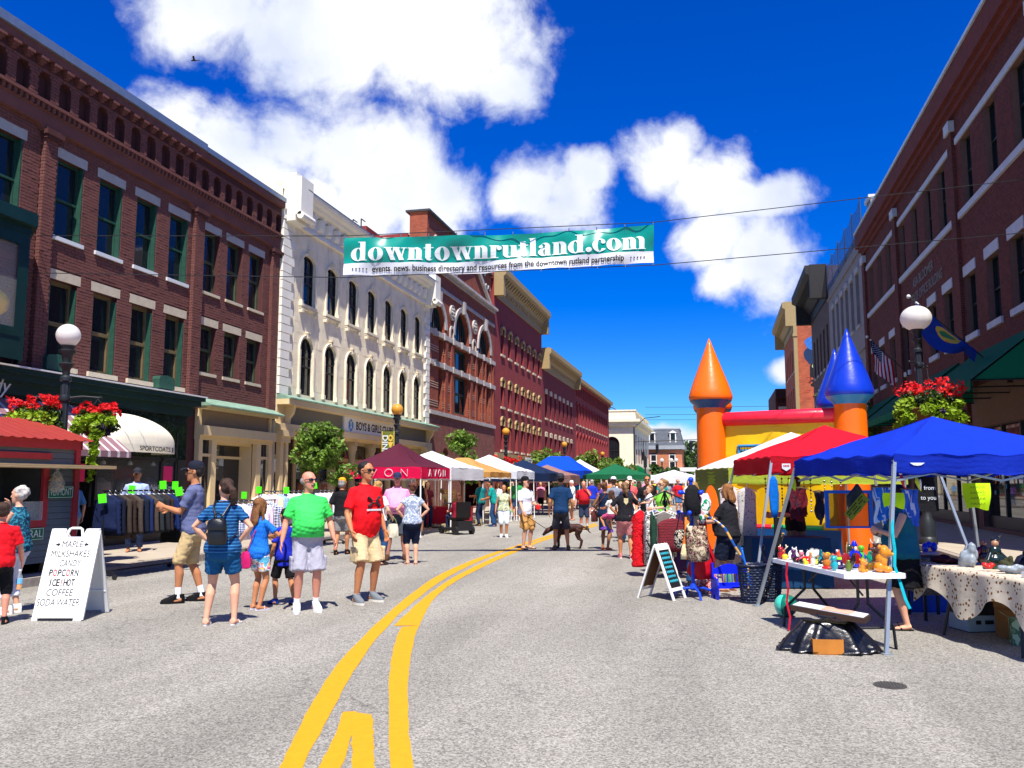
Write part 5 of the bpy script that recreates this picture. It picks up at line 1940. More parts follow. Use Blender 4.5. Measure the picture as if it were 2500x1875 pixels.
  if det:
   for i,(o_,ln) in enumerate(((-.031,.062),(-.0105,.076),(.0105,.08),(.031,.07))):
    b0 = wr + fd * .082 + sd * o_
    m1 = b0 + fd * ln * .55 + pn * ln * .16 + sd * o_ * .12
    m2 = m1 + fd * ln * .4 + pn * ln * .34
    body.tube([b0,m1,m2],[.0105,.0095,.008],6)
   t0 = wr + fd * .02 + sd * .03
   t1 = t0 + fd * .035 + sd * .025 + pn * .012
   body.tube([t0,t1,t1 + fd * .034 + pn * .012],[.014,.0115,.009],6)
  else:
   body.tube([wr + fd * .08,wr + fd * .15 + pn * .02],[.034,.02],8,flat=(1,.6))
 o = body.build('body',SK[skin],root,smooth='all')
 JOBS.append((o,vox,3 if det == 2 else 2,0))
 # face details
 if det:
  if not glasses:
   q = MB()
   for sg in (-1,1):
    q2 = MB()
    q2.ball(TH((sg * .031,.081,1.648)),(.011 * hs,.007 * hs,.006 * hs),8,5)
    q2.build('eye',m_eye,root,smooth='all')
  q = MB()
  q.ball(TH((0,.094,1.577)),(.021 * hs,.007 * hs,.007 * hs),8,5)
  q.build('mouth',m_lip,root,smooth='all')
 if glasses:
  q = MB()
  for sg in (-1,1):
   q.ball(TH((sg * .034,.088,1.648)),(.031 * hs,.012 * hs,.02 * hs),10,6)
   q.tube([TH((sg * .06,.08,1.652)),TH((sg * .08,.04,1.65)),TH((sg * .08,-.005,1.648))],.0045,5)
  q.tube([TH((-.02,.1,1.653)),TH((.02,.1,1.653))],.005,5)
  q.build('sunglasses',m_shade,root,smooth='all')
 if beard:
  q = MB()
  q.tube([TH((-.03,.088,1.586)),TH((0,.1,1.592)),TH((.03,.088,1.586))],[.008,.01,.008],6)
  q.build('moustache',hairm(beard),root,smooth='all')
 # hair
 if hair:
  st,hcx = hair
  q = MB()
  hmat = hairm(hcx)
  def HB(c,r_):
   q.ball(TH(c),tuple(x * hs for x in r_),14,10,rot=(ml @ hm))
  if st != 'bald':
   HB((0,-.022,1.69),(.083,.096,.072))
   HB((0,-.046,1.64),(.08,.062,.072))
  else:
   HB((-.05,-.04,1.635),(.03,.055,.045)); HB((.05,-.04,1.635),(.03,.055,.045)); HB((0,-.07,1.63),(.06,.035,.045))
  if st in ('bob','long','mid'):
   ln = {'bob': .1,'mid': .17,'long': .3}[st]
   HB((-.062,-.02,1.63),(.03,.065,.09)); HB((.062,-.02,1.63),(.03,.065,.09))
   q.tube([TH((0,-.06,1.66)),TH((0,-.085,1.58)),TH((0,-.105,1.6 - ln)),TH((.0,-.115,1.55 - ln))],[.08,.086,.088,.05],12,flat=(1.05,.5))
   for sg in (-1,1):
    q.tube([TH((sg * .07,0,1.64)),TH((sg * .082,-.02,1.57)),TH((sg * .085,-.04,1.6 - ln))],[.028,.03,.018],8)
  if st == 'pony':
   q.ball(TH((0,-.115,1.66)),.035 * hs,8,6)
   q.tube([TH((0,-.11,1.66)),TH((.015,-.165,1.62)),TH((.03,-.165,1.53)),TH((.035,-.14,1.43))],[.03,.045,.042,.016],10)
  if st == 'bun':
   q.ball(TH((0,-.12,1.68)),.05 * hs,10,8)
  if st == 'curly':
   r_ = random.Random(int(H * 1000))
   for i in range(26):
    a,e = r_.uniform(0,6.28),r_.uniform(-.2,1.4)
    HB((.075 * math.cos(a) * math.cos(e),-.03 + .085 * math.sin(a) * math.cos(e) - (.02 if math.sin(a) > .3 else 0),1.665 + .085 * math.sin(e)),(.03,.03,.03)) if not (math.sin(a) > .3 and e < .75) else None
  ho = q.build('hair',hmat,root,smooth='all')
  JOBS.append((ho,.011 if det else .016,2,.004 if st != 'short' else .002))
 if hat:
  hk,hcol = hat
  hmt = cloth('hat_' + hcol.strip('#'),hcol,bump=.1)
  q = MB()
  rs = []
  for r_,z in ((.088,1.672),(.09,1.70),(.086,1.73),(.07,1.762),(.04,1.778),(.005,1.782)):
   rs.append([TH((r_ * .93 * math.cos(2 * math.pi * i / 18),-.01 + r_ * 1.14 * math.sin(2 * math.pi * i / 18),z)) for i in range(18)])
  q.rings(rs)
  if hk == 'cap':
   P = []
   for j,(dy,zz) in enumerate(((0,1.69),(.045,1.692),(.085,1.676))):
    P.append([TH((x * (.078 - .012 * j),.07 + dy + .022 * (1 - x * x),zz - .018 * x * x)) for x in [(-1 + i / 5.) for i in range(11)]])
   top_ = P
   q.rings([r__ + [v + (ml @ hm) @ Vector((0,0,-.006)) for v in r__[::-1]] for r__ in P])
  else:
   q.rings([[TH((r_ * math.cos(2 * math.pi * i / 20),-.01 + r_ * 1.1 * math.sin(2 * math.pi * i / 20),z - .012 * abs(math.cos(2 * math.pi * i / 20)))) for i in range(20)] for r_,z in ((.088,1.682),(.145,1.672),(.145,1.664),(.088,1.672))])
  q.build('cap' if hk == 'cap' else 'hat',hmt,root,smooth=True)
 # clothes
 OFF = .02
 def grow(t,k=OFF):
  return (t[0],t[1] + k,t[2] + k,t[3])
 if top:
  tm,sleeve,hem = top[:3]
  q = MB()
  rows = [grow(t,OFF + (.012 if t[0] < 1.1 else 0)) for t in TOR if hem - .03 < t[0] < 1.43]
  f0 = rows[0]
  rows = [(hem,f0[1] + .006,f0[2] + .006,f0[3])] + rows + [(1.45,.1 if sleeve else .09,.082,-.014),(1.478,.074,.068,-.012)]
  if len(top) > 3 and top[3] == 'polo':
   q.tube([T((.075 * math.cos(a),-.012 + .068 * math.sin(a),1.478 - .02 * math.sin(a))) for a in [2 * math.pi * i / 12 for i in range(13)]],.017,6)
  q.rings([ring(*t) for t in rows])
  if det and sleeve > 0 and len(top) < 4:
   qc = MB()
   qc.tube([T((.072 * math.cos(a),-.012 + .068 * math.sin(a),1.476 - .016 * math.sin(a))) for a in [2 * math.pi * i / 16 for i in range(17)]],.0085,6)
   qc.build('collar_rib',tm,root,smooth='all')
  for k,(sh,el,wr) in enumerate(ARM):
   sg = -1 if k == 0 else 1
   if sleeve <= 0:
    q.tube([T((sg * sw * .55,-.01,1.44)),T((sg * sw * .8,-.01,1.42))],[.045,.04],10)
    continue
   at = (.8 + .2 * g) * (.88 if fem else 1.0)
   inn = T((sg * sw * .5,-.008,1.405))
   if sleeve <= 1:
    e = sh.lerp(el,sleeve)
    q.tube([inn,sh + Vector((0,0,.004)),sh.lerp(e,.5),e],[.052,.062 * at,.063 * at,.067 * at],12)
   else:
    e = el.lerp(wr,sleeve - 1)
    q.tube([inn,sh + Vector((0,0,.012)),sh.lerp(el,.6),el,e],[.052,.062 * at,.056 * at,.05 * at,.042 * at],12)
  o = q.build('shirt' if hem > .7 else 'dress',tm,root,smooth='all')
  JOBS.append((o,cvx,3,.010))
 if bot:
  bm_,hemz,fl = bot[:3]
  q = MB()
  rows = [(1.02,TOR[3][1] + .016,TOR[3][2] + .016,TOR[3][3])] + [grow(t,.022) for t in TOR if .84 < t[0] < .97][::-1] + [(.83,TOR[1][1] + .018,TOR[1][2] + .016,-.014),(.785,TOR[1][1] * .9,TOR[1][2] * .95 + .01,-.01),(.76,TOR[1][1] * .6,TOR[1][2] * .6,0)]
  if fl == 'skirt':
   rows = rows[:-2] + [(hemz,TOR[2][1] * 1.12 + .02,TOR[2][2] * 1.15 + .03,0)]
   q.rings([ring(*t,f=(lambda p: Vector(p) + dz)) for t in rows])
  else:
   q.rings([ring(*t,f=(lambda p: Vector(p) + dz)) for t in rows])
   for hip,kn,an in LEG:
    pts,rad = [hip + Vector((0,0,.03)),hip.lerp(kn,.35)],[.098 * lt * hw,.094 * lt * hw]
    frac = max(0.02,(hip.z - (hemz - drop * .0)) / max(.05,hip.z - an.z))
    tot = .425 + .415
    Ld = frac * tot
    if Ld <= .425:
     pts.append(hip.lerp(kn,Ld / .425)); rad.append((.074 * lt + .016) * (.6 + .4 * fl))
     pts[1] = hip.lerp(kn,min(.35,Ld / .85))
    else:
     pts += [kn,kn.lerp(an,(Ld - .425) / .415)]
     rad += [(.06 * lt + .012) * (.6 + .4 * fl),.062 * (.6 + .4 * fl)]
    q.tube(pts,rad,12)
  o = q.build('skirt' if fl == 'skirt' else ('trousers' if hemz < .25 else 'shorts'),bm_,root,smooth='all')
  JOBS.append((o,cvx,3,.010))
  if det and fl != 'skirt' and fl >= 1.36:
   for k,(hip,kn,an) in enumerate(LEG):
    sg = -1 if k == 0 else 1
    c = hip.lerp(kn,.72)
    x_ = c.x + sg * (.098 * lt)
    q = MB()
    q.box(x_ - .016,c.y - .065,c.z - .09,x_ + .016,c.y + .065,c.z + .06)
    q.box(x_ - .019,c.y - .07,c.z + .045,x_ + .019,c.y + .07,c.z + .09)
    o_ = q.build('cargo_pocket',bm_,root)
    JOBS.append((o_,.01,2,.003))
  if len(bot) > 3:
   q = MB()
   q.rings([ring(z,TOR[3][1] + .02,TOR[3][2] + .02,TOR[3][3],f=(lambda p: Vector(p) + dz)) for z in (.985,1.022)],False)
   q.build('belt',cloth('belt_brown','#3b2418'),root)
 if shoes:
  sk,sc = shoes[:2]
  for k,(hip,kn,an) in enumerate(LEG):
   toe = R((-8,8)[k])
   fd = Vector((math.sin(toe),math.cos(toe),0))
   sd = Vector((fd.y,-fd.x,0))
   b0 = Vector((an.x,an.y,an.z - .085))
   lift = b0.z
   q = MB()
   def foot(scale,z0,z1,back=-.075,front=.2):
    P = []
    for i in range(16):
     a = 2 * math.pi * i / 16
     ly = math.cos(a)
     y = back + (front - back) * (.5 + .5 * ly)
     x = (.044 if ly > 0 else .036) * math.sin(a) * scale
     P.append((x,y))
    return [[b0 + sd * x + fd * y + Vector((0,0,z)) for x,y in P] for z in (z0,z1)]
   if sk == 'sandal':
    q.rings(foot(1.08,.0,.016))
    q.tube([b0 + sd * -.045 + fd * .07 + Vector((0,0,.02)),b0 + fd * .1 + Vector((0,0,.055)),b0 + sd * .045 + fd * .07 + Vector((0,0,.02))],.009,6)
    q.build('sandal',cloth('sandal_' + sc.strip('#'),sc),root)
   else:
    q.rings(foot(1.15,.0,.026,-.08,.21))
    so = q.build('shoe_sole',cloth('sole_' + (shoes[2] if len(shoes) > 2 else sc).strip('#'),shoes[2] if len(shoes) > 2 else sc,bump=.1),root)
    q = MB()
    A = foot(1.1,.02,.03,-.078,.205)[0]
    rr = []
    for z,sc_,bk,fr in ((.022,1.1,-.078,.205),(.045,1.12,-.08,.2),(.066,1.12,-.08,.165),(.088,1.08,-.076,.1),(.115 if sk != 'boot' else .16,1.02,-.072,.05)):
     rr.append(foot(sc_,z,z,bk,fr)[0])
    q.rings(rr)
    q.build('shoe',cloth('shoe_' + sc.strip('#'),sc,bump=.15),root,smooth=True)
   if len(shoes) > 3:
    q = MB()
    q.tube([an + Vector((0,0,-.02)),an.lerp(kn,.1),an.lerp(kn,shoes[4] if len(shoes) > 4 else .28)],[.043,.04,.043],10)
    q.build('sock',cloth('sock_' + shoes[3].strip('#'),shoes[3],bump=.2),root,smooth=True)
 return dict(root=root,T=T,TH=TH,ARM=ARM,LEG=LEG,ring=ring,TOR=TOR)
def finish_people():
 """fuse every collected mesh with a voxel remesh, then fold the cloth"""
 for o,v,sm,fold in JOBS:
  r_ = o.modifiers.new('r','REMESH')
  r_.mode = 'VOXEL'
  r_.voxel_size = v
  r_.use_smooth_shade = True
  s_ = o.modifiers.new('s','SMOOTH')
  s_.iterations = sm
  s_.factor = .5
 bpy.context.view_layer.update()
 dg = bpy.context.evaluated_depsgraph_get()
 for o,v,sm,fold in JOBS:
  me = bpy.data.meshes.new_from_object(o.evaluated_get(dg))
  me.materials.clear()
  for x in o.data.materials:
   me.materials.append(x)
  old = o.data
  o.modifiers.clear()
  o.data = me
  bpy.data.meshes.remove(old)
  n = len(me.vertices)
  me.polygons.foreach_set('use_smooth',[True] * len(me.polygons))
  if fold and n:
   co = np.empty(n * 3)
   no = np.empty(n * 3)
   me.vertices.foreach_get('co',co)
   me.vertices.foreach_get('normal',no)
   co,no = co.reshape(-1,3),no.reshape(-1,3)
   rg = np.random.default_rng((n * 7919) % 100003)
   f = np.zeros(n)
   for k in range(7):
    kv = rg.normal(size=3) * np.array([22,22,13 if k % 2 else 30])
    f += np.abs(np.sin(co @ kv + rg.uniform(0,6.28) + 1.3 * np.sin(co @ rg.normal(size=3) * 9)))
   f = f / 7 - .62
   me.vertices.foreach_set('co',(co + no * (f * fold * 2.2)[:,None]).ravel())
  me.update()
C_ = lambda c,**k: cloth('cloth_' + c.strip('#') + ''.join(sorted(k)),c,**k)
KH,NV,BK,WH,GY,DN = C_('#c2a878'),C_('#1f2c4a'),C_('#17171a'),C_('#e9e8ea'),C_('#8e8a92'),C_('#23466f',bscale=40.)
def at(px,py):
 p = G(px,py)
 return (p.x,p.y,0)
BROWN,DARK,BLOND,GREYH,AUB = '#3a2416','#15100d','#a87f45','#b9b2a8','#5a2e18'
# --- the group at the left front
P1 = person(at(463,1470),1.86,112,'man in dark cap, blue grey t-shirt and khaki shorts looking left beside the coats','t',(C_('#5f6688'),.72,.86),(KH,.48,1.25),('shoe','#101012','#101012','#f0f0f0'),('short',DARK),('cap','#181b29'),True,
   arms=((.06,.34,1.2),(.14,.33,1.16)),feet=((-.1,.12),(.09,-.13)),det=2,g=1.02)
P2 = person(at(537,1526),1.635,14,'woman in blue striped top and denim shorts with hands on hips and black backpack','l',(cloth('blue_striped_knit','#0d3f72',pat=('stripe','#3f86b8',26.,'Z',.8),bump=.4),.62,.87),(C_('#14527f',bscale=40.),.62,1.12),('sandal','#d8d4d0'),('pony',BROWN),
   arms=('hips','hips'),feet=((-.16,-.03),(.16,.02)),turn=42,g=1.2,fem=True,det=2)
P3 = person(at(628,1488),1.37,-18,'girl in bright blue t-shirt and tie dye shorts with pink bag, raising her hand','t',(C_('#1b6fd0'),.7,.82),(cloth('tie_dye','#f2efe8',pat=('splotch','#f2dd3a','#e46fa0','#f4f0ea','#5fb7d8',7.),bump=.3),.62,1.3),('sandal','#c9c6d8'),('mid','#7a4f28'),
   arms=('fold',(.22,.3,1.28)),feet=((-.09,.0),(.1,-.05)),fem=True,hs=1.2,g=.92,det=2)
P4 = person(at(690,1476),1.22,60,'small boy in royal blue t-shirt and black shorts half hidden behind the green shirt','t',(C_('#1b2bb0'),.8,.72),(BK,.5,1.2),('shoe','#20398f','#1a1a1a'),('short',DARK),arms=('hang','fwd'),feet=((-.1,.1),(.12,-.2)),hs=1.25,det=1)
P5 = person(at(746,1492),1.73,217,'balding man in lime green t-shirt, grey cargo shorts and white trainers','r',(C_('#3fd45c'),.78,.93),(C_('#a3a1ad'),.5,1.38,'belt'),('shoe','#f1f1f0','#e8e8e8','#f4f4f4',.22),('bald','#8f8a86'),None,True,
   arms=((.3,.06,.9),(.3,.05,.88)),feet=((-.12,.02),(.12,.04)),turn=30,g=1.2,belly=.09,beard='#8a7a6a',det=2)
P6 = person(at(888,1470),1.87,238,'tall dark haired man in red t-shirt with black logo and beige shorts','t',(C_('#e0101c'),.8,.83),(C_('#cdb68c'),.5,1.36),('shoe','#6f7478','#d8d2c4','#bfbfc2',.1),('short','#17110d'),None,True,
   arms=('hang',(.27,.12,.9)),feet=((-.14,-.02),(.15,.05)),turn=14,g=1.12,belly=.05,det=2)
P7 = person(at(832,1354),1.68,5,'man in black t-shirt and orange cap walking away behind the red shirt','t',(BK,.8,.9),(C_('#8e8a84'),.55,1.2),('shoe','#1a1512'),('short',GREYH),('cap','#e8a020'),feet=((-.1,-.1),(.1,.12)),arms=('hang','hang'))
P8 = person(at(921,1380),1.62,-14,'blonde woman in white t-shirt and blue jeans carrying a cream bag','l',(WH,.65,.93),(DN,.09,1.15),('shoe','#3a2f2a'),('pony',BLOND),arms=('hang','bag'),fem=True,g=1.06,feet=((-.08,.0),(.09,.02)))
P9 = person(at(967,1367),1.78,200,'heavy man in pink polo shirt and navy cap facing the camera','r',(C_('#f097bf'),.85,.93,'polo'),(C_('#3f4550'),.5,1.3,'belt'),('shoe','#4a3020'),('short','#6a5a4a'),('cap','#27304f'),arms=('hang','hang'),feet=((-.17,0),(.17,.02)),g=1.28,belly=.16)
P10 = person(at(1005,1378),1.59,32,'auburn haired woman in grey patterned top and navy cropped trousers','l',(cloth('grey_print','#98a4b4',pat=('splotch','#7686a0','#c2c8d0',22.),bump=.4),.4,.88),(C_('#121b33'),.42,1.2),('sandal','#d0a090'),('curly','#5a2f1e'),arms=('hips','hips'),fem=True,g=1.15,feet=((-.08,.05),(.08,-.03)))
# --- under the canopies
person((-8.95,25.0,0),1.8,205,'man in black basketball vest with white number under the maroon canopy','t',(BK,0,.85),(BK,.45,1.3),('shoe','#202020'),('short',DARK),det=1)
seatw = person((-7.95,25.9,0),1.62,50,'long haired woman in dark red top seated on the mobility scooter','l',(C_('#7d1328'),1.3,.86),(C_('#22324f'),.15,1.2),('shoe','#888888'),('long',AUB),drop=.38,feet=((-.12,.45,.1),(.12,.45,.1)),arms=('fwd','fwd'),fem=True,g=1.3)
person((-8.0,30.6,0),1.68,95,'man in teal t-shirt leaning over the stall table','t',(C_('#0f8f86'),.8,.85),(DN,.1,1.2),('shoe','#1f3a5f'),('short',DARK),lean=14,arms=('fwd','fwd'),g=1.15)
person((-8.6,30.9,0),1.7,75,'second man in dark teal t-shirt behind the leaning one','t',(C_('#157a78'),.8,.85),(NV,.1,1.2),('shoe','#222222'),('short',DARK),arms=('fwd','fwd'))
person((-9.2,29.2,0),1.6,60,'woman in tan top bending forward at the red covered table','l',(C_('#a88c58'),.5,.9),(C_('#b02a20'),.55,'skirt'),('shoe','#d0b0a0'),('mid','#6a4a28'),lean=48,arms=('fwd','fwd'),fem=True)
person((-9.8,28.3,0),1.62,215,'dark haired stallholder behind the display board','l',(C_('#6a2030'),.7,.85),(NV,.1,1.2),None,('mid',DARK),fem=True)
# --- the middle of the street
P15 = person(at(1230,1312),1.53,196,'woman in sleeveless floral blouse and white shorts walking with green cup','t',(cloth('floral_blouse','#cfd48a',pat=('splotch','#3f62b8','#d9d68c','#6f9a4a','#e8e3c0',16.),bump=.3),.12,.9),(C_('#dfe9f2'),.45,1.2),('shoe','#e6e2dc'),('short','#4a2a22'),arms=('hang','hang'),fem=True,g=1.1,feet=((-.08,.06),(.08,-.06)))
P16 = person(at(1283,1340),1.72,238,'young man in white t-shirt, tan cargo shorts and black cap holding a dog lead','l',(C_('#dfe0ea'),.85,.84),(C_('#b98a4c'),.46,1.4),('sandal','#3a2418'),('short',DARK),('cap','#131316'),arms=((.12,.28,1.08),(.3,.22,.92)),feet=((-.14,0),(.14,.06)),turn=25)
P17 = person(at(1370,1344),1.79,12,'man in navy t-shirt, charcoal shorts and dark brimmed hat seen from behind','t',(C_('#103358'),.72,.86),(C_('#34333a'),.5,1.28),('shoe','#4d463f','#33302c'),('short',DARK),('brim','#33333c'),feet=((-.14,.02),(.16,-.02)))
person(at(1398,1270),1.68,120,'white haired man in white shirt and khaki shorts looking down','r',(WH,.9,.86),(KH,.5,1.25),('sandal','#6a4a30'),('short','#e6e2da'),nod=25,arms=('fwd','fwd'),det=1)
person(at(1426,1294),1.64,195,'stout man in dark red polo and navy shorts with hand at his mouth','r',(C_('#a5101e'),.9,.93,'polo'),(C_('#27324a'),.46,1.35),('boot','#3c352c','#2a2622','#e8e8e8',.4),('bald','#4a3a30'),arms=('chin','hang'),g=1.25,belly=.13)
person(at(1446,1264),1.72,20,'grey haired man in royal blue polo seen from behind','r',(C_('#1a32b4'),.85,.86,'polo'),(GY,.5,1.25),('shoe','#e8e8e8'),('short','#a09a94'),g=1.1)
P22 = person(at(1478,1342),1.6,-20,'woman in navy sleeveless dress with brown shoulder bag and bare arms','d',(C_('#0f2440'),.0,.5),None,('sandal','#c05a3a'),('bun','#5a3a22'),arms=('bag','bag'),fem=True,g=1.05,feet=((-.1,.05),(.1,-.05)))
P23 = person(at(1528,1364),1.6,8,'woman in black t-shirt and dusty pink shorts carrying a child','t',(C_('#1c1c20'),.8,.86),(C_('#c27a78'),.55,1.25),('shoe','#e58a8a','#f0d8d8'),('pony','#7a5a38'),arms=('hips','up'),fem=True,g=1.12,feet=((-.12,.1),(.12,-.1)))
px_ = at(1512,1360)
person((px_[0] - .18,px_[1] + .12,.46),.98,60,'small child with purple shoes carried on the arm of a woman in black','t',(C_('#d8d4c8'),.6,.9),(C_('#c04a78'),.62,1.2),('shoe','#6a3ab0'),('bob','#4a2e1c'),hs=1.35,arms=('fwd','fwd'),feet=((-.2,.16,.22),(.16,.1,.1)),drop=.1)
person((-2.4,23.4,0),1.66,190,'dark haired woman in sunglasses and navy top facing the camera','l',(C_('#1d2340'),.7,.86),(DN,.09,1.15),('shoe','#222222'),('mid',DARK),None,True,fem=True)
person((-2.95,25.0,0),1.74,8,'man in grey t-shirt and white cap with a dark rucksack','l',(C_('#7d8494'),.8,.86),(NV,.5,1.2),('shoe','#555555'),('short',BROWN),('cap','#d6d4e4'))
person((-2.9,29.2,0),1.78,195,'man in coral t-shirt and pale shorts with sunglasses and cap','l',(C_('#ee5f62'),.8,.86),(C_('#d8c4a8'),.5,1.2),('shoe','#d8d8d8'),('short','#8a6a4a'),('cap','#e6e4e0'),True)
person((-1.95,24.6,0),1.78,192,'man in black polo with sunglasses standing behind the clothes rail','t',(BK,.85,.86,'polo'),(BK,.1,1.2),('shoe','#181818'),('short','#4a3626'),None,True,g=1.12)
person((-1.15,18.6,0),1.66,130,'fair woman in lime green top holding a toddler','l',(C_('#7ac83c'),.4,.88),(WH,.5,'skirt'),('sandal','#c8a888'),('bun','#8a6438'),None,True,arms=('fwd','up'),fem=True)
person((-1.42,18.5,.62),.9,120,'toddler in white held by the woman in lime green','l',(C_('#f2f4f8'),.6,.45),None,None,('short','#9a6a3a'),hs=1.4,arms=('fwd','fwd'),drop=.05)
person((-3.35,30.5,0),1.62,175,'blonde woman in black vest with yellow bag on her shoulder','l',(BK,0,.86),(GY,.5,1.2),('sandal','#a08060'),('mid','#c8a468'),fem=True)
# --- by the right hand stalls
P30 = person((-.36,13.55,0),1.6,-25,'long haired person in charcoal top and jeans behind the blue coat stand','l',(C_('#3a383c'),1.6,.82),(DN,.1,1.25),('shoe','#1c1c1e','#e8e8e8'),('long','#9a7440'),arms=('fwd','fwd'),fem=True,g=1.1)
P31 = person((.13,13.3,0),1.57,58,'large woman in black t-shirt and navy shorts with streaked bob hair at the stall','l',(C_('#1d1d22'),.7,.9),(C_('#131c30'),.52,1.3),('sandal','#8a5a38'),('bob','#8a5a2c'),arms=('fwd','fwd'),fem=True,g=1.42,belly=.08,det=2)
P32 = person((1.2,14.6,0),1.68,100,'man in plain black t-shirt inside the red canopy stall','t',(C_('#0c0c0e'),.85,.86),(C_('#6a5a48'),.5,1.25),('shoe','#202020'),('short',DARK),arms=('fwd','fwd'),g=1.15)
P33 = person((1.98,10.35,0),1.56,82,'stallholder in teal vest and black skirt behind the figurine table','l',(C_('#14606e'),0,.86),(C_('#101013'),.52,'skirt'),('sandal','#181412'),('bun','#1c1310'),arms=(((.05,.27,1.2),(.8,-.3,-.7)),((.1,.25,1.18),(.8,-.3,-.7))),fem=True,g=1.45,belly=.06,nod=18,det=2)
# --- by the left hand stalls
P34 = person(at(28,1497),1.54,100,'elderly woman with curly grey hair in sleeveless teal print top at the food cart','l',(cloth('teal_print','#1c4a66',pat=('splotch','#12303f','#2f7f96',30.),bump=.3),0,.8),(C_('#dfe3f2'),.22,1.2),('shoe','#ece8e4'),('curly','#c2bcb2'),arms=('fwd','chin'),fem=True,g=1.3,belly=.05,det=2)
P35 = person((at(-12,1525)),1.34,40,'boy in bright red t-shirt and black shorts holding a juice bottle','r',(C_('#d8101e'),.8,.8),(C_('#121214'),.42,1.3),('shoe','#15151a'),('short',BROWN),arms=('hang',(.26,.16,.9)),hs=1.2,g=1.2,det=2)
person((-12.1,16.0,.14),1.74,215,'man in dark cap standing behind the rail of coats','t',(C_('#9fb4d8'),.8,.86),(NV,.1,1.2),None,('short',DARK),('cap','#2b2c33'))
person((-12.4,13.6,.14),1.62,250,'person in navy top in the shop doorway','l',(NV,.7,.86),(BK,.1,1.2),None,('short',DARK),arms=('fwd','fwd'))
person((-12.0,14.0,.14),1.6,70,'woman in pale blue top standing in the shop doorway','l',(C_('#5f8fb0'),.9,.86),(GY,.1,1.2),None,('bob','#3a3230'),fem=True)
# --- the far crowd
crd = random.Random(12)
cols = [('white','#e4e3e6'),('black','#16161a'),('red','#c01a24'),('sky blue','#5fa3d8'),('grey','#8b8c92'),('green','#2f8a4a'),('navy','#1c2647'),('orange','#e07a28'),('pink','#e88aa8'),('purple','#63408f'),('yellow','#e6c83a'),('teal','#1c8f92')]
bots = [('jeans','#2b4870',.1),('khaki shorts','#bda47a',.5),('black shorts','#18181b',.5),('white shorts','#dcdcd8',.55),('grey trousers','#77767a',.1),('denim shorts','#3f6290',.58)]
places = ['near the green canopy','beside the navy canopy','in the middle of the road','by the traffic signal corner','beyond the clothes rail','under the lamp with amber globe','past the blue canopies','near the bank corner']
spots = [(1215,33),(1262,36),(1250,45),(1175,34),(1320,45),(1345,42),(1385,48),(1412,52),(1440,47),(1462,40),(1470,58),(1490,33),(1505,62),(1530,44),(1546,52),(1560,36),(1575,64),(1592,46),(1604,58),(1616,40),(1630,52),(1640,66),(1655,44),(1668,56),(1682,38),(1550,75),(1600,80),(1645,84),(1480,72),(1690,50)]
for k,(px,Y) in enumerate(spots):
 d = ray(px,1178)
 kk = Y / d.y
 cn,cc = cols[(k * 5) % 12]
 bn,bc,bz_ = bots[(k * 5 + k // 6) % 6]
 fem = k % 3 == 0
 st,hc_ = ('mid' if fem else 'short'),(BROWN,DARK,BLOND,GREYH,AUB)[k % 5]
 hn = ('brown','dark','blond','grey','auburn')[k % 5]
 capd = (k % 4 == 1 and not fem)
 av = k % 2
 lab = 'distant %s haired %s in %s top and %s %s' % (hn,'woman' if fem else 'man',cn,bn,'walking away' if av else 'facing the camera')
 if capd:
  lab = 'distant man in white cap, %s top and %s %s' % (cn,bn,'walking away' if av else 'facing the camera')
 person((d.x * kk,Y,0),crd.uniform(1.6,1.82) * (.95 if fem else 1),(8 if av else 190) + crd.uniform(-30,30),lab,crd.choice('lltr'),(C_(cc),crd.choice((.6,.8)),.86),(C_(bc),bz_,1.2),('shoe',crd.choice(('#e0e0e0','#2a2a2a'))),(st,hc_),('cap','#e8e6e4') if capd else None,k % 4 == 2,
   fem=fem,g=crd.uniform(.95,1.25),det=0,feet=((-.1,crd.uniform(-.12,.12)),(.1,crd.uniform(-.12,.12))))
# --- what they wear and carry
def child(P,q,name,m,smooth=True):
 return q.build(name,m,P['root'],smooth=smooth)
T2 = P2['T']
m_lea = mat('black_leather','#141416',rough=.35,var=.1,bump=.2,bscale=120,spec=.5)
q = MB()
q.rings([[T2((rx * math.cos(a) * (1 if abs(math.cos(a)) < .9 else .96),-.20 - cyo + ry * math.sin(a),z)) for a in [2 * math.pi * i / 16 for i in range(16)]] for z,rx,ry,cyo in ((.97,.05,.02,.02),(.98,.115,.07,.03),(1.06,.125,.085,.035),(1.18,.118,.075,.03),(1.27,.1,.05,.015),(1.29,.06,.03,.01))])
bp = child(P2,q,'backpack',m_lea)
q = MB()
q.rings([[T2((rx * math.cos(a),-.275 + ry * math.sin(a),z)) for a in [2 * math.pi * i / 14 for i in range(14)]] for z,rx,ry in ((1.15,.11,.05),(1.17,.118,.055),(1.25,.105,.045),(1.28,.06,.03))])
q.build('flap',m_lea,bp,smooth=True)
q = MB()
for sg in (-1,1):
 q.tube([T2((sg * .03,-.2,1.285)),T2((sg * .09,-.13,1.42)),T2((sg * .105,-.03,1.49)),T2((sg * .11,.1,1.40))],.012,6,flat=(1,1))
 q.tube([T2((sg * .12,-.17,1.02)),T2((sg * .19,-.06,1.1))],.01,6)
q.tube([T2((.05 * math.cos(a),-.225,1.285 + .06 * math.sin(a))) for a in [math.pi * i / 8 for i in range(9)]],.008,6)
q.build('strap',m_lea,bp,smooth=True)
T3 = P3['T']
m_pinkb = cloth('pink_crochet','#d01f6a',bump=.9,bscale=90)
q = MB()
q.rings([[T3((-.12 + rx * math.cos(a),-.17 + .05 * math.sin(a),z)) for a in [2 * math.pi * i / 12 for i in range(12)]] for z,rx in ((.66,.05),(.68,.11),(.8,.115),(.9,.08),(.93,.03))])
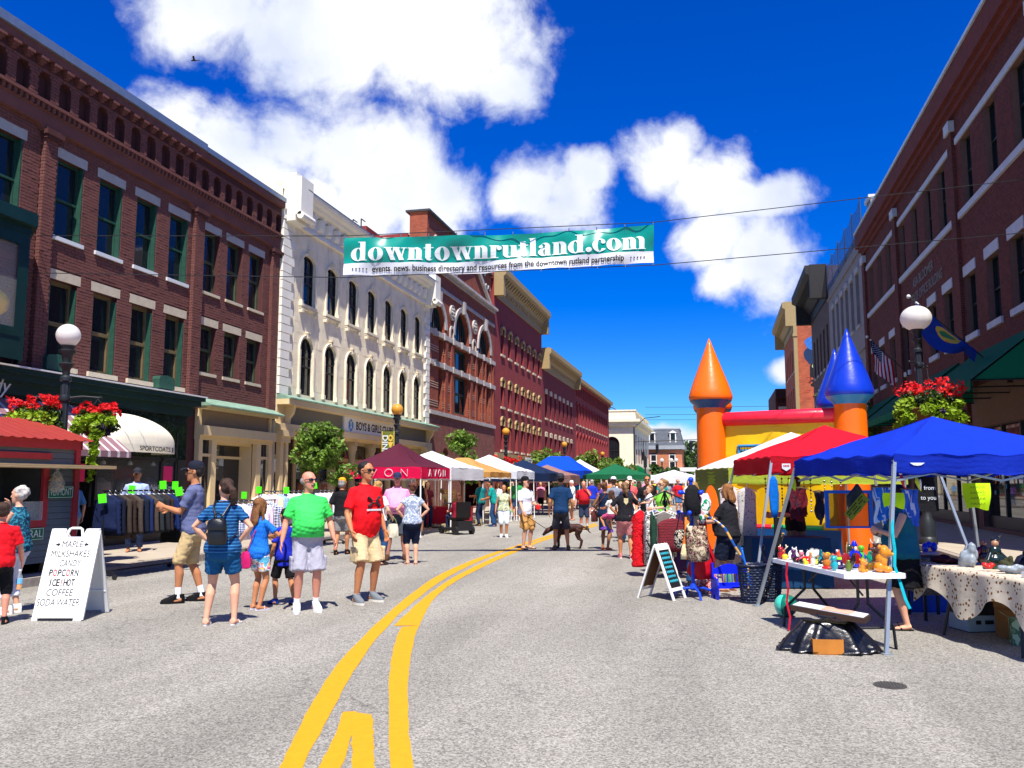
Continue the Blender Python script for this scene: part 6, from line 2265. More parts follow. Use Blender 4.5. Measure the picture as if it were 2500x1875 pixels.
b_ = child(P3,q,'shoulder_bag',m_pinkb)
q = MB()
q.tube([T3((-.12,-.15,.92)),T3((.02,-.15,1.2)),T3((.09,-.04,1.475)),T3((.06,.1,1.38))],.008,5)
q.build('strap',m_pinkb,b_)
T6 = P6['T']
q = MB()
for sg in (-1,1):
 q.tube([T6((.0 + sg * .085,.172,1.315)),T6((.0 + sg * .035,.19,1.275)),T6((.0 + sg * .035,.196,1.245)),T6((.0 + sg * .085,.192,1.2))],[.02,.011,.011,.02],8)
for z in (1.27,1.25):
 q.tube([T6((-.045,.19,z)),T6((0,.197,z + (.008 if z > 1.26 else -.008))),T6((.045,.19,z))],.006,5)
child(P6,q,'shirt_logo',m_black)
q = MB()
for i in range(9):
 x_ = -.1 + i * .024
 q.box(x_,.0,0,x_ + .018,.012,.022)
o = q.build('logo_lettering',m_lettw,P6['root'],tuple(T6((0,.188,1.145))))
T8 = P8['T']
q = MB()
hb = P8['ARM'][1][2]
q.rings([[Vector((hb.x + .02 + rx * math.cos(a),hb.y + .09 * math.sin(a),z)) for a in [2 * math.pi * i / 12 for i in range(12)]] for z,rx in ((.58,.12),(.6,.15),(.76,.14),(.86,.11))])
b_ = child(P8,q,'handbag',C_('#d8d2b4'))
q = MB()
q.tube([Vector((hb.x + .02 + .1 * math.cos(a),hb.y,.85 + .14 * math.sin(a))) for a in [math.pi * i / 8 for i in range(9)]],.01,5)
q.build('bag_handle',C_('#6a7a4a'),b_)
T22 = P22['T']
q = MB()
q.rings([[T22((-.3 + .06 * math.sin(a),-.02 + rx * math.cos(a),z)) for a in [2 * math.pi * i / 12 for i in range(12)]] for z,rx in ((.72,.12),(.74,.16),(.92,.15),(1.0,.12))])
b_ = child(P22,q,'shoulder_bag',C_('#5a2c2a'))
q = MB()
q.tube([T22((-.3,-.1,.98)),T22((-.06,-.15,1.25)),T22((.09,-.08,1.47)),T22((.08,.08,1.44))],.016,6)
q.build('strap',C_('#5a2c2a'),b_)
q = MB()
q.prism([(-.05,.07),(.05,.07),(.05,-.02),(0,-.08),(-.05,-.02)],'y',-.006,.006)
q.build('shirt_badge',mat('badge_gold','#c9b98a'),P23['root'],tuple(P23['T']((.02,-.135,1.32))))
# things held, each a thing of its own
wr = P35['root'].matrix_basis @ P35['ARM'][1][2]
t = thing('juice_bottle','small plastic bottle of orange juice in the hand of the boy in red','bottle',(wr.x + .02,wr.y - .04,wr.z - .32))
q = MB()
q.lathe([(.028,0),(.033,.01),(.033,.14),(.015,.19),(.015,.21)],12)
q.build('bottle_body',mat('clear_plastic','#dfe4e2',rough=.1,alpha=.22,var=0),t,smooth=True)
q = MB(); q.lathe([(.029,.004),(.03,.06),(.029,.061)],12)
q.build('juice',mat('orange_juice','#e59a1c',var=0),t)
q = MB(); q.lathe([(.0338,.07),(.0338,.125)],12)
q.build('bottle_label',mat('blue_label','#6fb4d8',var=.2,scale=40),t)
q = MB(); q.lathe([(.017,.21),(.017,.23)],10)
q.build('bottle_cap',m_whitem,t)
wr = P15['root'].matrix_basis @ P15['ARM'][0][2]
t = thing('drink_cup','pale cup with a green lid held by the woman in floral blouse','cup',(wr.x,wr.y - .06,wr.z - .16))
q = MB(); q.lathe([(.03,0),(.04,.12)],12); q.build('cup_body',m_whitem,t)
q = MB(); q.lathe([(.043,.12),(.043,.135),(.03,.15)],12); q.build('cup_lid',mat('green_plastic','#2fae5a',var=0),t)
wr = P16['root'].matrix_basis @ P16['ARM'][0][2]
t = thing('lead_handle','round red dog lead reel in the hand of the man in white','dog lead',(wr.x + .05,wr.y - .1,wr.z - .05))
q = MB(); q.lathe([(.05,-.02),(.065,-.015),(.065,.015),(.05,.02)],16)
o = q.build('reel',mat('red_plastic','#d8201c',rough=.3,var=0),t,rot=(R(90),0,0))
DOG = G(1390,1339)
w2 = P16['root'].matrix_basis @ P16['ARM'][1][2]
q = MB()
q.tube([Vector((w2.x - t.location.x,w2.y - t.location.y,w2.z - t.location.z - .05)),Vector((DOG.x - .55 - t.location.x,DOG.y - t.location.y,.45 - t.location.z))],.008,5)
q.build('lead_cord',BK,t)
# the dog: brown, standing across the street line, head low to the left
t = thing('dog','short haired brown dog on a lead with its head lowered','dog',tuple(DOG))
q = MB()
q.rings([[Vector((x,ry * math.sin(a),z + rz_ * math.cos(a))) for a in [2 * math.pi * i / 12 for i in range(12)]] for x,ry,rz_,z in ((-.36,.05,.06,.5),(-.3,.095,.12,.48),(-.2,.105,.15,.465),(-.05,.1,.135,.475),(.1,.085,.1,.5),(.22,.09,.105,.5),(.3,.07,.085,.5),(.34,.03,.04,.5))])
q.tube([(-.3,0,.52),(-.4,0,.5),(-.5,0,.44)],[.085,.07,.06],10)
q.tube([(-.46,0,.46),(-.54,0,.43),(-.6,0,.37),(-.66,0,.31)],[.06,.068,.045,.03],10)
for sg in (-1,1):
 q.tube([(-.5,sg * .055,.47),(-.52,sg * .075,.42),(-.53,sg * .07,.36)],[.02,.026,.012],8)
 q.tube([(-.25,sg * .07,.42),(-.255,sg * .07,.3),(-.27,sg * .07,.2),(-.265,sg * .07,.04)],[.06,.04,.027,.024],8)
 q.tube([(-.27,sg * .07,.03),(-.31,sg * .07,.02)],[.03,.022],8)
 q.tube([(.25,sg * .065,.46),(.2,sg * .07,.34),(.24,sg * .07,.24),(.31,sg * .07,.19),(.28,sg * .07,.05)],[.085,.06,.04,.026,.023],8)
 q.tube([(.28,sg * .07,.03),(.23,sg * .07,.02)],[.028,.02],8)
q.tube([(.33,0,.53),(.42,0,.5),(.5,0,.4),(.55,0,.37)],[.03,.022,.016,.008],8)
o = q.build('body',mat('brown_fur','#3a1c12',rough=.6,var=.25,scale=8,bump=.3,bscale=150),t,smooth='all')
JOBS.append((o,.011,3,0))
q = MB(); q.tube([(-.38,.075 * math.cos(a),.5 + .08 * math.sin(a)) for a in [2 * math.pi * i / 12 for i in range(13)]],.01,5)
q.build('collar',m_black,t)
# bird in the sky
d = ray(474,148)
t = thing('bird','dark bird flying across the blue gap between two clouds','bird',tuple(Vector((0,0,EYE)) + d * 55))
q = MB()
q.tube([(-.17,0,0),(-.1,0,.02),(.05,0,.01),(.2,0,-.03)],[.015,.05,.045,.02],8)
q.ball((-.17,0,.015),.035,8,6)
for sg in (-1,1):
 q.add([(-.06,sg * .03,.03),(.08,sg * .03,.03),(.14,sg * .2,.13),(.22,sg * .36,.1),(.02,sg * .22,.15),(-.06,sg * .03,.015),(.08,sg * .03,.015),(.14,sg * .2,.118),(.22,sg * .36,.09),(.02,sg * .22,.138)],
   [(0,1,2,4),(4,2,3),(5,9,7,6),(9,8,7),(0,5,6,1),(1,6,7,2),(2,7,8,3),(3,8,9,4),(4,9,5,0)])
q.build('body',mat('dark_plumage','#22242a',rough=.7),t)
# ------------------------------------------------------------------ street banner between the buildings
BA,BB = Vector((-7.33,15.8,0)),Vector((-1.15,17.28,0))
BU = (BB - BA)
BW = BU.length
BU.normalize()
BN = Vector((BU.y,-BU.x,0))            # towards the camera
BHt = .78
def bpt(x,y,off=0.0):
 """point of the cloth: x metres along, y metres down"""
 u,v = x / BW,y / BHt
 top = 6.58 + .28 * u - .05 * math.sin(math.pi * u) + .012 * abs(math.sin(u * 11 * math.pi))
 w = .05 * math.sin(7.3 * u + 2.1 * v) + .03 * math.sin(19 * u - 4.5 * v + 1) + .016 * math.sin(37 * u + 8 * v) + .03 * v * math.sin(11 * u + .5)
 w += .02 * (1 - v) * math.cos(u * 22 * math.pi)
 return BA + BU * x + Vector((0,0,top - y)) + BN * (w + off)
t = thing('street_banner','teal and white event banner strung on wires high across the street','banner',tuple(BA + BU * (BW / 2) + Vector((0,0,5.9))))
bo = t.location
m_teal = mat('teal_vinyl','#0d9c8a',rough=.3,var=.05,spec=.5,leaf=.25)
m_wvin = mat('white_vinyl','#e9e9ec',rough=.35,var=.03,spec=.5,leaf=.25)
q = MB()
q.grid(lambda a,b: bpt(a * BW,b * .535) - bo,160,12)
q.build('cloth',m_teal,t,smooth='all')
q = MB()
q.grid(lambda a,b: bpt(a * BW,.535 + b * (BHt - .535)) - bo,160,6)
q.build('white_strip',m_wvin,t,smooth='all')
q = MB()
for k in range(12):
 p = bpt(BW * (k + .02) / 11.04,0) - bo
 q.tube([p,p + Vector((0,0,.06))],.01,5)
 p = bpt(BW * (k + .02) / 11.04,BHt) - bo
 q.tube([p,p - Vector((0,0,.05))],.01,5)
tag(q.build('grommets',m_flash,t),kind='stuff')
def el(cx,cy,rx,ry,a0=0,a1=360,n=28):
 return [(cx + rx * math.cos(R(a0 + (a1 - a0) * i / n)),cy + ry * math.sin(R(a0 + (a1 - a0) * i / n))) for i in range(n + 1)]
def strip(P,Q):
 return [(P[i],P[i + 1],Q[i + 1],Q[i]) for i in range(len(P) - 1)]
def rect(x0,y0,x1,y1):
 n = max(1,int((y1 - y0) / .22))
 return [((x0,y0 + (y1 - y0) * i / n),(x1,y0 + (y1 - y0) * i / n),(x1,y0 + (y1 - y0) * (i + 1) / n),(x0,y0 + (y1 - y0) * (i + 1) / n)) for i in range(n)]
def slant(xa,xb,w,y0=0.,y1=1.):
 n = 5
 return [((xa + (xb - xa) * i / n,y0 + (y1 - y0) * i / n),(xa + w + (xb - xa) * i / n,y0 + (y1 - y0) * i / n),(xa + w + (xb - xa) * (i + 1) / n,y0 + (y1 - y0) * (i + 1) / n),(xa + (xb - xa) * (i + 1) / n,y0 + (y1 - y0) * (i + 1) / n)) for i in range(n)]
S,sf = .33,.055                       # stem and serif weights of a fat-face letter
def bowl(cx,a0=0,a1=360):
 return strip(el(cx,.5,.46,.53,a0,a1),el(cx,.5,.13,.47,a0,a1))
def arch_(x0):                          # right-hand stem with its shoulder, as in n and m
 return rect(x0 + .33,0,x0 + .33 + S,.72) + strip(el(x0 + .33,.70,S,.33,0,130,14),el(x0 + .16,.66,.17,.30,0,130,14)) + rect(x0 + .25,0,x0 + .74,sf)
def foot(x0,x1):
 return rect(x0,0,x1,sf)
GL = {
 'o': (bowl(.48),.98),'d': (bowl(.44) + rect(.56,0,.56 + S,1.5) + rect(.44,1.5 - sf,.6,1.5) + foot(.6,1.0),1.05),
 'w': (slant(.42,.08,.3) + slant(.42,.6,.1) + slant(.94,.6,.3) + slant(1.0,1.2,.09) + rect(0,1 - sf,.5,1) + rect(.55,1 - sf,1.0,1) + rect(1.05,1 - sf,1.4,1),1.44),
 'n': (rect(.08,0,.08 + S,1) + rect(0,1 - sf,.1,1) + foot(0,.48) + arch_(.2),.98),
 'm': (rect(.08,0,.08 + S,1) + rect(0,1 - sf,.1,1) + foot(0,.48) + arch_(.2) + arch_(.74),1.52),
 't': (rect(.12,.2,.12 + S,1.28) + rect(0,1 - sf,.62,1) + strip(el(.36,.25,.25,.27,180,330,12),el(.5,.27,.1,.2,180,330,12)),.66),
 'r': (rect(.08,0,.08 + S,1) + rect(0,1 - sf,.1,1) + foot(0,.56) + strip(el(.6,.78,.16,.17,0,360,14),el(.6,.78,.01,.01,0,360,14)) + rect(.4,.86,.6,.98),.76),
 'u': (rect(.08,.28,.08 + S,1) + rect(0,1 - sf,.1,1) + strip(el(.4,.3,.32,.32,180,330,14),el(.5,.32,.13,.26,180,330,14)) + rect(.58,0,.58 + S,1) + rect(.5,1 - sf,.6,1) + foot(.85,1.0),1.03),
 'l': (rect(.08,0,.08 + S,1.5) + rect(0,1.5 - sf,.1,1.5) + foot(0,.5),.54),
 'a': (rect(.44,.08,.44 + S,.75) + strip(el(.46,.70,.31,.33,0,170,14),el(.34,.72,.12,.25,0,170,14)) + strip(el(.2,.74,.13,.13,0,360,12),el(.2,.74,.01,.01,0,360,12)) + strip(el(.38,.29,.36,.31,60,300,16),el(.44,.29,.1,.24,60,300,16)) + strip(el(.66,.12,.22,.14,180,320,8),el(.72,.14,.1,.09,180,320,8)),.9),
 'c': (bowl(.46,45,325) + strip(el(.68,.74,.14,.14,0,360,12),el(.68,.74,.01,.01,0,360,12)),.86),
 '.': (strip(el(.2,.17,.19,.19,0,360,14),el(.2,.17,.01,.01,0,360,14)),.42)}
def on_cloth(name,polys,m,sx_,sy_,x0,y0):
 q = MB()
 for k,P in enumerate(polys):
  q.poly([bpt(x0 + x * sx_,y0 - y * sy_,.018 + .0004 * (k % 7)) - bo for x,y in P])
 return q.build(name,m,t)
word = 'downtownrutland.com'
tot = sum(GL[c][1] for c in word)
xs = 0.0
sx_ = (BW - .3) / tot
for c in word:
 on_cloth('letter',GL[c][0],mat('banner_white','#f6f6f6',rough=.4,var=0,leaf=.2),sx_,.262,.15 + xs * sx_,.49)
 xs += GL[c][1]
me = text_mesh('events. news. business directory and resources from the downtown rutland partnership',.17,bold=.004)
bm = bmesh.new()
bm.from_mesh(me)
bmesh.ops.triangulate(bm,faces=bm.faces)
x_ = [v.co.x for v in bm.verts]
k_ = 5.15 / (max(x_) - min(x_))
for v in bm.verts:
 v.co = bpt(BW * .497 + v.co.x * k_,.662 - v.co.y,.02) - bo
bm.to_mesh(me)
bm.free()
me.materials.clear()
me.materials.append(m_black)
link('small_lettering',me,t)
q = MB()
for s_ in (.03,.925):
 for k in range(5):
  p = bpt(BW * (s_ + .011 * k),.66,.018) - bo
  q.tube([p - BN * .004,p + BN * .004],.016,8)
q.build('dotted_marks',m_black,t)
q = MB()
for A_,B_,Z in ((bpt(0,0),bpt(BW,0),((-13.75,14.6,6.75),(7.9,19.8,8.15))),(bpt(0,BHt),bpt(BW,BHt),((-13.75,14.6,5.95),(7.9,19.8,6.95)))):
 up = .05 if Z[0][2] > 6.5 else -.05
 pts = [Vector(Z[0])] + [A_.lerp(B_,i / 8) + Vector((0,0,up)) for i in range(9)] + [Vector(Z[1])]
 q.tube([p - bo for p in pts],.009,5)
q.build('wire',mat('black_cable',(.015,.015,.017),rough=.6),t)
# ------------------------------------------------------------------ canopies
m_legw = mat('white_tube','#e4e4e2',rough=.4,var=.03)
m_legg = mat('grey_tube','#9ea6aa',rough=.35,metal=.5,var=.05)
def canopy(label,c,yaw,hx,hy,ez,pz,vh,roof,valc,leg=None,slant=0.,flat=0.,group='pop up canopies along the street',wr=.012,sag=.1,legs=(0,1,2,3),weights=False,tier=False,seed=1):
 t = thing('canopy',label,'canopy',(c[0],c[1],0),yaw,group)
 cr = [(-hx,-hy),(hx,-hy),(hx,hy),(-hx,hy)]
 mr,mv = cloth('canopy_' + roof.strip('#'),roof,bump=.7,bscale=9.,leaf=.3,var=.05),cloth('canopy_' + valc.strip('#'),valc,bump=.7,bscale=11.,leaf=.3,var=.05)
 r_ = random.Random(seed)
 ph = [r_.uniform(0,6) for _ in range(4)]
 q = MB()
 for k in range(4):
  a,b = cr[k],cr[(k + 1) % 4]
  def f(u,s_):
   ex,ey = a[0] + (b[0] - a[0]) * u,a[1] + (b[1] - a[1]) * u
   k1 = 1 - s_
   tx,ty = ex * flat,ey * flat * .0
   x,y = ex * k1 + tx * s_,ey * k1 + ty * s_
   z = ez + (pz - ez) * s_ - sag * math.sin(math.pi * s_) * (.35 + .65 * math.sin(math.pi * u))
   z += wr * math.sin(9 * u + 7 * s_ + ph[k]) * math.sin(math.pi * s_) + wr * .7 * math.sin(31 * u * k1 + 3 * s_ + ph[k]) * k1
   return (x,y,z)
  q.grid(f,20,14)
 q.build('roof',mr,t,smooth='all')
 if tier:
  q = MB()
  q.rings([[(x * .32,y * .32,pz - .22) for x,y in cr],[(x * .02,y * .02,pz + .12) for x,y in cr]])
  q.build('roof_vent',mr,t)
 for k in range(4):
  a,b = cr[k],cr[(k + 1) % 4]
  nx,ny = (b[1] - a[1]),-(b[0] - a[0])
  L_ = math.hypot(nx,ny)
  nx,ny = nx / L_,ny / L_
  q = MB()
  def g(u,v):
   o = .006 + wr * 1.6 * v * math.sin(13 * u + ph[k]) * math.sin(math.pi * u) + wr * .5 * math.sin(23 * v + 5 * u)
   return (a[0] + (b[0] - a[0]) * u + nx * o,a[1] + (b[1] - a[1]) * u + ny * o,ez + .004 + wr * math.sin(31 * u + ph[k]) * .7 - vh * v)
  q.grid(g,24,8)
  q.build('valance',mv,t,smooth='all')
 ml = leg or m_legw
 for k in legs:
  x,y = cr[k]
  gx,gy = x * (1 + slant / hx),y * (1 + slant / hy)
  q = MB()
  q.bar((gx,gy,.0),(x * .98,y * .98,ez - .02),.034)
  q.box(gx - .05,gy - .05,0,gx + .05,gy + .05,.012)
  q.build('leg',ml,t)
 q = MB()
 for k in range(4):
  a,b = cr[k],cr[(k + 1) % 4]
  m_ = ((a[0] + b[0]) / 2 * .97,(a[1] + b[1]) / 2 * .97)
  A_,B_ = (a[0] * .97,a[1] * .97),(b[0] * .97,b[1] * .97)
  for P_,Q_ in ((A_,m_),(m_,B_)):
   q.bar((*P_,ez - .04),(*Q_,ez - .26),.02)
   q.bar((*P_,ez - .26),(*Q_,ez - .04),.02)
  q.bar((*A_,ez - .1),(0,0,pz - .1),.02)
 tag(q.build('truss',ml,t),kind='stuff')
 if weights:
  for k in (1,2):
   q = MB()
   q.box(cr[k][0] - .28,cr[k][1] - .12,0,cr[k][0] - .04,cr[k][1] + .12,.26)
   q.build('leg_weight',C_('#a0936c'),t)
 return t
av = canopy('maroon canopy with bright pink valance lettered in thin white capitals',(-9.8,25.5),0,1.25,1.4,2.06,2.85,.34,'#5c2438','#e5104e',sag=.16,seed=2)
AV = {'A': [[(0,0),(.5,1),(1,0)],[(.25,.38),(.75,.38)]],'V': [[(0,1),(.5,0),(1,1)]],'O': [[(.5 + .52 * math.cos(a),.5 + .5 * math.sin(a)) for a in [2 * math.pi * i / 24 for i in range(25)]]],'N': [[(.05,0),(.05,1),(.9,0),(.9,1)]]}
for o_,rt_,w_ in ((Vector((-.88,-1.45,1.79)),Vector((1,0,0)),.5),(Vector((1.3,-.85,1.79)),Vector((0,1,0)),.46)):
 for k,ch in enumerate('AVON'):
  for st in AV[ch]:
   q = MB()
   q.tube([o_ + rt_ * (w_ * k + .24 * x) + Vector((0,0,.21 * y)) for x,y in st],.009,5)
   q.build('thin_letter',m_lettw,av)
canopy('white two tiered canopy behind the maroon one',(-11.6,29.4),0,1.3,1.3,2.1,2.75,.3,'#f0f0f2','#ececf0',tier=True)
canopy('white canopy with sand weights next to the maroon canopy',(-9.85,28.9),0,1.35,2.0,2.1,2.72,.42,'#f3f3f4','#eff0f4',weights=True,seed=4)
canopy('tan canopy with a small roof vent between two white canopies',(-10.0,33.2),0,1.6,1.7,2.0,2.6,.2,'#cf9c5c','#c8934f',flat=.15,seed=5)
canopy('white canopy with silver creased valance beyond the tan canopy',(-10.0,37.3),0,1.7,1.8,2.1,2.85,.34,'#f1f1f4','#dfe2ec',seed=6,wr=.02)
canopy('navy canopy standing beyond the second white canopy',(-9.6,42.6),0,1.7,1.9,2.05,2.75,.4,'#1c2f52','#18284a',seed=7)
canopy('brown canopy mostly hidden between navy and blue canopies',(-9.3,47.3),0,1.6,1.6,2.0,2.6,.4,'#a07a74','#8c6a66',seed=8)
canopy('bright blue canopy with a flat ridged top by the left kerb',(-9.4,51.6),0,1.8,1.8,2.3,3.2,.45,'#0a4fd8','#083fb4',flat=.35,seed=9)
canopy('small white canopy beyond the bright blue canopy',(-9.2,58.5),0,1.7,1.7,2.2,3.2,.3,'#f2f0ea','#e8e4dc',seed=10)
canopy('dark green canopy standing in the middle of the road',(-5.0,43.2),R(12),1.55,1.6,1.98,2.55,.22,'#1d6b47','#1a6642',sag=.12,seed=11)
canopy('low white canopy beyond the dark green canopy',(-3.0,62),0,1.7,1.7,2.05,2.5,.5,'#eceff4','#e4e8f0',seed=12)
yawb = math.atan2(.327,.945)
bt = canopy('large blue canopy with slanted legs over the figurine stall',(2.47,10.83),yawb,1.18,1.18,1.88,2.37,.2,'#0c36c4','#0b2ca8',leg=m_legg,slant=.40,sag=.03,wr=.018,seed=13)
q = MB()
q.prism([(-1.02,1.80),(-.86,1.80),(-.9,1.775),(-.94,1.77),(-.98,1.775)],'y',-1.20,-1.195)
q.build('maker_badge',m_lettw,bt)
rt = canopy('red canopy with a white shield badge between blue and white canopies',(1.66,14.18),math.atan2(.2,.98),1.17,1.17,1.97,2.5,.25,'#d8142c','#b90f22',leg=m_legg,slant=.40,sag=.03,wr=.016,seed=14)
q = MB()
q.prism([(-1.02,1.87),(-.9,1.87),(-.9,1.80),(-.96,1.765),(-1.02,1.80)],'y',-1.205,-1.198)
q.build('maker_badge',m_lettw,rt)
q = MB()
for k in range(4):
 q.box(-1.0 + .022 * k,-1.209,1.825,-.985 + .022 * k,-1.206,1.85)
q.build('badge_print',mat('red_print','#b90f22',var=0),rt)
ot = canopy('white topped canopy with olive green walls in front of the bouncy castle',(1.45,17.85),R(13),1.62,1.45,1.87,2.6,.3,'#efe9e2','#a8b83a',leg=m_legg,sag=.02,seed=15)
m_olive = cloth('olive_wall_canvas','#767a3c',bump=.25,bscale=6.,leaf=.2)
q = MB()
P = arc(-.7,.7,1.0,.55,14)
q.poly([(-1.63,-1.45,0),(-1.63,-.7,0),(-1.63,-.7,1.0)] + [(-1.63,u,z) for u,z in P[1:8]] + [(-1.63,0,1.86),(-1.63,-1.45,1.86)])
q.poly([(-1.63,1.45,0),(-1.63,.7,0),(-1.63,.7,1.0)] + [(-1.63,u,z) for u,z in P[::-1][1:8]] + [(-1.63,0,1.86),(-1.63,1.45,1.86)])
q.build('side_wall',m_olive,ot)
# ------------------------------------------------------------------ bouncy castle
FLc,FRc,BLc,BRc = Vector((-.11,21.05,0)),Vector((2.89,20.0,0)),Vector((-.08,23.8,0)),Vector((3.01,23.03,0))
ct = thing('bouncy_castle','inflatable bouncy castle with orange towers, pointed tops and yellow walls','bouncy castle',tuple((FLc + BRc) / 2))
cb = ct.location.copy()
pvc = lambda n,c,**k: mat('pvc_' + n,c,rough=.32,var=.04,spec=.45,bump=.35,bscale=5.,**k)
m_or_,m_bl,m_ye,m_rd,m_nv,m_cy = pvc('orange','#f5680c'),pvc('blue','#0b34b4'),pvc('yellow','#ffce10',leaf=.3),pvc('red','#ee2238'),pvc('navy','#14467c'),pvc('cyan','#2a7fb0')
for k,(p,top_) in enumerate(((FLc,m_or_),(FRc,m_bl),(BLc,m_or_),(BRc,m_bl))):
 p_ = p - cb
 q = MB()
 zc = 3.42 if k in (0,2) else 3.36
 q.lathe([(.2,0),(.34,.06),(.35,.3),(.345,zc - .5),(.335,zc)],28,p_)
 tw = q.build('tower',m_or_,ct,smooth=True)
 q = MB()
 n = 28
 q.rings([[(p_.x + r_ * (1 + .012 * (i % 2)) * math.cos(2 * math.pi * i / n),p_.y + r_ * (1 + .012 * (i % 2)) * math.sin(2 * math.pi * i / n),z) for i in range(n)] for r_,z in ((.33,zc - .05),(.37,zc + .02),(.46,zc + .09),(.5,zc + .14))])
 q.build('collar',m_nv if k in (0,2) else m_cy,tw,smooth=True)
 q = MB()
 q.lathe([(.49,zc + .135),(.515,zc + .2),(.515,zc + .26),(.48,zc + .38),(.4,zc + .62),(.3,zc + .88),(.18,zc + 1.2),(.07,zc + 1.5),(.012,zc + 1.66)],28,p_)
 q.build('spire',top_,tw,smooth='all')
def wall_panel(A_,B_,win=True,name='wall'):
 d = (B_ - A_)
 L_ = d.length
 d.normalize()
 nrm = Vector((d.y,-d.x,0))
 A2 = A_ + d * .3
 L2 = L_ - .6
 def P(u,z,o=0.):
  return A2 + d * (u * L2) - cb + nrm * (o + .1 * math.sin(math.pi * u) * math.sin(math.pi * min(1,max(0,(z - .6) / 2.3))) + .018 * math.sin(17 * u + 9 * z) + .012 * math.sin(9 * u - 23 * z)) + Vector((0,0,z))
 hole = (.14,.86,1.65,2.45) if win else None
 q = MB()
 zr = [.55,.8,1.1,1.4,1.65] + [1.65 + .8 * i / 6 for i in range(1,7)] + [2.6,2.8,3.0]
 ur = sorted({0,.07,.14,.86,.93,1,*[.14 + .72 * i / 14 for i in range(1,14)]})
 for u0_,u1_ in zip(ur,ur[1:]):
  for z0_,z1_ in zip(zr,zr[1:]):
   if hole and hole[0] <= u0_ and u1_ <= hole[1] + 1e-6 and hole[2] <= z0_ and z1_ <= hole[3] + 1e-6:
    continue
   q.poly([P(u0_,z0_),P(u1_,z0_),P(u1_,z1_),P(u0_,z1_)])
 bmw = q.build(name,m_ye,ct)
 bm = bmesh.new(); bm.from_mesh(bmw.data); bmesh.ops.remove_doubles(bm,verts=bm.verts,dist=1e-4)
 for f_ in bm.faces:
  f_.smooth = True
 bm.to_mesh(bmw.data); bm.free()
 if win:
  q = MB()
  for a,b in (((.14,1.65),(.86,1.65)),((.86,1.65),(.86,2.45)),((.86,2.45),(.14,2.45)),((.14,2.45),(.14,1.65))):
   q.tube([P(a[0] + (b[0] - a[0]) * i / 8,a[1] + (b[1] - a[1]) * i / 8,.02) for i in range(9)],.04,6)
  q.build('window_band',m_cy,bmw)
  q = MB()
  for i in range(1,26):
   u = .14 + .72 * i / 26
   q.bar(P(u,1.65),P(u,2.45),.01)
  for i in range(1,11):
   z = 1.65 + .8 * i / 11
   for j in range(8):
    q.bar(P(.14 + .72 * j / 8,z),P(.14 + .72 * (j + 1) / 8,z),.01)
  tag(q.build('window_net',m_black,bmw),kind='stuff')
 q = MB()
 q.tube([A_ - cb + d * .28 + Vector((0,0,3.1)),A_ - cb + d * .34 + Vector((0,0,3.1)),B_ - cb - d * .34 + Vector((0,0,3.1)),B_ - cb - d * .28 + Vector((0,0,3.1))],[.12,.165,.165,.12],16)
 q.build('top_beam',m_rd,ct,smooth=True)
 q = MB()
 q.rings([[(A_ + d * s_ + nrm * o_ - cb + Vector((0,0,z))) for s_,o_ in ((.1,.25),(L_ - .1,.25),(L_ - .1,-.3),(.1,-.3))] for z in (0,.3,.5,.56)])
 q.build('base_tube',m_nv,ct)
 q = MB()
 for k,(a_,b_,mm_) in enumerate(((.15,.45,m_rd),(.45,.8,pvc('green','#1f9a58')))):
  q.tube([A_ + d * (L_ * a_) + nrm * .2 - cb + Vector((0,0,.6)),A_ + d * (L_ * b_) + nrm * .2 - cb + Vector((0,0,.6))],.06,8,k)
 q.build('base_trim',[m_rd,pvc('green',0)],ct)
wall_panel(FLc,FRc)
wall_panel(BLc,FLc)
wall_panel(FRc,BRc)
wall_panel(BRc,BLc)
# ------------------------------------------------------------------ flags on the office block
def flagpole(base,tip,label,kind):
 base,tip = Vector(base),Vector(tip)
 t = thing('flag',label,'flag',tuple(base))
 d = tip - base
 q = MB()
 q.tube([(0,0,0),tuple(d)],.022,8)
 q.box(-.06,-.06,-.1,.08,.06,.1)
 q.build('flagpole',mat('dark_pole','#2a2522',rough=.4),t)
 q = MB()
 q.ball(tuple(d),.06,10,8)
 q.tube([tuple(d * .9),tuple(d * .93)],.035,8)
 q.build('pole_finial',m_whitem,t,smooth=True)
 return t,d
t,d = flagpole((7.95,38.63,6.17),(6.4,38.61,7.81),'american stars and stripes flag hanging from a pole on the office block','us')
def usf(u,v):
 p = d * (.92 - .55 * u)
 return (p.x + .06 * math.sin(6 * u + 2 * v),p.y - .14 * math.sin(9 * u + 3 * v) * v - .1 * v,p.z - 1.25 * v * (1 - .12 * u) - .05)
q = MB()
nu,nv = 39,14
for i in range(nu):
 for j in range(nv):
  u0_,u1_,v0_,v1_ = i / nu,(i + 1) / nu,j / nv,(j + 1) / nv
  mi = 2 if (i < 21 and j < 6) else (0 if (i // 3) % 2 == 0 else 1)
  q.poly([usf(u0_,v0_),usf(u1_,v0_),usf(u1_,v1_),usf(u0_,v1_)],mi)
q.build('flag_cloth',[cloth('flag_red','#b3122c',leaf=.3),cloth('flag_white','#dcdde4',leaf=.3),cloth('flag_blue','#1b2452',leaf=.3)],t)
q = MB()
for i in range(9):
 for j in range(6 if i % 2 == 0 else 5):
  u,v = (.05 + .055 * i),(.04 + .066 * j + (0 if i % 2 == 0 else .033))
  p = Vector(usf(u,v))
  for s_ in (-.006,.006):
   c = p + Vector((0,s_,0))
   q.poly([c + Vector((.022 * math.cos(a),0,.022 * math.sin(a))) if k % 2 == 0 else c + Vector((.009 * math.cos(a),0,.009 * math.sin(a))) for k,a in [(k,math.pi / 2 + k * math.pi / 5) for k in range(10)]])
tag(q.build('flag_stars',m_lettw,t),kind='stuff')
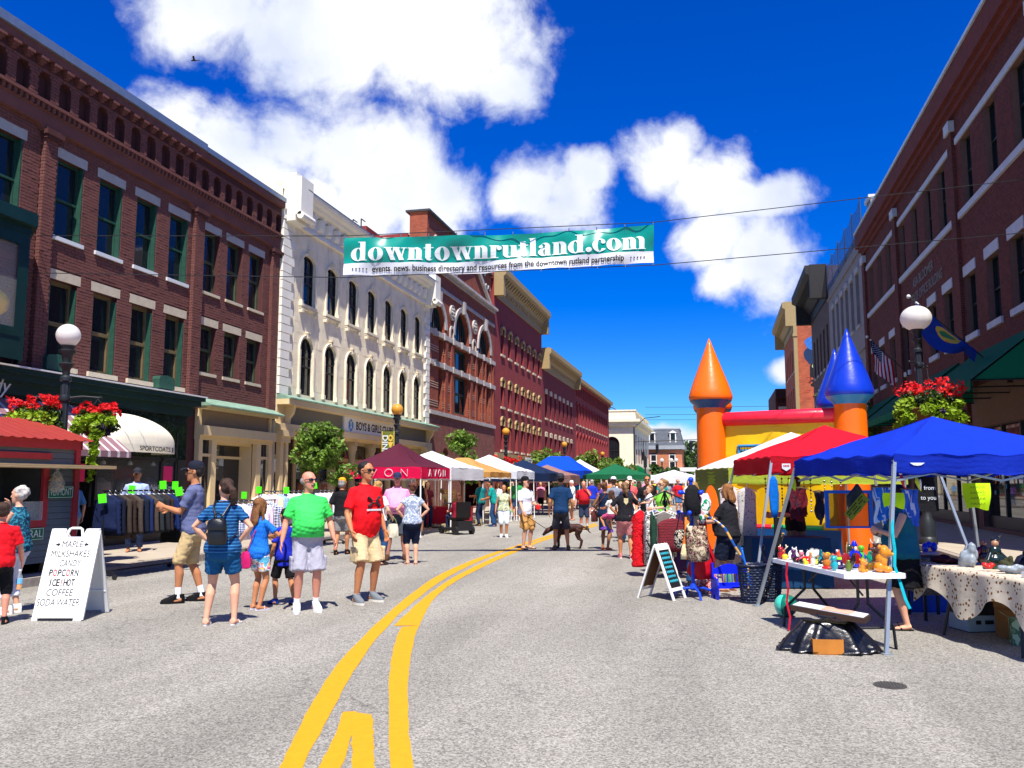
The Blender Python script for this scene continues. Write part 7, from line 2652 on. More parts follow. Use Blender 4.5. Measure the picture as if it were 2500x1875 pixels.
t,d = flagpole((7.95,26.0,4.45),(5.5,26.13,6.93),'deep blue state flag with a coat of arms on a long pole over the awning','vt')
def vtf(u,v):
 p = d * (.93 - .58 * u)
 w = 1.25 * (.35 + .65 * math.sin(math.pi * min(1,.25 + u)))
 return (p.x + .1 * v + .05 * math.sin(8 * u + 3 * v),p.y - .16 * math.sin(7 * u + 5 * v) * v - .05,p.z - w * v * .8 - .03)
q = MB()
q.grid(vtf,30,16)
fb = q.build('flag_cloth',cloth('state_flag_blue','#1b3c96',leaf=.35),t,smooth='all')
for nm,col,rad,off in (('emblem_ground','#c9a63c',.16,.012),('emblem_shield','#2f7a4a',.1,.016),('emblem_scroll','#c0432e',.05,.02)):
 q = MB()
 cx,cv = (.55,.32) if nm != 'emblem_scroll' else (.5,.48)
 pts = [Vector(vtf(cx + rad * 1.2 * math.cos(2 * math.pi * i / 16) * (1 + .2 * math.sin(5 * i)),cv + rad * 1.7 * math.sin(2 * math.pi * i / 16))) + Vector((0,-off,0)) for i in range(16)]
 q.poly(pts)
 q.build(nm,mat(nm,col,var=.1),t)
# ------------------------------------------------------------------ signals and wires at the far corner
t = thing('traffic_signal','dark pole with long arm, street light and hanging signal heads at the far corner','traffic signal',(-11.0,118,.0))
q = MB()
q.tube([(0,0,0),(0,0,9.2)],[.14,.1],8)
q.tube([(0,0,7.2),(9.5,0,7.4)],[.08,.05],6)
q.tube([(0,0,9.1),(1.5,0,10.4),(3.6,0,10.6)],.05,6)
q.build('mast',mat('dark_signal_paint','#2a2b2b',rough=.5),t)
for x_,z_ in ((1.2,5.2),(3.1,6.2),(7.6,6.6)):
 q = MB()
 q.box(x_ - .2,-.15,z_ - .6,x_ + .2,.15,z_ + .6)
 for k in range(3):
  q.tube([(x_,-.15,z_ + .38 - .38 * k),(x_,-.4,z_ + .38 - .38 * k)],.15,8)
 q.bar((x_,0,z_ + .6),(x_,0,7.3),.05)
 q.build('signal_head',m_blackf,t)
t = thing('traffic_signal','shorter signal post standing in front of the green bank awning','traffic signal',(-9.4,116,.0))
q = MB()
q.tube([(0,0,0),(0,0,5.2)],.1,8)
q.build('mast',mat('dark_signal_paint',0),t)
q = MB()
q.box(-.2,-.25,3.6,.25,.1,5.0)
q.build('signal_head',m_blackf,t)
t = thing('utility_wires','thin black overhead wires crossing the sky beyond the bank','wires',(-4,150,10))
for k,z in enumerate((.0,.9,2.2)):
 q = MB()
 q.tube([(-8 + 5 * i,0,2.5 + z - .25 * math.sin(math.pi * i / 10)) for i in range(11)],.03,4)
 q.build('wire',mat('black_cable',0),t)
for k,(px,lab) in enumerate(((1617,'far white globe lamp before the mansard house'),(1640,'second far white globe lamp before the mansard house'),(1652,'third far white globe lamp beside the white porch'))):
 d = ray(px,1178)
 kk = 118 / d.y
 lamp((d.x * kk,118,0),4.6,.28,m_globe,lab)
t = thing('parked_car','dark blue car half hidden behind the far crowd','car',(-5.6,128,0),R(90))
q = MB()
q.prism([(-2.1,.3),(2.1,.3),(2.15,.7),(1.3,.85),(.75,1.4),(-1.0,1.42),(-1.6,.9),(-2.1,.8)],'y',-.85,.85)
q.build('body',mat('dark_blue_car','#16283a',rough=.2,coat=.6),t)
for x_ in (-1.35,1.35):
 for y_ in (-.86,.86):
  q = MB(); q.tube([(x_,y_ - .08,.32),(x_,y_ + .08,.32)],.32,14)
  q.build('wheel',m_blackf,t)
q = MB(); q.prism([(.7,1.3),(1.15,.9),(-1.4,.9),(-.95,1.32)],'y',-.86,.86)
q.build('window',m_glass,t)
# ------------------------------------------------------------------ food cart
m_grs = mat('grey_siding','#5f696d',rough=.7,var=.07,scale=3)
m_redp = mat('red_paint','#a83038',rough=.55,var=.08,scale=4)
m_redr = mat('red_metal_roof','#93352f',rough=.45,var=.08,scale=4)
m_ply = mat('weathered_plywood','#b59a70',rough=.85,var=.15,scale=4,bump=.2,stretch=(1,.2,1))
ca = thing('food_cart','grey sided food cart with a ribbed red metal roof and open serving hatch','food cart',(-10.72,12.6,0))
x0,x1,y0,y1 = -2.0,0,-4.2,0
q = MB()
q.box(x0,y0,.3,x1 - .04,y1,1.0)
q.box(x0,y0,1.9,x1 - .04,y1,2.3)
q.box(x0,y1 - .72,1.0,x1 - .04,y1,1.9)
q.box(x0,y0,1.0,x0 + .05,y1,1.9)
q.box(x0 + .05,y0,1.0,x1 - .04,y0 + .05,1.9)
q.build('cart_body',m_grs,ca)
for z in np.arange(.3,2.3,.1):
 for ya,yb in (((y0,y1 - .06),) if not .95 < z < 1.85 else ((y1 - .72,y1 - .06),)):
  q = MB()
  q.prism([(x1 - .038,z + .001),(x1 - .008,z + .004),(x1 - .022,z + .098),(x1 - .038,z + .098)],'y',ya,yb)
  q.build('siding_board',m_grs,ca)
q = MB()
q.box(x1 - .05,y1 - .08,.28,x1 + .03,y1 + .03,2.3)
q.box(x1 - .03,y0,2.16,x1 + .05,y1 + .02,2.32)
q.box(x0,y1,2.16,x1 + .05,y1 + .04,2.32)
q.box(x1 - .02,y0,.88,x1 + .04,y1 - .68,1.0)
q.box(x1 - .02,y1 - .78,1.0,x1 + .035,y1 - .66,1.86)
q.box(x1 - .02,y0,1.98,x1 + .03,y1 - .62,2.08)
q.build('red_trim',m_redp,ca)
q = MB()
n = 60
for sgn,xe,xr in ((1,x1 + .18,x0 / 2),(-1,x0 - .18,x0 / 2)):
 def rf(u,v,xe=xe,xr=xr):
  return (xe + (xr - xe) * v,y0 - .1 + (y1 - y0 + .25) * u,2.3 + .4 * v + (.018 if (int(round(u * n)) % 3 == 0) else 0))
 q.grid(rf,n,1)
q.add([(x1 + .1,y1 + .1,2.31),(x0 - .1,y1 + .1,2.31),(x0 / 2,y1 + .1,2.68)],[(0,1,2)])
q.build('roof',m_redr,ca)
q = MB()
q.box(x1 + .04,y0,1.86,x1 + .62,y1 + .2,1.885)
q.box(x1 + .04,y0,1.83,x1 + .62,y1 + .2,1.858)
q.build('hatch_flap',m_ply,ca)
q = MB()
q.box(x0 + .1,y0 + .1,1.02,x0 + .12,y1 - .75,1.88)
q.box(x0 + .1,y0 + .1,1.001,x1 - .1,y1 - .75,1.01)
q.box(-.8,y0 + .1,1.02,-.78,y1 - .75,1.9)
q.box(-.78,y1 - .76,1.02,-.05,y1 - .735,1.88)
q.build('cart_interior',mat('shop_interior',0),ca)
q = MB()
q.box(-.05,-1.35,1.0,.12,-.86,1.3)
q.build('plastic_tray',mat('clear_plastic',0),ca)
for yy in (-.9,-3.4):
 q = MB(); q.tube([(-.1,yy,.3),(-.25,yy,.3)],.3,18); q.build('wheel',m_blackf,ca)
q = MB(); q.box(x0,y0,.16,x1 - .1,y1,.3); q.build('chassis',m_blackf,ca)
m_sgn = mat('road_sign_green','#0d6a42',rough=.4,var=.04)
for txt,yc,zc,w_,h_ in (('VERMONT',-.42,1.44,.56,.2),('RURAL',-1.02,.78,.56,.2)):
 t = thing('plate_sign','small green plate sign reading %s on the side of the food cart' % txt.lower(),'sign',(-10.66,12.6 + yc,zc))
 q = MB(); q.box(-.006,-w_ / 2,-h_ / 2,.0,w_ / 2,h_ / 2); q.build('sign_plate',m_sgn,t)
 q = MB()
 for a in (-1,1):
  q.box(.0005,-w_ / 2 + .012,a * (h_ / 2 - .014) - .004,.003,w_ / 2 - .012,a * (h_ / 2 - .014) + .004)
  q.box(.0005,a * (w_ / 2 - .014) - .004,-h_ / 2 + .012,.003,a * (w_ / 2 - .014) + .004,h_ / 2 - .012)
 q.build('sign_border',m_lettw,t)
 lettering(txt,.17,m_lettw,t,(.004,0,0),(0,1,0),(0,0,1),width=w_ * .86)
t = thing('popcorn_bag','clear bag of tan popcorn hanging by the cart hatch','bag',(-10.58,11.98,1.5))
leaf_cloud('popcorn',t,mat('popcorn','#cdb07c',rough=.9,var=.2,scale=40),[((0,0,.05),.11),((0,0,.14),.09)],500,.025,3)
q = MB(); q.lathe([(.02,-.07),(.12,-.03),(.13,.1),(.08,.22),(.02,.3),(.05,.35)],12); q.build('bag_film',mat('clear_plastic',0),t,smooth=True)
# ------------------------------------------------------------------ white A-board
ab = thing('sandwich_board','white folding sandwich board listing maple milkshakes and popcorn in black letters','sign',(-7.51,8.63,0),R(13.5))
m_wpl = mat('white_plastic','#e8e8e2',rough=.45,var=.03,bump=.1,bscale=80)
W2,HH,DD = .285,1.04,.34
up = Vector((0,DD,HH)).normalized()
nr = Vector((0,-HH,DD)).normalized()
def panel(name,flip):
 def P(x,s_,o):
  v = Vector((x,0,0)) + up * s_ + nr * o
  return (v.x,v.y if not flip else 2 * DD + .02 - v.y,v.z)
 L_ = math.hypot(DD,HH)
 out = [(-W2,0),(-W2 + .06,0),(-W2 + .06,.035),(W2 - .09,.035),(W2 - .09,0),(W2,0),(W2,L_),(W2 - .15,L_),(W2 - .19,L_ - .1),(-W2 + .19,L_ - .1),(-W2 + .15,L_),(-W2,L_)]
 q = MB()
 n = len(out)
 q.add([P(x,s_,.012) for x,s_ in out] + [P(x,s_,-.012) for x,s_ in out],[tuple(range(n)),tuple(range(n,2 * n))[::-1]] + [(i,(i + 1) % n,n + (i + 1) % n,n + i) for i in range(n)])
 o = q.build(name,m_wpl,ab)
 q = MB()
 for x in (-W2 + .012,W2 - .012):
  q.bar(P(x,.02,-.02),P(x,L_ - .02,-.02),.024,.05)
 q.bar(P(-W2,.3,-.02),P(W2,.3,-.02),.03,.02)
 q.build('panel_rib',m_wpl,o)
 return o
fp = panel('front_panel',False)
panel('back_panel',True)
L_ = math.hypot(DD,HH)
q = MB()
hp_ = [Vector((x,0,0)) + up * s_ for x,s_ in ((-.1,L_ - .1),(-.075,L_ - .005),(-.05,L_ + .01),(.05,L_ + .01),(.075,L_ - .005),(.1,L_ - .1))]
q.tube(hp_,.016,8)
q.build('carry_handle',m_wpl,ab)
m_redl = mat('red_lettering','#d8202c',rough=.7,var=0)
for k,(txt,w_,dx) in enumerate((('MAPLE',.25,.0),('MILKSHAKES',.46,.0),('CANDY',.25,.02),('POPCORN',.36,-.03),('ICE!HOT',.29,-.03),('COFFEE',.31,-.03),('SODA:WATER',.5,-.02))):
 o_ = up * (.9 - .115 * k) + nr * .014 + Vector((dx,0,0))
 if k in (3,4):
  stp = w_ / (len(txt) - (.4 if k == 4 else 0))
  for i,ch in enumerate(txt):
   red = (ch in 'O' and k == 3) or ch == '!'
   lettering(ch,.112,m_redl if red else m_black,fp,tuple(o_ + Vector(((i - (len(txt) - 1) / 2) * stp,0,0))),(1,0,0),tuple(up),bold=.003,width=.014 if ch in 'I!' else .043)
 else:
  lettering(txt,.112,m_black,fp,tuple(o_),(1,0,0),tuple(up),width=w_,shear=.06)
for sg in (-1,1):
 q = MB()
 c = up * .9 + nr * .015 + Vector((sg * .17,0,0))
 q.poly([c + Vector((-sg * .028,0,0)),c + up * .026,c + up * .011,c + up * .011 + Vector((sg * .024,0,0)),c - up * .011 + Vector((sg * .024,0,0)),c - up * .011,c - up * .026])
 q.build('arrow_mark',m_black,fp)
# ------------------------------------------------------------------ clothes rails
def garment(loc,rz,m,label,group,ln=.72,w=.25,th=.05,kind='jacket',puff=0,sl=.58,name='jacket',hook=m_whitem):
 t = thing(name,label,name.replace('_',' '),loc,rz,group)
 q = MB()
 rows = [(-.06,w * .22,.03),(-.085,w * .5,.035),(-.12,w * .8,.04),(-.17,w * .92,th),(-.3,w * .9,th * 1.15),(-.5,w * .9,th * 1.1),(-ln,w * (1.0 if kind != 'dress' else 1.15),th * 1.15)]
 if puff:
  rr = []
  for a,b in zip(rows[3:],rows[4:]):
   n = max(2,int((a[0] - b[0]) * puff))
   for i in range(n):
    t_ = i / n
    z = a[0] + (b[0] - a[0]) * t_
    k = 1 if i % 2 else .76
    rr.append((z,(a[1] + (b[1] - a[1]) * t_) * (.5 + .5 * k),(a[2] + (b[2] - a[2]) * t_) * 1.35 * k))
  rows = rows[:3] + rr + [rows[-1]]
 q.rings([[(rx * math.copysign(abs(math.cos(a)) ** .6,math.cos(a)),ry * math.copysign(abs(math.sin(a)) ** .7,math.sin(a)) * (1 + .18 * math.sin(5 * a + z * 20)),z) for a in [2 * math.pi * i / 16 for i in range(16)]] for z,rx,ry in rows])
 q.build('garment_body',m,t,smooth='all')
 if sl:
  for sg in (-1,1):
   q = MB()
   n = 14
   q.tube([(sg * (w * .82 + .05 * (i / n)),-.015 * math.sin(3 * i / n),-.14 - sl * i / n) for i in range(n + 1)],[(.06 - .018 * i / n) * (1 if not puff or i % 2 else .7) for i in range(n + 1)],8,flat=(1,.85))
   q.build('sleeve',m,t,smooth='all')
 q = MB()
 q.tube([(-.17,0,-.115),(0,0,-.045),(.17,0,-.115)],.008,5)
 q.tube([(0,0,-.045),(0,0,.0),(.02,0,.02),(.03,0,-.0)],.004,5)
 q.build('hanger',hook,t)
 return t
def rail(name,label,a,b,h,m,foot=.28,wheels=True):
 a,b = Vector((*a,0)),Vector((*b,0))
 t = thing(name,label,'clothes rail',tuple((a + b) / 2))
 c = t.location.copy()
 a,b = a - c,b - c
 d = (b - a).normalized()
 s_ = Vector((d.y,-d.x,0))
 Z = Vector((0,0,1))
 q = MB(); q.tube([a + Z * h - d * .04,b + Z * h + d * .04],.014,8); q.build('hanging_bar',m,t)
 q = MB(); q.tube([a + Z * .12,b + Z * .12],.014,8); q.build('base_bar',m,t)
 for p in (a,b):
  q = MB(); q.tube([p + Z * .12,p + Z * h],.014,8)
  q.tube([p + s_ * foot + Z * .09,p + Z * .13,p - s_ * foot + Z * .09],.014,8)
  q.build('upright',m,t)
  if wheels:
   for sg in (-1,1):
    q = MB(); q.tube([p + s_ * foot * sg + Z * .045 - d * .012,p + s_ * foot * sg + Z * .045 + d * .012],.045,12)
    q.build('wheel',m_blackf,t)
 return t
m_rail = mat('black_rail','#1d1c1b',rough=.4,metal=.4)
ra,rb = Vector((-10.02,12.45,0)),Vector((-9.9,14.5,0))
rail('clothes_rail','black wheeled rail of coats beside the white sandwich board',ra[:2],rb[:2],1.46,m_rail)
ordn = 'first second third fourth fifth sixth seventh eighth ninth tenth eleventh twelfth thirteenth fourteenth fifteenth sixteenth'.split()
JK = [('navy','#111d3e',14,.66,'quilted jacket'),('dark navy','#0e1427',0,.74,'jacket'),('taupe','#3e332b',0,.8,'wool jacket'),('brown','#33261f',14,.8,'puffer jacket'),('light taupe','#483d36',0,.74,'jacket'),('ink blue','#121a2c',0,.74,'jacket'),('blue','#172751',0,.74,'jacket'),
  ('mushroom','#483d36',0,.72,'wool jacket'),('slate grey','#2a2f32',0,.74,'jacket'),('charcoal','#232428',0,.74,'jacket'),('chestnut','#35261f',13,.72,'puffer jacket'),('royal blue','#132757',16,.68,'quilted jacket'),('black','#0c0e10',0,.95,'coat'),('striped grey','#3d3836',20,.68,'puffer jacket'),('jet black','#0e0e12',12,.66,'puffer jacket')]
for k,(cn,cc,pf,ln,kd) in enumerate(JK):
 p = ra.lerp(rb,(k + .6) / 15.2)
 garment((p.x,p.y,1.45),R(-4 + rnd.uniform(-9,9)),cloth('coat_' + cc.strip('#') + str(pf),cc,bump=.3),'%s %s hanging %s along the black coat rail from the near end' % (cn,kd,ordn[k]),'jackets on the black rail',ln=ln,w=.25,th=.062,puff=pf)
sa,sb = Vector((-10.0,17.4,0)),Vector((-9.85,21.0,0))
rail('clothes_rail','long rail of white and pastel shirts behind the man in green',sa[:2],sb[:2],1.40,m_rail)
SH = [('white','#e8e8ea'),('pale pink','#e8c8d0'),('pale yellow','#ece0b0'),('sky blue','#8fb4e0'),('lilac','#cfc0e0'),('white','#eeeeee'),('light grey','#c8ccd2')]
for k in range(16):
 cn,cc = SH[k % 7]
 p = sa.lerp(sb,(k + .7) / 16.4)
 garment((p.x,p.y,1.39),R(rnd.uniform(-8,8)),cloth('shirt_' + cc.strip('#'),cc),'%s shirt, %s from the near end of the long shirt rail' % (cn,ordn[k]),'shirts on the long rail',ln=.74,w=.24,th=.07,sl=.5,name='hanging_shirt')
sa,sb = Vector((-9.7,15.7,0)),Vector((-9.55,17.3,0))
rail('clothes_rail','short rail of checked shirts behind the woman in blue',sa[:2],sb[:2],1.22,m_rail)
SH = [('blue checked','#e2e4ee',('plaid','#27407e',22.,'X')),('white','#e9e6ea',None),('pink striped','#f0e6ec',('stripe','#c890b4',40.,'X')),('navy checked','#d8dae6',('plaid','#1c2748',16.,'X'))]
for k in range(9):
 cn,cc,pt = SH[k % 4]
 p = sa.lerp(sb,(k + .7) / 9.4)
 garment((p.x,p.y,1.21),R(rnd.uniform(-8,8)),cloth('check_%d' % (k % 4),cc,pat=pt),'%s shirt, %s from the near end of the short shirt rail' % (cn,ordn[k]),'shirts on the short rail',ln=.78,w=.24,th=.07,sl=.5,name='hanging_shirt')
m_neon = mat('neon_green_card','#4fe80c',rough=.8,var=.03)
def hp(px,py,depth):
 """the point seen at a photo pixel at a given distance along the view axis"""
 d = CR @ Vector(((px - 1250.0) / FPX,(937.5 - py) / FPX,-1.0))
 return Vector((0,0,EYE)) + d * depth
NC = [(250,1217,14.2,'at the near end of the coat rail'),(322,1195,15.5,'behind the capped man among the coats'),(398,1184,15.8,'at the middle of the coat rail'),(428,1185,15.9,'third along the coat rail'),(437,1200,15.2,'beside the raised hand at the coat rail'),
  (596,1209,18.6,'on the checked shirt rail'),(632,1196,19.0,'where the two shirt rails meet'),(699,1197,20.0,'left of the head of the man in green'),(768,1186,21.5,'right of the head of the man in green')]
for px,py,dp,lab in NC:
 p = hp(px,py,dp)
 t = thing('price_card','neon green price card ' + lab,'price card',tuple(p),R(13 + rnd.uniform(-15,15)),'neon green price cards')
 q = MB(); q.box(-.065,-.004,-.075,.065,.004,.075); q.build('card',m_neon,t,rot=(0,R(rnd.uniform(-12,12)),0))
 q = MB(); q.tube([(0,.008,.07),(0,.008,-.16)],.006,5); q.build('card_stem',m_rail,t)
# mobility scooter under the maroon canopy
t = thing('mobility_scooter','black mobility scooter under the maroon canopy','mobility scooter',(-7.95,25.85,0),R(50))
q = MB(); q.box(-.28,-.45,.12,.28,.6,.2); q.box(-.26,-.45,.2,.26,-.05,.42); q.build('chassis',m_blackf,t)
q = MB(); q.box(-.25,-.3,.44,.25,.15,.52); q.box(-.25,-.38,.52,.25,-.3,1.0); q.build('seat',m_lea,t)
q = MB(); q.tube([(0,.6,.2),(0,.42,.95)],.03,8); q.tube([(-.25,.42,.95),(.25,.42,.95)],.02,8); q.build('tiller',m_blackf,t)
for x_,y_ in ((-.3,-.35),(.3,-.35),(-.24,.55),(.24,.55)):
 q = MB(); q.tube([(x_ - .04,y_,.13),(x_ + .04,y_,.13)],.13,14); q.build('wheel',m_blackf,t)
t = thing('stall_table','stall table under a dark red cloth below the white canopy','table',(-9.6,29.6,0))
q = MB(); q.box(-.9,-.5,.70,.9,.5,.73); q.build('tabletop',m_whitem,t)
q = MB()
q.rings([[(x * (1 + .02 * math.sin(i * 1.9) * k),y * (1 + .03 * math.cos(i * 2.3) * k),z) for i,(x,y) in enumerate([(-.93 + 1.86 * j / 12,-.53) for j in range(12)] + [(.93,-.53 + 1.06 * j / 7) for j in range(7)] + [(.93 - 1.86 * j / 12,.53) for j in range(12)] + [(-.93,.53 - 1.06 * j / 7) for j in range(7)])] for z,k in ((.15,2.5),(.74,0))])
q.build('tablecloth',C_('#a8142c'),t)
t = thing('display_board','tan pegboard with rows of jewellery on the red covered table','display board',(-9.3,29.3,.74))
q = MB(); q.box(-.22,-.02,0,.22,.02,.6); q.build('board',mat('tan_board','#c08a4a'),t)
q = MB()
for i in range(4):
 for j in range(5):
  q.ball((-.15 + .1 * i,-.035,.1 + .1 * j),.022,6,4)
tag(q.build('jewellery',m_whitem,t),kind='stuff')
# ------------------------------------------------------------------ right hand stalls: tables and what lies on them
m_wtab = mat('white_table_plastic','#eef0f2',rough=.35,var=.03)
TYAW = yawb
tb = thing('folding_table','white folding table crowded with painted figurines','table',(1.16,9.68,0),TYAW)
q = MB()
out = [(-.31 + .03,-.88),(.31 - .03,-.88),(.31,-.85),(.31,.85),(.28,.88),(-.28,.88),(-.31,.85),(-.31,-.85)]
q.prism(out,'z',.69,.735)
q.build('tabletop',m_wtab,tb)
for y_ in (-.6,.6):
 for sg in (-1,1):
  q = MB(); q.tube([(sg * .05,y_,.69),(sg * .05,y_,.42),(sg * .26,y_ * 1.12,.2),(sg * .27,y_ * 1.14,.0)],.016,8)
  q.build('leg',m_blackf,tb)
 q = MB(); q.tube([(-.26,y_ * 1.12,.2),(.26,y_ * 1.12,.2)],.012,6); q.tube([(0,y_,.5),(0,y_ * .4,.68)],.01,6)
 q.build('leg_brace',m_blackf,tb)
def onT(x,y,z=.737):
 v = Matrix.Rotation(TYAW,3,'Z') @ Vector((x,y,0))
 return (tb.location.x + v.x,tb.location.y + v.y,z)
def gl(c):
 return mat('glaze_' + c.strip('#'),c,rough=.25,var=.15,scale=30,coat=.4)
def fig(label,cat,x,y,parts,rz=0.,s=1.0,z=.737,loc=None):
 """a small object from (part name, colour, shapes); shapes: b=ball, t=tube, l=lathe"""
 t = thing(cat.replace(' ','_'),label,cat,loc or onT(x,y,z),rz + TYAW,'things for sale on the white table' if loc is None else None)
 s = s * .64 if loc is None else s * .8
 t.scale = (s,s,s)
 for nm,col,shp in parts:
  q = MB()
  for sh in shp:
   if sh[0] == 'b':
    q.ball(sh[1],sh[2],14,9)
   elif sh[0] == 't':
    q.tube(sh[1],sh[2],10)
   else:
    q.lathe(sh[1],16,sh[2] if len(sh) > 2 else (0,0,0))
  o = q.build(nm,gl(col) if isinstance(col,str) else col,t,smooth='all')
  if len(shp) > 1 and sum(1 for a in shp if a[0] != 'l') > 1 and nm in ('body','beast'):
   JOBS.append((o,.007,2,0))
 return t
LION = [('body','#d8861c',[('b',(0,0,.08),(.12,.1,.09)),('b',(.0,-.02,.2),(.1,.09,.11)),('b',(.0,-.06,.3),(.115,.08,.11)),('b',(0,-.12,.29),(.06,.06,.06)),('b',(-.08,-.1,.05),(.05,.07,.05)),('b',(.08,-.1,.05),(.05,.07,.05)),('b',(-.08,.0,.38),.03),('b',(.08,.0,.38),.03),('b',(-.06,-.05,.15),(.045,.05,.09)),('b',(.06,-.05,.15),(.045,.05,.09))]),
  ('muzzle','#e8a040',[('b',(0,-.165,.275),(.035,.03,.025))]),('eye','#201008',[('b',(-.03,-.165,.32),.012),('b',(.03,-.165,.32),.012)])]
fig('orange seated lion figurine, tallest at the near end of the white table','figurine',.12,-.74,LION,R(60),1.0)
fig('smaller orange lion cub figurine next to the big orange lion','figurine',-.06,-.72,LION,R(30),.5)
fig('figurine of a wizard in a bright blue robe and hat','figurine',.1,-.28,[('robe','#0d22b4',[('l',[(.11,0),(.1,.06),(.06,.2),(.045,.27),(.03,.3)]),('t',[(-.05,0,.24),(-.08,-.04,.18),(-.03,-.09,.17)],[.03,.03,.022]),('t',[(.05,0,.24),(.08,-.04,.18),(.03,-.09,.17)],[.03,.03,.022])]),('head','#c98a68',[('b',(0,-.01,.33),.034)]),('beard','#d8d4cc',[('b',(0,-.04,.3),(.025,.02,.04))]),('hat','#0d22b4',[('l',[(.055,.34),(.05,.355),(.03,.4),(.02,.42),(.002,.43)])])])
fig('dark brown horned figurine with raised arms on a tan plinth','figurine',.2,-.5,[('beast','#4a2c22',[('b',(0,0,.2),(.05,.04,.08)),('b',(0,0,.3),(.06,.045,.06)),('b',(0,-.01,.38),.035),('t',[(-.05,0,.33),(-.1,0,.3),(-.09,-.02,.4)],[.022,.02,.014]),('t',[(.05,0,.33),(.1,0,.3),(.08,-.03,.22)],[.022,.02,.014]),('t',[(-.02,0,.2),(-.03,0,.1)],.025),('t',[(.02,0,.2),(.03,0,.1)],.025)]),('horn','#e6ddc6',[('t',[(-.02,0,.4),(-.06,0,.43),(-.065,0,.48)],[.012,.01,.002])]),('horn','#e6ddc6',[('t',[(.02,0,.4),(.06,0,.43),(.065,0,.48)],[.012,.01,.002])]),('plinth','#8a6a34',[('l',[(.08,0),(.08,.02),(.06,.1),(.07,.12)])])])
fig('black and red dragon figurine with spread wings','figurine',-.05,-.52,[('beast','#141416',[('t',[(.0,.06,.03),(0,.02,.1),(0,-.03,.16),(0,-.05,.24),(0,-.09,.26)],[.02,.045,.04,.025,.02]),('t',[(0,.06,.04),(.06,.1,.03),(.12,.06,.02)],[.03,.02,.006])]),('wing','#8f1a1a',[('b',(-.09,.03,.17),(.07,.012,.09))]),('wing','#8f1a1a',[('b',(.09,.03,.17),(.07,.012,.09))])])
fig('emerald green seahorse like figurine behind the blue wizard','figurine',.22,-.36,[('body','#0f8f6a',[('t',[(0,0,.02),(.03,0,.1),(-.02,0,.18),(.0,-.02,.25),(0,-.06,.26)],[.05,.06,.045,.03,.015]),('b',(0,.04,.16),(.02,.05,.05))])])
fig('purple skull shaped money box with lime green hair','figurine',-.12,-.56 + .14,[('skull','#3b1a5c',[('b',(0,0,.08),(.09,.085,.08))]),('eye_socket','#e9e6ee',[('b',(-.035,-.075,.09),(.022,.015,.022)),('b',(.035,-.075,.09),(.022,.015,.022))]),('hair','#8fdc1c',[('b',(0,.02,.15),(.08,.07,.035))])],R(-20))
fig('silver and black skull beside the purple money box','figurine',-.2,-.34,[('skull','#6d6b78',[('b',(0,0,.065),(.07,.07,.065))]),('eye_socket','#101014',[('b',(-.025,-.06,.075),(.017,.012,.017)),('b',(.025,-.06,.075),(.017,.012,.017))])],R(-10))
fig('teal fish figurine with its tail up','figurine',-.08,-.1,[('body','#157f8c',[('t',[(0,-.12,.05),(0,-.04,.06),(0,.05,.07),(0,.1,.12),(0,.13,.2)],[.03,.06,.05,.025,.01])]),('tail','#0f5f6c',[('b',(0,.14,.21),(.01,.03,.05))])],R(50))
fig('black orca figurine lying at the table edge','figurine',-.18,-.16,[('body','#12161c',[('t',[(0,-.11,.05),(0,-.03,.07),(0,.06,.06),(0,.13,.05)],[.025,.06,.045,.012])]),('belly','#e6e8ea',[('b',(0,-.05,.035),(.04,.07,.03))]),('fin','#12161c',[('b',(0,.0,.14),(.008,.025,.04))])],R(-60))
fig('red ladybird dish with a domed lid','dish',-.2,.2,[('dome','#c01a14',[('b',(0,0,.04),(.1,.085,.07))]),('head','#161212',[('b',(0,-.09,.035),(.05,.04,.04))])],R(-70),1.1)
fig('black and maroon ladybird at the left edge of the table','dish',-.25,.34,[('dome','#1a0f12',[('b',(0,0,.045),(.07,.07,.055))]),('spot','#8f1620',[('b',(0,-.05,.05),(.04,.03,.03))])])
fig('lime and yellow turtle dish','dish',-.12,.06,[('shell','#b6c41c',[('b',(0,0,.045),(.085,.075,.05))]),('head','#d8dc5a',[('b',(0,-.1,.04),.03)])],R(-50))
fig('yellow rubber duck shaped toy at the table edge','toy',-.26,.08,[('body','#f0d81c',[('b',(0,0,.03),(.05,.04,.035)),('b',(0,-.035,.075),.028)]),('beak','#e07a1c',[('b',(0,-.065,.07),(.012,.014,.006))])],R(-60))
fig('glossy white cat figurine, left one of two','figurine',-.16,.62,[('body','#f0efec',[('b',(0,0,.08),(.09,.075,.085)),('b',(0,-.05,.15),.05)]),('ear','#f0efec',[('t',[(-.03,-.05,.19),(-.035,-.05,.22)],[.015,.003]),('t',[(.03,-.05,.19),(.035,-.05,.22)],[.015,.003])])],0,1.05)
fig('larger white pig like figurine beside the white cat','figurine',.0,.5,[('body','#f3f1ee',[('b',(0,0,.09),(.1,.09,.09)),('b',(.06,-.06,.12),.055)])],R(20),1.05)
fig('yellow apple shaped pot beside the white cat','pot',-.24,.66,[('pot','#e0c02a',[('b',(0,0,.05),(.055,.055,.05))]),('stalk','#5a3a1c',[('t',[(0,0,.09),(.01,0,.12)],.006)])])
fig('orange reindeer figurine with branching antlers at the far end','figurine',-.22,.8,[('body','#c8562a',[('b',(0,0,.07),(.055,.09,.05)),('b',(0,-.08,.13),.035)]),('antler','#e8cfa8',[('t',[(-.02,-.08,.16),(-.06,-.08,.2),(-.05,-.08,.25)],.009),('t',[(-.06,-.08,.2),(-.09,-.08,.22)],.008)]),('antler','#e8cfa8',[('t',[(.02,-.08,.16),(.06,-.08,.2),(.05,-.08,.25)],.009),('t',[(.06,-.08,.2),(.09,-.08,.22)],.008)])])
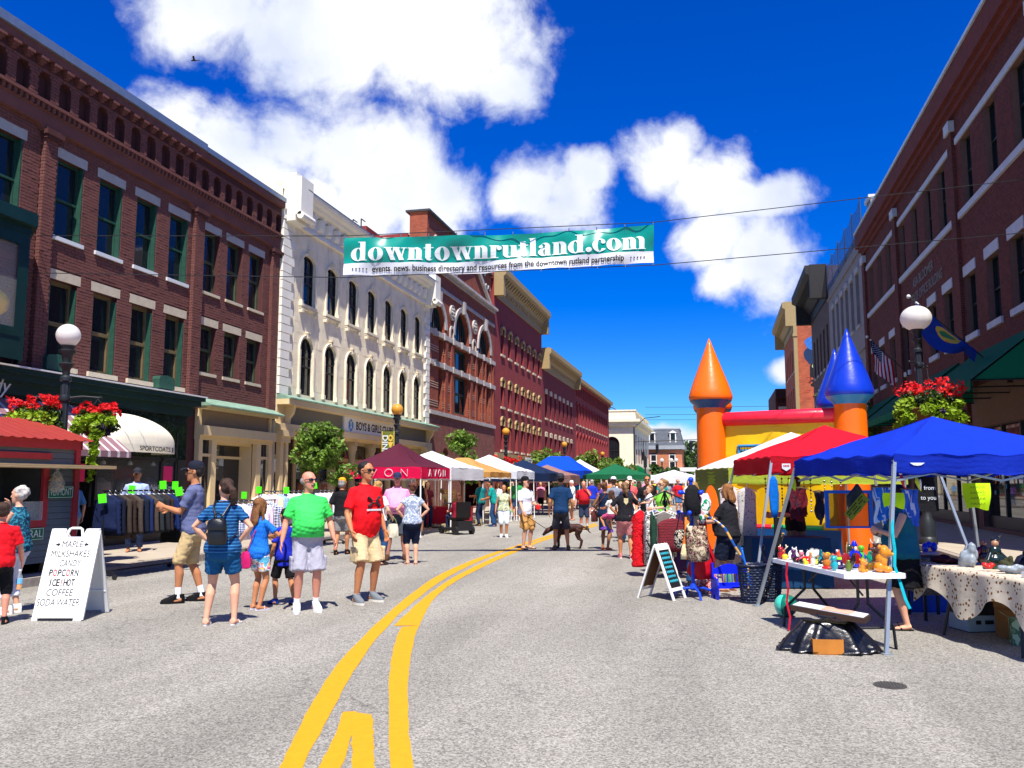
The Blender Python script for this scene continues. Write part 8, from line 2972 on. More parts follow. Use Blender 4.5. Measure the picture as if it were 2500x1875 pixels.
fig('grey elephant figurine with raised trunk at the back of the table','figurine',.15,.7,[('body','#8a8c88',[('b',(0,0,.12),(.08,.06,.06)),('b',(-.08,0,.15),.045),('t',[(-.1,0,.14),(-.15,0,.12),(-.17,0,.17)],[.018,.014,.01]),('t',[(-.04,.0,.1),(-.04,0,0)],.025),('t',[(.04,0,.1),(.04,0,0)],.025)])])
fig('tan stoneware bowl holding small bright toys','bowl',.1,.42,[('bowl','#b08a50',[('l',[(.08,0),(.12,.07),(.125,.075),(.11,.07),(.02,.02)])]),('toy','#1c8fc0',[('b',(-.04,0,.1),.03)]),('toy','#c8d81c',[('b',(.05,-.02,.1),(.045,.03,.03))])],0,1.2)
fig('slim orange bottle behind the stoneware bowl','bottle',.22,.3,[('bottle','#d8501c',[('l',[(.03,0),(.035,.03),(.03,.14),(.012,.18),(.012,.21)])])])
fig('slim red bottle with white cap behind the stoneware bowl','bottle',.24,.38,[('bottle','#a81420',[('l',[(.03,0),(.032,.03),(.03,.13),(.02,.16)])]),('cap','#e8e8e8',[('l',[(.021,.16),(.021,.2)])])])
fig('dark green troll figurine holding a stick','figurine',.24,.12,[('body','#2c3a24',[('b',(0,0,.1),(.07,.06,.1)),('b',(0,-.01,.24),(.05,.05,.06))]),('stick','#8a6a3a',[('t',[(-.08,-.05,0),(-.04,-.04,.33)],.008)])],0,1.1)
fig('bright green and blue parrot figurine at the back','figurine',.27,-.08,[('body','#4fae1c',[('b',(0,0,.14),(.06,.055,.12)),('b',(0,-.02,.28),.05)]),('wing','#1438a8',[('b',(-.05,0,.13),(.02,.05,.08))]),('wing','#1438a8',[('b',(.05,0,.13),(.02,.05,.08))])],0,1.0)
fig('clear square glass candle holder','candle holder',.05,-.05,[('glass',mat('clear_plastic',0),[('l',[(.04,0),(.045,.1),(.04,.1),(.036,.01)])]),('candle','#e8f0f0',[('l',[(.03,.01),(.03,.06)])])])
fig('small orange and blue gnome between fish and wizard','figurine',-.02,-.2,[('robe','#1c6fb0',[('l',[(.05,0),(.045,.06),(.02,.1)])]),('head','#d8784a',[('b',(0,-.01,.12),.032)]),('hat','#d85a1c',[('l',[(.035,.14),(.002,.21)])])])
fig('red lobster shaped dish at the front edge of the table','dish',-.27,-.42,[('body','#d01c1c',[('b',(0,0,.025),(.05,.08,.025)),('b',(-.05,-.09,.02),(.025,.03,.015)),('b',(.05,-.09,.02),(.025,.03,.015))])],R(50))
fig('brown coconut monkey face behind the horned figurine','figurine',.26,-.62,[('head','#3d2216',[('b',(0,0,.08),(.075,.07,.08))]),('muzzle','#7a5030',[('b',(0,-.06,.06),(.04,.03,.03))])])
fig('golden brown candle pot in front of the horned figurine','pot',.1,-.56,[('pot','#7a5a10',[('l',[(.05,0),(.06,.03),(.06,.1),(.05,.11),(.045,.1)])])])
tl_ = random.Random(8)
shapes = {'owl': [('b',(0,0,.07),(.05,.045,.07)),('b',(0,-.01,.16),.042),('t',[(-.03,0,.18),(-.035,0,.215)],[.014,.002]),('t',[(.03,0,.18),(.035,0,.215)],[.014,.002])],
   'vase': [('l',[(.03,0),(.055,.04),(.05,.1),(.022,.15),(.034,.18),(.028,.178)])],'frog': [('b',(0,0,.04),(.065,.075,.04)),('b',(-.03,-.05,.08),.02),('b',(.03,-.05,.08),.02)],
   'mug': [('l',[(.04,0),(.045,.09),(.038,.09),(.034,.01)]),('t',[(.042,0,.07),(.075,0,.06),(.072,0,.03),(.04,0,.02)],.008)],'mushroom': [('l',[(.025,0),(.02,.07),(.07,.075),(.055,.12),(.02,.145),(.002,.15)])]}
tcol = [('turquoise','#1c98a0'),('plum','#4a1a48'),('amber','#b8701c'),('crimson','#a0141c'),('moss','#5a6a1c'),('ivory','#d8d0b8'),('slate','#4a525c'),('rose','#c86a7a'),('rust','#8a3a1c')]
for k in range(26):
 sn = list(shapes)[k % 5]
 cn,cc = tcol[(k * 4 + k // 9) % 9]
 x_,y_ = -.24 + .12 * (k % 5) + tl_.uniform(-.03,.03),-.6 + 1.4 * (k // 5) / 5.2 + tl_.uniform(-.05,.05)
 fig('small %s %s among the figurines, %s' % (cn,sn,('by the lion','near the horned figurine','beside the wizard','between the dishes','near the stoneware bowl','at the far end')[k // 5]),sn,x_,y_,[('body' if sn in ('owl','frog') else 'glazed_clay',cc,shapes[sn])],tl_.uniform(-1,1),tl_.uniform(.85,1.25))
# ribbons
for lab,c,pts,w_ in (('red ribbon hanging from the edge of the white table','#c0203a',[onT(-.318,.42,.73),onT(-.33,.43,.6),onT(-.325,.405,.45),onT(-.345,.41,.3),onT(-.33,.37,.15),onT(-.36,.35,.01)],.011),('turquoise ribbon tied to the near leg of the blue canopy','#12b2c0',[(1.70,9.22,1.42),(1.67,9.17,1.25),(1.655,9.1,1.1),(1.66,9.06,.95),(1.64,9.0,.8),(1.68,8.94,.62),(1.70,8.88,.5),(1.73,8.86,.42)],.014)):
 t = thing('ribbon',lab,'ribbon',pts[0])
 q = MB(); q.tube([Vector(p) - Vector(pts[0]) for p in pts],w_,6,flat=(1,.15)); q.build('ribbon_cloth',cloth('ribbon_' + c.strip('#'),c,leaf=.3),t)
# second table under the dotted cloth
m_dot = cloth('dotted_cloth','#d9cbb2',pat=('spots','#7a4a1c',22.,.3),bump=.2,leaf=.15)
T2A = R(19.1)
t2 = thing('folding_table','table under a cream cloth with brown dots, at the right edge','table',(2.86,9.62,0),T2A)
q = MB(); q.box(-.45,-.9,.69,.7,.95,.715); q.build('tabletop',m_wtab,t2)
for x_,y_ in ((-.34,-.55),(-.34,.55),(.55,-.55),(.55,.55)):
 q = MB(); q.tube([(x_,y_,.69),(x_,y_,.4),(x_ + (.06 if x_ > 0 else -.06),y_ * 1.1,0)],.016,8); q.build('leg',m_blackf,t2)
t = thing('tablecloth','cream tablecloth with brown dots hanging over the second table','tablecloth',(2.86,9.62,.72),T2A)
q = MB()
def clo(u,v):
 x0,x1,y0,y1 = -.47,.72,-.92,.97
 X,Y = x0 - .34 + (x1 - x0 + .34) * u,y0 - .3 + (y1 - y0 + .3) * v
 ox,oy = max(0,x0 - X),max(0,y0 - Y)
 dr = max(ox * (1.0 + .35 * math.sin(6 * Y + 1)),oy)
 return (max(X,x0) - .1 * ox * (1 + .8 * math.sin(13 * Y)),max(Y,y0) - .1 * oy * (1 + .8 * math.sin(12 * X)),-dr * 1.05 + .002 * math.sin(9 * X + 7 * Y))
q.grid(clo,40,60)
q.build('cloth',m_dot,t,smooth='all')
def on2(x,y,z=.724):
 v = Matrix.Rotation(T2A,3,'Z') @ Vector((x,y,0))
 return (2.86 + v.x,9.62 + v.y,z)
def lump(label,name,cat,loc,sz,m,seed,n=6,vox=.012):
 t = thing(name,label,cat,loc)
 r_ = random.Random(seed)
 q = MB()
 for i in range(n):
  q.ball((sz[0] * r_.uniform(-.55,.55),sz[1] * r_.uniform(-.5,.5),sz[2] * (.15 + .62 * i / n)),(sz[0] * r_.uniform(.4,.62) * (1 - .5 * i / n),sz[1] * r_.uniform(.4,.6) * (1 - .4 * i / n),sz[2] * .28),10,7)
 o = q.build(name + '_body',m,t,smooth='all')
 JOBS.append((o,vox,2,.012))
 return t
m_bagt = mat('pale_plastic_bag','#a9b4bb',rough=.25,var=.15,leaf=.35,spec=.5)
lump('pale grey plastic bag standing crumpled on the dotted cloth','plastic_bag','bag',on2(-.18,.45),(.13,.12,.27),m_bagt,3)
lump('second pale plastic bag lying on the dotted cloth','plastic_bag','bag',on2(-.2,-.25),(.17,.1,.1),m_bagt,5)
fig('dark seated doll with feathered hat on the dotted cloth','doll',0,0,[('body','#14241f',[('b',(0,0,.1),(.12,.1,.1)),('b',(0,0,.22),(.08,.07,.08)),('t',[(-.06,0,.2),(-.14,-.05,.1)],.03),('t',[(.06,0,.2),(.14,-.05,.1)],.03)]),('head','#a87a5a',[('b',(0,-.01,.32),.045)]),('hat','#161a1c',[('b',(.02,.02,.36),(.06,.06,.03)),('t',[(.04,.02,.36),(.12,.02,.44)],[.025,.004])])],loc=on2(-.05,.2))
fig('dark doll with crimson sleeves behind the plastic bag','doll',0,0,[('body','#2a1216',[('b',(0,0,.09),(.1,.08,.09)),('b',(0,0,.2),(.06,.05,.07))]),('head','#7a4a38',[('b',(0,0,.29),.04)]),('sleeve','#7a1420',[('t',[(-.05,0,.22),(-.13,-.03,.14)],.03),('t',[(.05,0,.22),(.12,-.04,.12)],.03)])],loc=on2(.1,.6))
fig('red silk flower lying on the dotted cloth','flower',0,0,[('petals','#d0281c',[('b',(.0,0,.05),(.05,.05,.03)),('b',(.04,0,.07),(.04,.04,.03)),('b',(-.03,.03,.07),(.04,.04,.03))]),('leaf','#2c5a24',[('b',(.08,.02,.03),(.06,.02,.01))])],loc=on2(-.25,.02))
for i,(lab,col,x_,y_,s_) in enumerate((('heap of dark maroon cloth on the dotted table','#3a1218',-.2,.8,(.2,.12,.1)),('heap of dark blue knitwear at the far side of the dotted table','#141a2c',.35,.1,(.25,.2,.28)),('heap of black and red clothing at the right end of the dotted table','#1c1214',.4,-.35,(.25,.22,.3)),('olive toy bag beside the red silk flower','#3a3a24',-.1,-.05,(.1,.1,.16)))):
 lump(lab,'clothing_heap','clothing',on2(x_,y_),s_,C_(col),20 + i)
t = thing('book','white box of cards at the front edge of the dotted table','box',on2(-.2,-.62),R(30))
q = MB(); q.box(-.12,-.08,0,.12,.08,.05); q.build('box_body',m_whitem,t)
# woven covered side table
t = thing('side_table','small table under a woven grey cloth beside the stallholder','table',(2.45,11.3,0),R(8))
q = MB()
q.rings([[(sx_ * .2 * k + .01 * math.sin(i),sy_ * .3 * k,z) for i,(sx_,sy_) in enumerate(((-1,-1),(0,-1),(1,-1),(1,0),(1,1),(0,1),(-1,1),(-1,0)))] for z,k in ((.3,1.08),(.5,1.03),(.715,1),(.72,.98))])
q.build('woven_cloth',cloth('woven_grey','#77705f',pat=('spots','#4d4638',60.,.4),bump=.6,bscale=120),t)
q = MB()
for x_ in (-.17,.17):
 for y_ in (-.26,.26):
  q.bar((x_,y_,0),(x_,y_,.5),.03)
q.build('table_leg',m_blackf,t)
fig('blue glass and pink ornament on the woven grey table','ornament',0,0,[('base','#d89a90',[('b',(0,0,.04),(.16,.08,.04))]),('blue_glass','#1430b8',[('b',(-.07,0,.13),(.05,.05,.07)),('b',(.07,0,.14),(.05,.05,.07)),('b',(0,.02,.17),(.05,.05,.05))])],loc=(2.45,11.25,.722))
def carton(label,loc,rz,w,d,h,m,lid=True,band=None,name='cardboard_box'):
 t = thing(name,label,'box',loc,rz)
 q = MB()
 for a in ((-w / 2,-d / 2,w / 2,-d / 2 + .006),(-w / 2,d / 2 - .006,w / 2,d / 2),(-w / 2,-d / 2 + .006,-w / 2 + .006,d / 2 - .006),(w / 2 - .006,-d / 2 + .006,w / 2,d / 2 - .006)):
  q.box(a[0],a[1],0,a[2],a[3],h)
 q.box(-w / 2,-d / 2,.001,w / 2,d / 2,.008)
 q.build('box_body',m,t)
 if lid:
  for sg in (-1,1):
   q = MB(); q.add([(sg * w / 2,-d / 2,h),(sg * w / 2,d / 2,h),(sg * (w / 2 + .1),d / 2,h + .07),(sg * (w / 2 + .1),-d / 2,h + .07)],[(0,1,2,3)])
   q.build('flap',m,t)
 if band:
  q = MB()
  q.box(-w / 2 - .002,-d / 2 - .002,.01,w / 2 + .002,d / 2 + .002,h * .42)
  q.build('printed_band',band,t)
  q = MB()
  for x_,w_ in ((-w * .3,.06),(-w * .05,.1),(w * .28,.07)):
   q.box(x_,-d / 2 - .005,h * .2,x_ + w_,-d / 2 - .003,h * .3)
  q.build('printed_marks',m_black,t)
 return t
m_card = mat('cardboard','#8f6438',rough=.9,var=.12,scale=5)
carton('black and pale blue printed carton under the dotted table',(2.72,10.5,0),R(20),.42,.34,.42,m_blackf,False,mat('pale_blue_card','#9fb0bc',rough=.8,var=.05))
carton('open brown cardboard box on top of another by the dotted table',(3.05,10.05,.3),R(28),.42,.34,.3,m_card)
carton('lower brown cardboard box carrying the open one',(3.05,10.05,0),R(22),.4,.34,.298,m_card,False)
carton('mottled green paper carton in front of the cardboard boxes',(2.93,9.66,0),R(-8),.24,.2,.25,mat('mottled_green_paper','#6f8f6c',rough=.85,pat=('splotch','#4f6f54','#a3b89c',9.)),True,None,'paper_carton')
carton('blue plastic crate in the shade under the stalls',(2.5,11.9,0),R(10),.45,.3,.24,mat('blue_crate','#123a9c',rough=.5),False,None,'plastic_crate')
# black sheet over a box with an open case on it
tz = thing('plastic_sheet','crumpled black plastic sheet thrown over low boxes in front of the table','plastic sheet',(.99,8.92,0),R(4))
q = MB()
rb_ = random.Random(5)
phs = [rb_.uniform(0,6) for _ in range(6)]
def sheet(u,v):
 th,s_ = 2 * math.pi * u,v
 c,sn = math.cos(th),math.sin(th)
 fo = math.sin(7 * th + phs[0]) + .7 * math.sin(12 * th + phs[1]) + .5 * math.sin(19 * th + phs[2])
 k = min(1,max(0,(s_ - .3) / .6))
 r_ = s_ ** .8 * (1 + .07 * fo * k)
 x = .47 * r_ * math.copysign(abs(c) ** .75,c)
 y = .27 * r_ * math.copysign(abs(sn) ** .75,sn)
 h = .27 if s_ < .42 else .27 * max(0,1 - ((s_ - .42) / .5)) ** .8
 z = h * (1 + .05 * fo * k) + .012 * math.sin(23 * x + 9 * y) * math.sin(17 * y - 6 * x) * (1 if s_ < .6 else .3)
 return (x,y,max(.006,z + .012 * (1 + math.sin(9 * th + phs[3])) * (s_ > .85)))
q.grid(sheet,120,30)
q.build('sheet',mat('black_plastic','#0b0b0d',rough=.3,var=0,spec=.55,bump=.35,bscale=12),tz,smooth='all')
carton('brown cardboard box showing from under the black plastic sheet',(.95,8.78,0),R(8),.28,.24,.14,mat('orange_cardboard','#b8742c',rough=.9),False)
t = thing('open_case','flat brown case with pale paper lining lying tilted on the black sheet','case',(1.02,8.9,.33),R(-20))
q = MB(); q.box(-.34,-.14,0,.34,.14,.05); q.build('case_body',mat('brown_leatherette','#3a261c',rough=.5),t,rot=(0,R(6),0))
q = MB(); q.box(-.325,-.125,.052,.325,.125,.058); q.box(-.06,-.12,.06,.2,.1,.064,1); q.build('case_lining',[m_whitem,mat('salmon_paper','#d89a84')],t,rot=(0,R(6),0))
q = MB(); q.tube([(-.08,-.14,.02),(-.06,-.19,.01),(.06,-.19,.01),(.08,-.14,.02)],.01,6); q.build('case_handle',m_blackf,t,rot=(0,R(6),0))
t = thing('ball','shiny green ball with a pale sector on the asphalt beside the table leg','ball',(.76,10.95,.135))
q = MB(); q.ball((0,0,0),.135,24,16); q.build('ball_body',gl('#0c6e58'),t,smooth='all')
q = MB()
q.grid(lambda a,b: (.1375 * math.sin(R(25 + 120 * b)) * math.cos(R(165 + 75 * a)),.1375 * math.sin(R(25 + 120 * b)) * math.sin(R(165 + 75 * a)),.1375 * math.cos(R(25 + 120 * b))),10,12)
q.build('pale_sector',gl('#49c8ae'),t,smooth='all')
# ------------------------------------------------------------------ chalk board, coat stand, doll bench, baskets
cbd = thing('chalkboard','small white framed chalk A-board with teal writing on its dark face','chalkboard',(-.8,12.3,0),R(-22))
for sg in (-1,1):
 def P(y,s_,o):
  return (sg * (.26 * (1 - s_) + .012 + o * .96),y,s_ * .72 + o * .3)
 q = MB()
 for ya,yb,sa_,sb_ in ((-.2,-.165,0,1),(.165,.2,0,1),(-.165,.165,.92,1),(-.165,.165,.16,.22)):
  q.add([P(ya,sa_,.012),P(yb,sa_,.012),P(yb,sb_,.012),P(ya,sb_,.012),P(ya,sa_,-.012),P(yb,sa_,-.012),P(yb,sb_,-.012),P(ya,sb_,-.012)],[(0,1,2,3),(7,6,5,4),(0,4,5,1),(1,5,6,2),(2,6,7,3),(3,7,4,0)])
 for k in range(4):
  q.ball(P(-.15 + .1 * k,1.0,0),(.02,.045,.03),8,6)
 fr = q.build('board_frame',m_wt,cbd)
 q = MB(); q.poly([P(-.165,.22,.004),P(.165,.22,.004),P(.165,.92,.004),P(-.165,.92,.004)]); q.poly([P(-.165,.22,-.004),P(.165,.22,-.004),P(.165,.92,-.004),P(-.165,.92,-.004)],1)
 q.build('slate_face',[mat('slate_black','#101214',rough=.7),mat('brown_hardboard','#6b4a2c',rough=.9)],fr)
 if sg > 0:
  q = MB()
  for r__ in range(7):
   y_ = -.13
   while y_ < .1:
    w_ = rnd.uniform(.02,.05)
    s0 = .84 - .085 * r__
    q.tube([P(y_,s0,.01),P(y_ + w_ * .3,s0 + .035,.01),P(y_ + w_ * .6,s0 - .01,.01),P(y_ + w_,s0 + .03,.01)],.006,4)
    y_ += w_ + .02
  tag(q.build('chalk_writing',mat('teal_chalk','#2f9fb0',rough=.9),fr),kind='stuff')
m_blue = mat('cobalt_paint','#0c22c8',rough=.4,var=.05)
m_blue2 = mat('bright_blue_paint','#0f3fc0',rough=.4,var=.05)
cs = thing('coat_stand','bright blue coat stand with ball ended pegs and four curved feet','coat stand',(-.37,12.44,0))
q = MB(); q.tube([(0,0,.12),(0,0,1.62)],.026,10); q.ball((0,0,1.64),.04); q.lathe([(.03,.1),(.06,.13),(.04,.2)],12); q.build('post',m_blue2,cs,smooth=True)
for k in range(4):
 a = k * math.pi / 2 + .35
 q = MB(); q.tube([(0,0,.14),(.15 * math.cos(a),.15 * math.sin(a),.13),(.27 * math.cos(a),.27 * math.sin(a),.09),(.31 * math.cos(a),.31 * math.sin(a),.0)],.018,8); q.build('foot',m_blue2,cs,smooth=True)
 for z_,r_ in ((1.46,.2),(1.18,.18)):
  b_ = a + (.4 if z_ > 1.3 else 1.1)
  q = MB(); q.tube([(0,0,z_ - .04),(r_ * math.cos(b_),r_ * math.sin(b_),z_)],.012,6); q.ball((r_ * math.cos(b_),r_ * math.sin(b_),z_),.034,10,8); q.build('peg',m_blue2,cs,smooth=True)
cx,cy = -.37,12.44
def hang(label,name,cat,off,rings,m,handles=None,n=14,group=None):
 t = thing(name,label,cat,(cx + off[0],cy + off[1],off[2]),R(13),group)
 q = MB()
 q.rings([[(rx * math.cos(a) + dx,ry * math.sin(a) * (1 + .3 * math.sin(4 * a + 9 * z)),z) for a in [2 * math.pi * i / n for i in range(n)]] for z,rx,ry,dx in rings])
 q.build(name + '_cloth',m,t,smooth='all')
 if handles:
  q = MB(); q.tube([(-handles[0],0,-handles[1]),(-.01,0,0),(.01,0,0),(handles[0],0,-handles[1])],.008,5); q.build('strap',BK,t)
 return t
m_flo = cloth('dark_floral','#2a231e',pat=('splotch','#b88a80','#2d241d','#8f8a5c','#c9b49c',17.),bump=.3)
hang('black drawstring bag hanging at the top of the blue coat stand','cloth_bag','bag',(.02,-.1,1.6),[(-.03,.04,.03,0),(-.1,.1,.06,0),(-.3,.12,.08,0),(-.42,.1,.06,.02),(-.46,.05,.03,.02)],BK)
hang('green and white cloth bag on the right side of the coat stand','cloth_bag','bag',(.17,-.05,1.45),[(0,.06,.03,0),(-.12,.09,.04,.02),(-.2,.1,.04,.0),(-.34,.06,.03,-.02),(-.42,.03,.02,-.03)],cloth('green_white_bag','#e6e2e2',pat=('splotch','#0f8f5a','#f0e8e8','#d8a8a8',6.)))
hang('dark floral tote bag hanging low on the blue coat stand','tote_bag','bag',(.06,-.16,1.2),[(-.2,.13,.03,0),(-.26,.15,.05,0),(-.5,.16,.07,.02),(-.66,.15,.06,.03),(-.69,.1,.04,.03)],m_flo,(.1,.2))
hang('small black patterned pouch on the left of the coat stand','tote_bag','bag',(-.15,-.08,1.18),[(-.24,.07,.03,0),(-.3,.1,.05,0),(-.46,.1,.05,0),(-.5,.05,.03,0)],cloth('black_cream_print','#17171a',pat=('splotch','#1a1a1c','#d8c8b0','#1a1a1c',22.)),(.06,.24))
hang('cream scarf with orange ends on the coat stand','scarf','scarf',(-.06,-.14,1.12),[(0,.03,.02,0),(-.2,.04,.02,0),(-.5,.06,.025,-.04),(-.58,.05,.02,-.05)],cloth('cream_scarf','#e4cf9a',pat=('splotch','#e8d6a8','#d8722c',5.)))
hang('long crimson gown hanging behind the blue coat stand','gown','gown',(.14,.1,1.35),[(0,.03,.02,0),(-.15,.05,.03,0),(-.55,.06,.04,.02),(-.8,.17,.07,.0),(-1.0,.2,.09,-.04),(-1.1,.14,.06,-.02)],cloth('crimson_satin','#b80f1e',rough=.4,bump=.6,bscale=8.))
bn = thing('doll_bench','cobalt blue wooden doll bench with spindles and arched feet','bench',(.13,12.55,0),R(20))
q = MB(); q.prism([(-.24,.33),(.24,.33),(.24,.4),(.17,.42),(.1,.455),(0,.47),(-.1,.455),(-.17,.42),(-.24,.4)],'y',-.012,.012); q.build('top_rail',m_blue,bn)
q = MB(); q.box(-.24,-.012,.13,.24,.012,.21); q.build('lower_rail',m_blue,bn)
for i in range(6):
 q = MB(); q.tube([(-.17 + .068 * i,0,.21),(-.17 + .068 * i,0,.33)],.007,6); q.build('spindle',m_blue,bn)
for sg in (-1,1):
 q = MB()
 A_ = [(.045 * math.cos(a),.07 * math.sin(a)) for a in [math.pi * k / 8 for k in range(9)]]
 q.prism([(.03,.0),(.03,.47),(-.03,.49),(-.05,.3),(-.22,.27),(-.25,.2),(-.22,0),(-.15,0)] + [(-.1 - x,z) for x,z in A_] + [(-.05,0)],'x',sg * .255 - .012,sg * .255 + .012)
 q.build('end_panel',m_blue,bn)
q = MB(); q.box(-.243,-.2,.15,.243,-.014,.17); q.build('seat',m_blue,bn)
lump('wire basket heap of red, white and blue trinkets behind the doll bench','trinket_heap','trinkets',(-.16,12.95,0),(.2,.16,.42),cloth('trinkets','#8a1c24',pat=('splotch','#b01c28','#e8e0dc','#1c2440','#c8484a',26.)),9)
fig('green glass jar standing behind the spindles of the doll bench','jar',0,0,[('jar',mat('green_glass','#4a9f7c',rough=.1,alpha=.6),[('l',[(.06,0),(.075,.03),(.075,.14),(.04,.18),(.04,.2)])]),('lid','#2f6f8f',[('l',[(.045,.2),(.045,.23)])])],loc=(.12,12.82,.14),s=1.2)
m_bskt = mat('navy_wicker','#14213c',rough=.5,var=.2,scale=30)
def wicker(label,loc,h=.5,rt=.17,rb=.125):
 t = thing('wicker_basket',label,'basket',loc,0,'navy wicker baskets')
 q = MB()
 nS = 26
 for i in range(nS):
  a = 2 * math.pi * i / nS
  q.bar((rb * math.cos(a),rb * math.sin(a),.02),(rt * math.cos(a),rt * math.sin(a),h),.012,.012)
 for k in range(14):
  z = .03 + (h - .05) * k / 13
  r_ = rb + (rt - rb) * z / h
  q.tube([((r_ + .006 * (1 if (i + k) % 2 else -1)) * math.cos(2 * math.pi * i / nS),(r_ + .006 * (1 if (i + k) % 2 else -1)) * math.sin(2 * math.pi * i / nS),z) for i in range(nS + 1)],.009,4)
 tag(q.build('weave',m_bskt,t),kind='stuff')
 q = MB(); q.tube([(rt * 1.03 * math.cos(2 * math.pi * i / 24),rt * 1.03 * math.sin(2 * math.pi * i / 24),h) for i in range(25)],.018,6); q.build('rim',m_bskt,t)
 q = MB(); q.lathe([(rb * 1.1,0),(rb * 1.15,.03),(.01,.03)],18); q.build('basket_base',m_bskt,t)
 return t
wicker('navy wicker basket of canes in front of the red canopy leg',(.4,12.1,0))
wicker('second navy wicker basket just behind the first',(.66,12.35,0))
def cane(label,pts,r_,cols,seg=10):
 t = thing('walking_stick',label,'stick',pts[0],0,'sticks in the wicker baskets')
 P_ = [Vector(p) - Vector(pts[0]) for p in pts]
 C = []
 for i in range(len(P_) - 1):
  for k in range(seg):
   C.append(P_[i].lerp(P_[i + 1],k / seg))
 C.append(P_[-1])
 q = MB(); q.tube(C,r_,8)
 for k in range(len(q.f)):
  q.m[k] = (k // 8 // 4) % len(cols)
 q.build('stick_shaft',[gl(c) for c in cols],t,smooth='all')
 q = MB(); q.ball(P_[-1],r_ * 1.4,8,6); q.build('stick_tip',gl(cols[0]),t)
b0 = (.36,12.1,.08)
pp = [hp(x,y,d_) for x,y,d_ in ((1826,1385,11.55),(1795,1335,11.6),(1770,1290,11.7),(1757,1278,11.75),(1742,1268,11.8),(1723,1260,11.9))]
cane('long curved cane banded in blue and tan leaning from the basket',[b0] + [tuple(p) for p in pp],.017,('#c89a4a','#1c4f9c'))
cane('plain bright blue stick in the front basket',[(.42,12.12,.06),tuple(hp(1811,1340,11.5))],.014,('#1c6fd8',))
cane('turquoise beaded stick in the second basket',[(.66,12.3,.06),tuple(hp(1895,1330,11.6)),tuple(hp(1908,1285,11.5))],.016,('#1c9f98','#1c5f78','#c8e0d8'))
cane('tan wooden stick crossing the turquoise one',[(.6,12.35,.08),tuple(hp(1912,1304,11.6))],.015,('#b08850','#a83028','#b08850'))
cane('dark gnarled feathered stick in the second basket',[(.7,12.4,.06),tuple(hp(1862,1335,11.9))],.02,('#3a2a22','#5a3a4a'))
# round clothes rack with garments
rk = thing('clothes_rack','round four armed black clothes rack loaded with garments','clothes rack',(-.91,15.3,0),R(13))
q = MB(); q.tube([(0,0,.1),(0,0,1.46)],.022,8); q.lathe([(.03,1.2),(.045,1.22),(.045,1.28),(.03,1.3)],10); q.build('post',m_rail,rk)
for k in range(4):
 a = k * math.pi / 2
 q = MB(); q.tube([(0,0,1.45),(.2 * math.cos(a),.2 * math.sin(a),1.36),(.46 * math.cos(a),.46 * math.sin(a),1.24)],.014,6); q.build('sloping_arm',m_rail,rk)
 q = MB(); q.tube([(0,0,.12),(.35 * math.cos(a + .7),.35 * math.sin(a + .7),.05)],.016,6); q.build('foot',m_rail,rk)
GR = 'garments on the round rack'
def rp(x,y,z):
 v = Matrix.Rotation(R(13),3,'Z') @ Vector((x,y,0))
 return (-.91 + v.x,15.3 + v.y,z)
garment(rp(-.46,-.1,1.18),R(60),cloth('red_ruffle','#d81420',bump=1.6,bscale=26),'long scarlet ruffled dress at the left of the round rack',GR,ln=1.02,w=.16,th=.08,kind='dress',sl=0,puff=20,name='hanging_dress')
garment(rp(0,-.44,1.16),R(13),cloth('cream_print_top','#cfc6ae',pat=('splotch','#4a4640','#d8d0ba','#2c2a28',18.)),'cream and black printed blouse behind the maroon poncho',GR,ln=.8,w=.24,th=.05,name='hanging_blouse')
garment(rp(.03,-.53,1.06),R(13),cloth('maroon_knit','#7d2a30',bump=.9,bscale=45,pat=('stripe','#64202a',22.,'Z')),'maroon knitted poncho with openwork bands facing the street',GR,ln=.62,w=.27,th=.05,kind='dress',sl=0,name='hanging_poncho')
for k,(x_,y_,c,ln,lab) in enumerate(((-.36,-.3,'#d9d5cc',.95,'black and white print dress beside the scarlet dress'),(-.28,-.4,'#1f4030',1.0,'dark green long skirt next to the print dress'),(-.2,-.42,'#5a4630',1.05,'brown long skirt next to the green skirt'),(.3,-.35,'#141416',.98,'black long dress at the right of the maroon poncho'),(.42,-.1,'#4a1626',.8,'wine red top at the right end of the round rack'),(.1,.42,'#c8781c',.6,'orange top on the far side of the round rack'),(-.12,.4,'#243a7c',.6,'blue top on the far side of the round rack'),(-.1,-.48,'#6d6660',1.0,'grey long dress under the cream blouse'),(.2,-.45,'#3b1f4a',1.05,'purple long skirt under the maroon poncho'))):
 pm = cloth('print_bw','#e0dcd4',pat=('splotch','#16161a','#e4e0d8','#1a1a1c',20.)) if k == 0 else C_(c)
 garment(rp(x_,y_,1.16),R(13 + 90 * (abs(x_) > .25)),pm,lab,GR,ln=ln,w=.15,th=.05,sl=0,name='hanging_garment')
# ------------------------------------------------------------------ what hangs from the canopies
def fringe(label,c1,c2,px,py,dp,w,ln,n,seed,name='fringe_hanging'):
 p = hp(px,py,dp)
 t = thing(name,label,'wall hanging',tuple(p),R(13))
 r_ = random.Random(seed)
 q = MB(); q.tube([(-w / 2 - .04,0,.0),(0,0,.01),(w / 2 + .04,0,-.01)],.01,6); q.build('hanging_stick',m_bark,t)
 q = MB()
 for i in range(n):
  x = -w / 2 + w * i / (n - 1)
  l_ = ln * r_.uniform(.75,1.05)
  q.grid(lambda a,b,x=x,l_=l_: (x + .018 * (a - .5) * 2 + .012 * math.sin(9 * b + x * 40),.012 * math.sin(7 * b + x * 60),-.005 - l_ * b),1,7,0 if r_.random() < .7 else 1)
 tag(q.build('fringe_strips',[cloth('fr_' + c1.strip('#'),c1,leaf=.3),cloth('fr_' + c2.strip('#'),c2,leaf=.3)],t),kind='stuff')
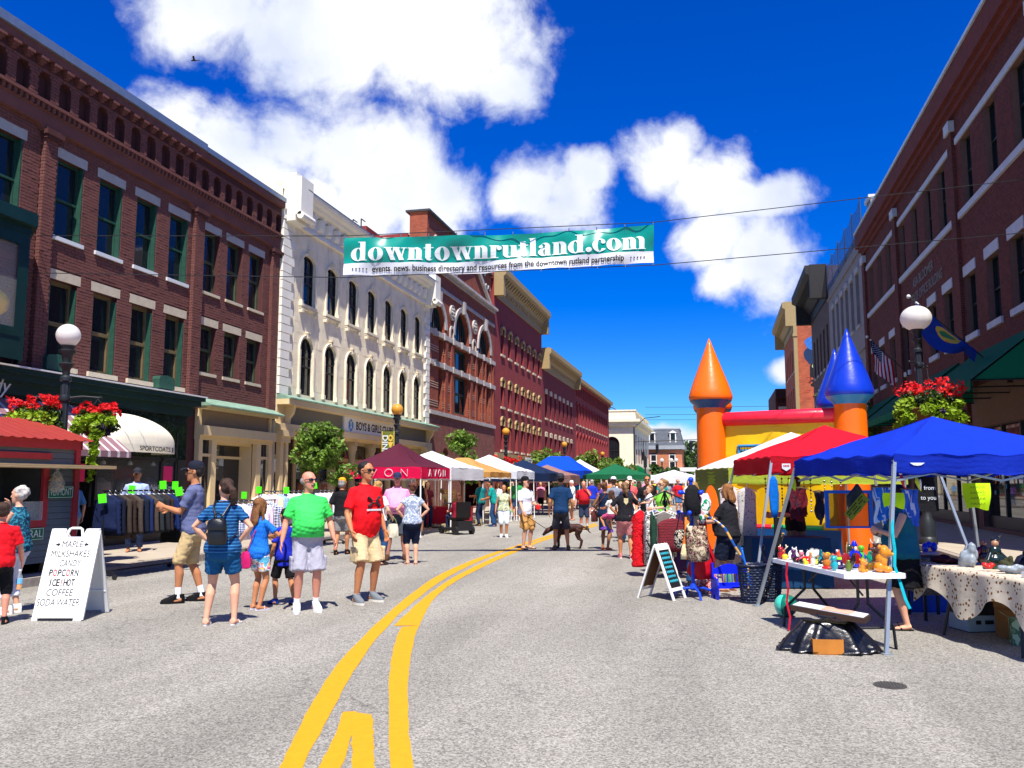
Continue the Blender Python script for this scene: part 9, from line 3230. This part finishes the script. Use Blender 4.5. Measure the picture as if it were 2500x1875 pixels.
fringe('maroon rag fringe hanging under the blue canopy','#6a1c28','#4a2a3c',1948,1192,11.3,.2,.42,16,1)
fringe('blue and white rag fringe left of the near canopy leg','#2a78d8','#c8dcf0',2155,1189,9.4,.17,.38,18,2)
fringe('blue and white rag fringe right of the near canopy leg','#3f6fd8','#d8dcf4',2222,1194,9.4,.13,.40,14,3)
fringe('slim dark grey fringe with a mushroom shaped top','#3a3444','#5a4a5a',2000,1200,11.2,.09,.42,8,4)
p = hp(1888,1162,11.6)
t = thing('scarf','bright blue scarf hanging from the corner of the red canopy','scarf',tuple(p),R(13))
q = MB(); q.rings([[(rx * math.cos(a),.03 * math.sin(a) * (1 + .4 * math.sin(3 * a + 8 * z)),z) for a in [2 * math.pi * i / 12 for i in range(12)]] for z,rx in ((0,.02),(-.06,.05),(-.25,.07),(-.45,.06),(-.56,.035))])
q.build('scarf_cloth',cloth('azure_silk','#0f78d8',rough=.5,leaf=.3),t,smooth='all')
t = thing('black_bag','long black cloth bag below the bright blue scarf','bag',tuple(p + Vector((.03,0,-.56))),R(13))
q = MB(); q.rings([[(.05 * math.cos(a),.03 * math.sin(a),z) for a in [2 * math.pi * i / 10 for i in range(10)]] for z in (0,-.3,-.55,-.62)]); q.build('bag_cloth',BK,t)
m_neon2 = mat('neon_yellow_card','#c8f80c',rough=.8,var=.03,leaf=.25)
for lab,px,py,dp,w,h in (('neon yellow card clipped under the corner of the blue canopy',1934,1182,11.0,.085,.13),('crumpled neon yellow sheet fixed to the near canopy leg',2182,1221,8.9,.22,.15),('large neon yellow poster with handwriting at the back of the stall',2385,1211,11.0,.36,.33)):
 p = hp(px,py,dp)
 t = thing('neon_notice',lab,'notice',tuple(p),R(13),'neon yellow notices')
 q = MB()
 q.grid(lambda a,b: (w * (a - .5) * (1 - .18 * b * (w > .3)),.02 * math.sin(3 * a + 4 * b) * w * 4,h * (.5 - b) + .02 * math.sin(5 * a) * b),8,6)
 q.build('notice_card',m_neon2,t,smooth='all')
 if w > .3:
  q = MB()
  for r__ in range(4):
   x_ = -.1
   while x_ < .08:
    q.tube([(x_,-.035,.1 - .07 * r__),(x_ + .015,-.035,.125 - .07 * r__),(x_ + .03,-.035,.1 - .07 * r__)],.003,4)
    x_ += .04
  tag(q.build('handwriting',m_black,t),kind='stuff')
p = hp(2072,1243,10.9)
t = thing('picture_frame','bright blue painted empty window frame hung in the stall','frame',tuple(p),R(13))
m_bfr = mat('sky_blue_paint','#1f6fd0',rough=.5,var=.1)
for a in ((-.3,-.24,-.255,.24),(.255,-.24,.3,.24),(-.255,.2,.255,.24),(-.255,-.24,.255,-.215)):
 q = MB(); q.box(a[0],-.02,a[1],a[2],.02,a[3]); q.build('frame_rail',m_bfr,t)
q = MB(); q.box(-.255,-.004,-.215,.255,.004,.2); q.build('frame_mesh',mat('dark_mesh','#2a1c18',rough=.9,alpha=.45),t)
p = hp(2090,1225,10.6)
t = thing('fish_plaque','dark fish shaped plaque hanging in front of the blue frame','plaque',tuple(p),R(13))
q = MB(); q.rings([[(rx * math.cos(a) + dx,.03 * math.sin(a),z) for a in [2 * math.pi * i / 12 for i in range(12)]] for z,rx,dx in ((.22,.01,.02),(.17,.05,.02),(.08,.11,.0),(-.02,.12,0),(-.12,.07,-.02),(-.16,.02,-.03))])
q.build('plaque_body',mat('dark_bronze','#2c3432',rough=.5,var=.3,scale=20),t,smooth='all')
t = thing('paper_sign','olive yellow printed leaflet hanging diagonally before the blue frame','leaflet',tuple(hp(2092,1237,10.4)),R(13))
q = MB(); q.box(-.17,-.003,-.06,.17,.003,.06); o1 = q.build('leaflet_sheet',mat('olive_leaflet','#8f9a1c',rough=.7),t,rot=(0,R(-48),0))
q = MB()
for r__ in range(3):
 for k in range(11):
  if rnd.random() < .85:
   q.box(-.15 + .027 * k,-.006,.03 - .033 * r__,-.13 + .027 * k,-.004,.045 - .033 * r__)
tag(q.build('leaflet_print',m_black,t,rot=(0,R(-48),0)),kind='stuff')
for k,(px,py,dp,ln) in enumerate(((1868,1163,13.2,.3),(1884,1163,13.2,.4),(1908,1163,13.2,.45),(1925,1163,13.0,.3),(1962,1165,12.6,.35),(1978,1165,12.4,.5),(2012,1168,12.2,.2),(2030,1170,12.0,.12),(2052,1170,12.0,.12))):
 p = hp(px,py,dp)
 t = thing('bead_string','%s bead string from the left under the red canopy' % ordn[k],'beads',tuple(p),0,'bead strings under the red canopy')
 q = MB(); q.tube([(0,0,0),(0,0,-ln)],.003,4); q.build('cord',m_black,t)
 q = MB()
 for i in range(int(ln / .05)):
  q.ball((0,0,-.04 - .05 * i),.011 + .006 * (i % 3 == 0),6,5,i % 2)
 tag(q.build('beads',[gl('#3a1c14'),gl('#1c3a5a')],t),kind='stuff')
bs = thing('fabric_banner','black cloth banner with white words hanging behind the stallholder','banner',tuple(hp(2262,1205,12.2)),R(13))
q = MB(); q.grid(lambda a,b: (.34 * (a - .5),.01 * math.sin(8 * a),-.5 * b + .25),8,6); q.build('banner_cloth',BK,bs)
lettering('from',.085,m_lettw,bs,(.04,-.02,.08),(1,0,0),(0,0,1))
lettering('to you !',.085,m_lettw,bs,(.04,-.02,-.06),(1,0,0),(0,0,1))
for k,(px,py,col,lab) in enumerate(((2200,1170,'#c02020','red and white wooden bird hanging by the near canopy leg'),(2237,1175,'#c8d81c','lime and yellow wooden bird hanging beside the red one'))):
 fig(lab,'ornament',0,0,[('body',col,[('t',[(0,0,.06),(.01,0,.0),(.04,0,-.08),(.06,0,-.13)],[.012,.03,.022,.006])]),('wing','#e8e4dc',[('b',(.045,-.02,-.04),(.016,.01,.07))]),('head','#d8b81c' if k else '#e8e8e8',[('b',(-.005,0,.08),.022)])],loc=tuple(hp(px,py,9.2)))
t = thing('side_counter','dark blue cloth covered counter inside the red canopy stall','table',(1.0,14.1,0),R(13))
q = MB(); q.rings([[(x * k,y * k,z) for x,y in ((-.6,-.3),(0,-.31),(.6,-.3),(.6,.3),(0,.3),(-.6,.3))] for z,k in ((.02,1.04),(.5,1.02),(.76,1.0))]); q.build('counter_cloth',C_('#123a5c'),t)
for k,(px,py,dp,col,lab,ln) in enumerate(((1778,1178,14.0,'#e8dcd8','white lace top hanging at the front of the red canopy',.4),(1822,1183,13.6,'#c8c4c0','pale spotted long dress hanging in the red canopy',.95))):
 pt = ('spots','#2c2c30',26.,.22) if k else None
 garment(tuple(hp(px,py,dp)),R(13),cloth('hung_%d' % k,col,pat=pt,leaf=.2),lab,None,ln=ln,w=.16,th=.04,sl=0,name='hanging_dress')
finish_people()
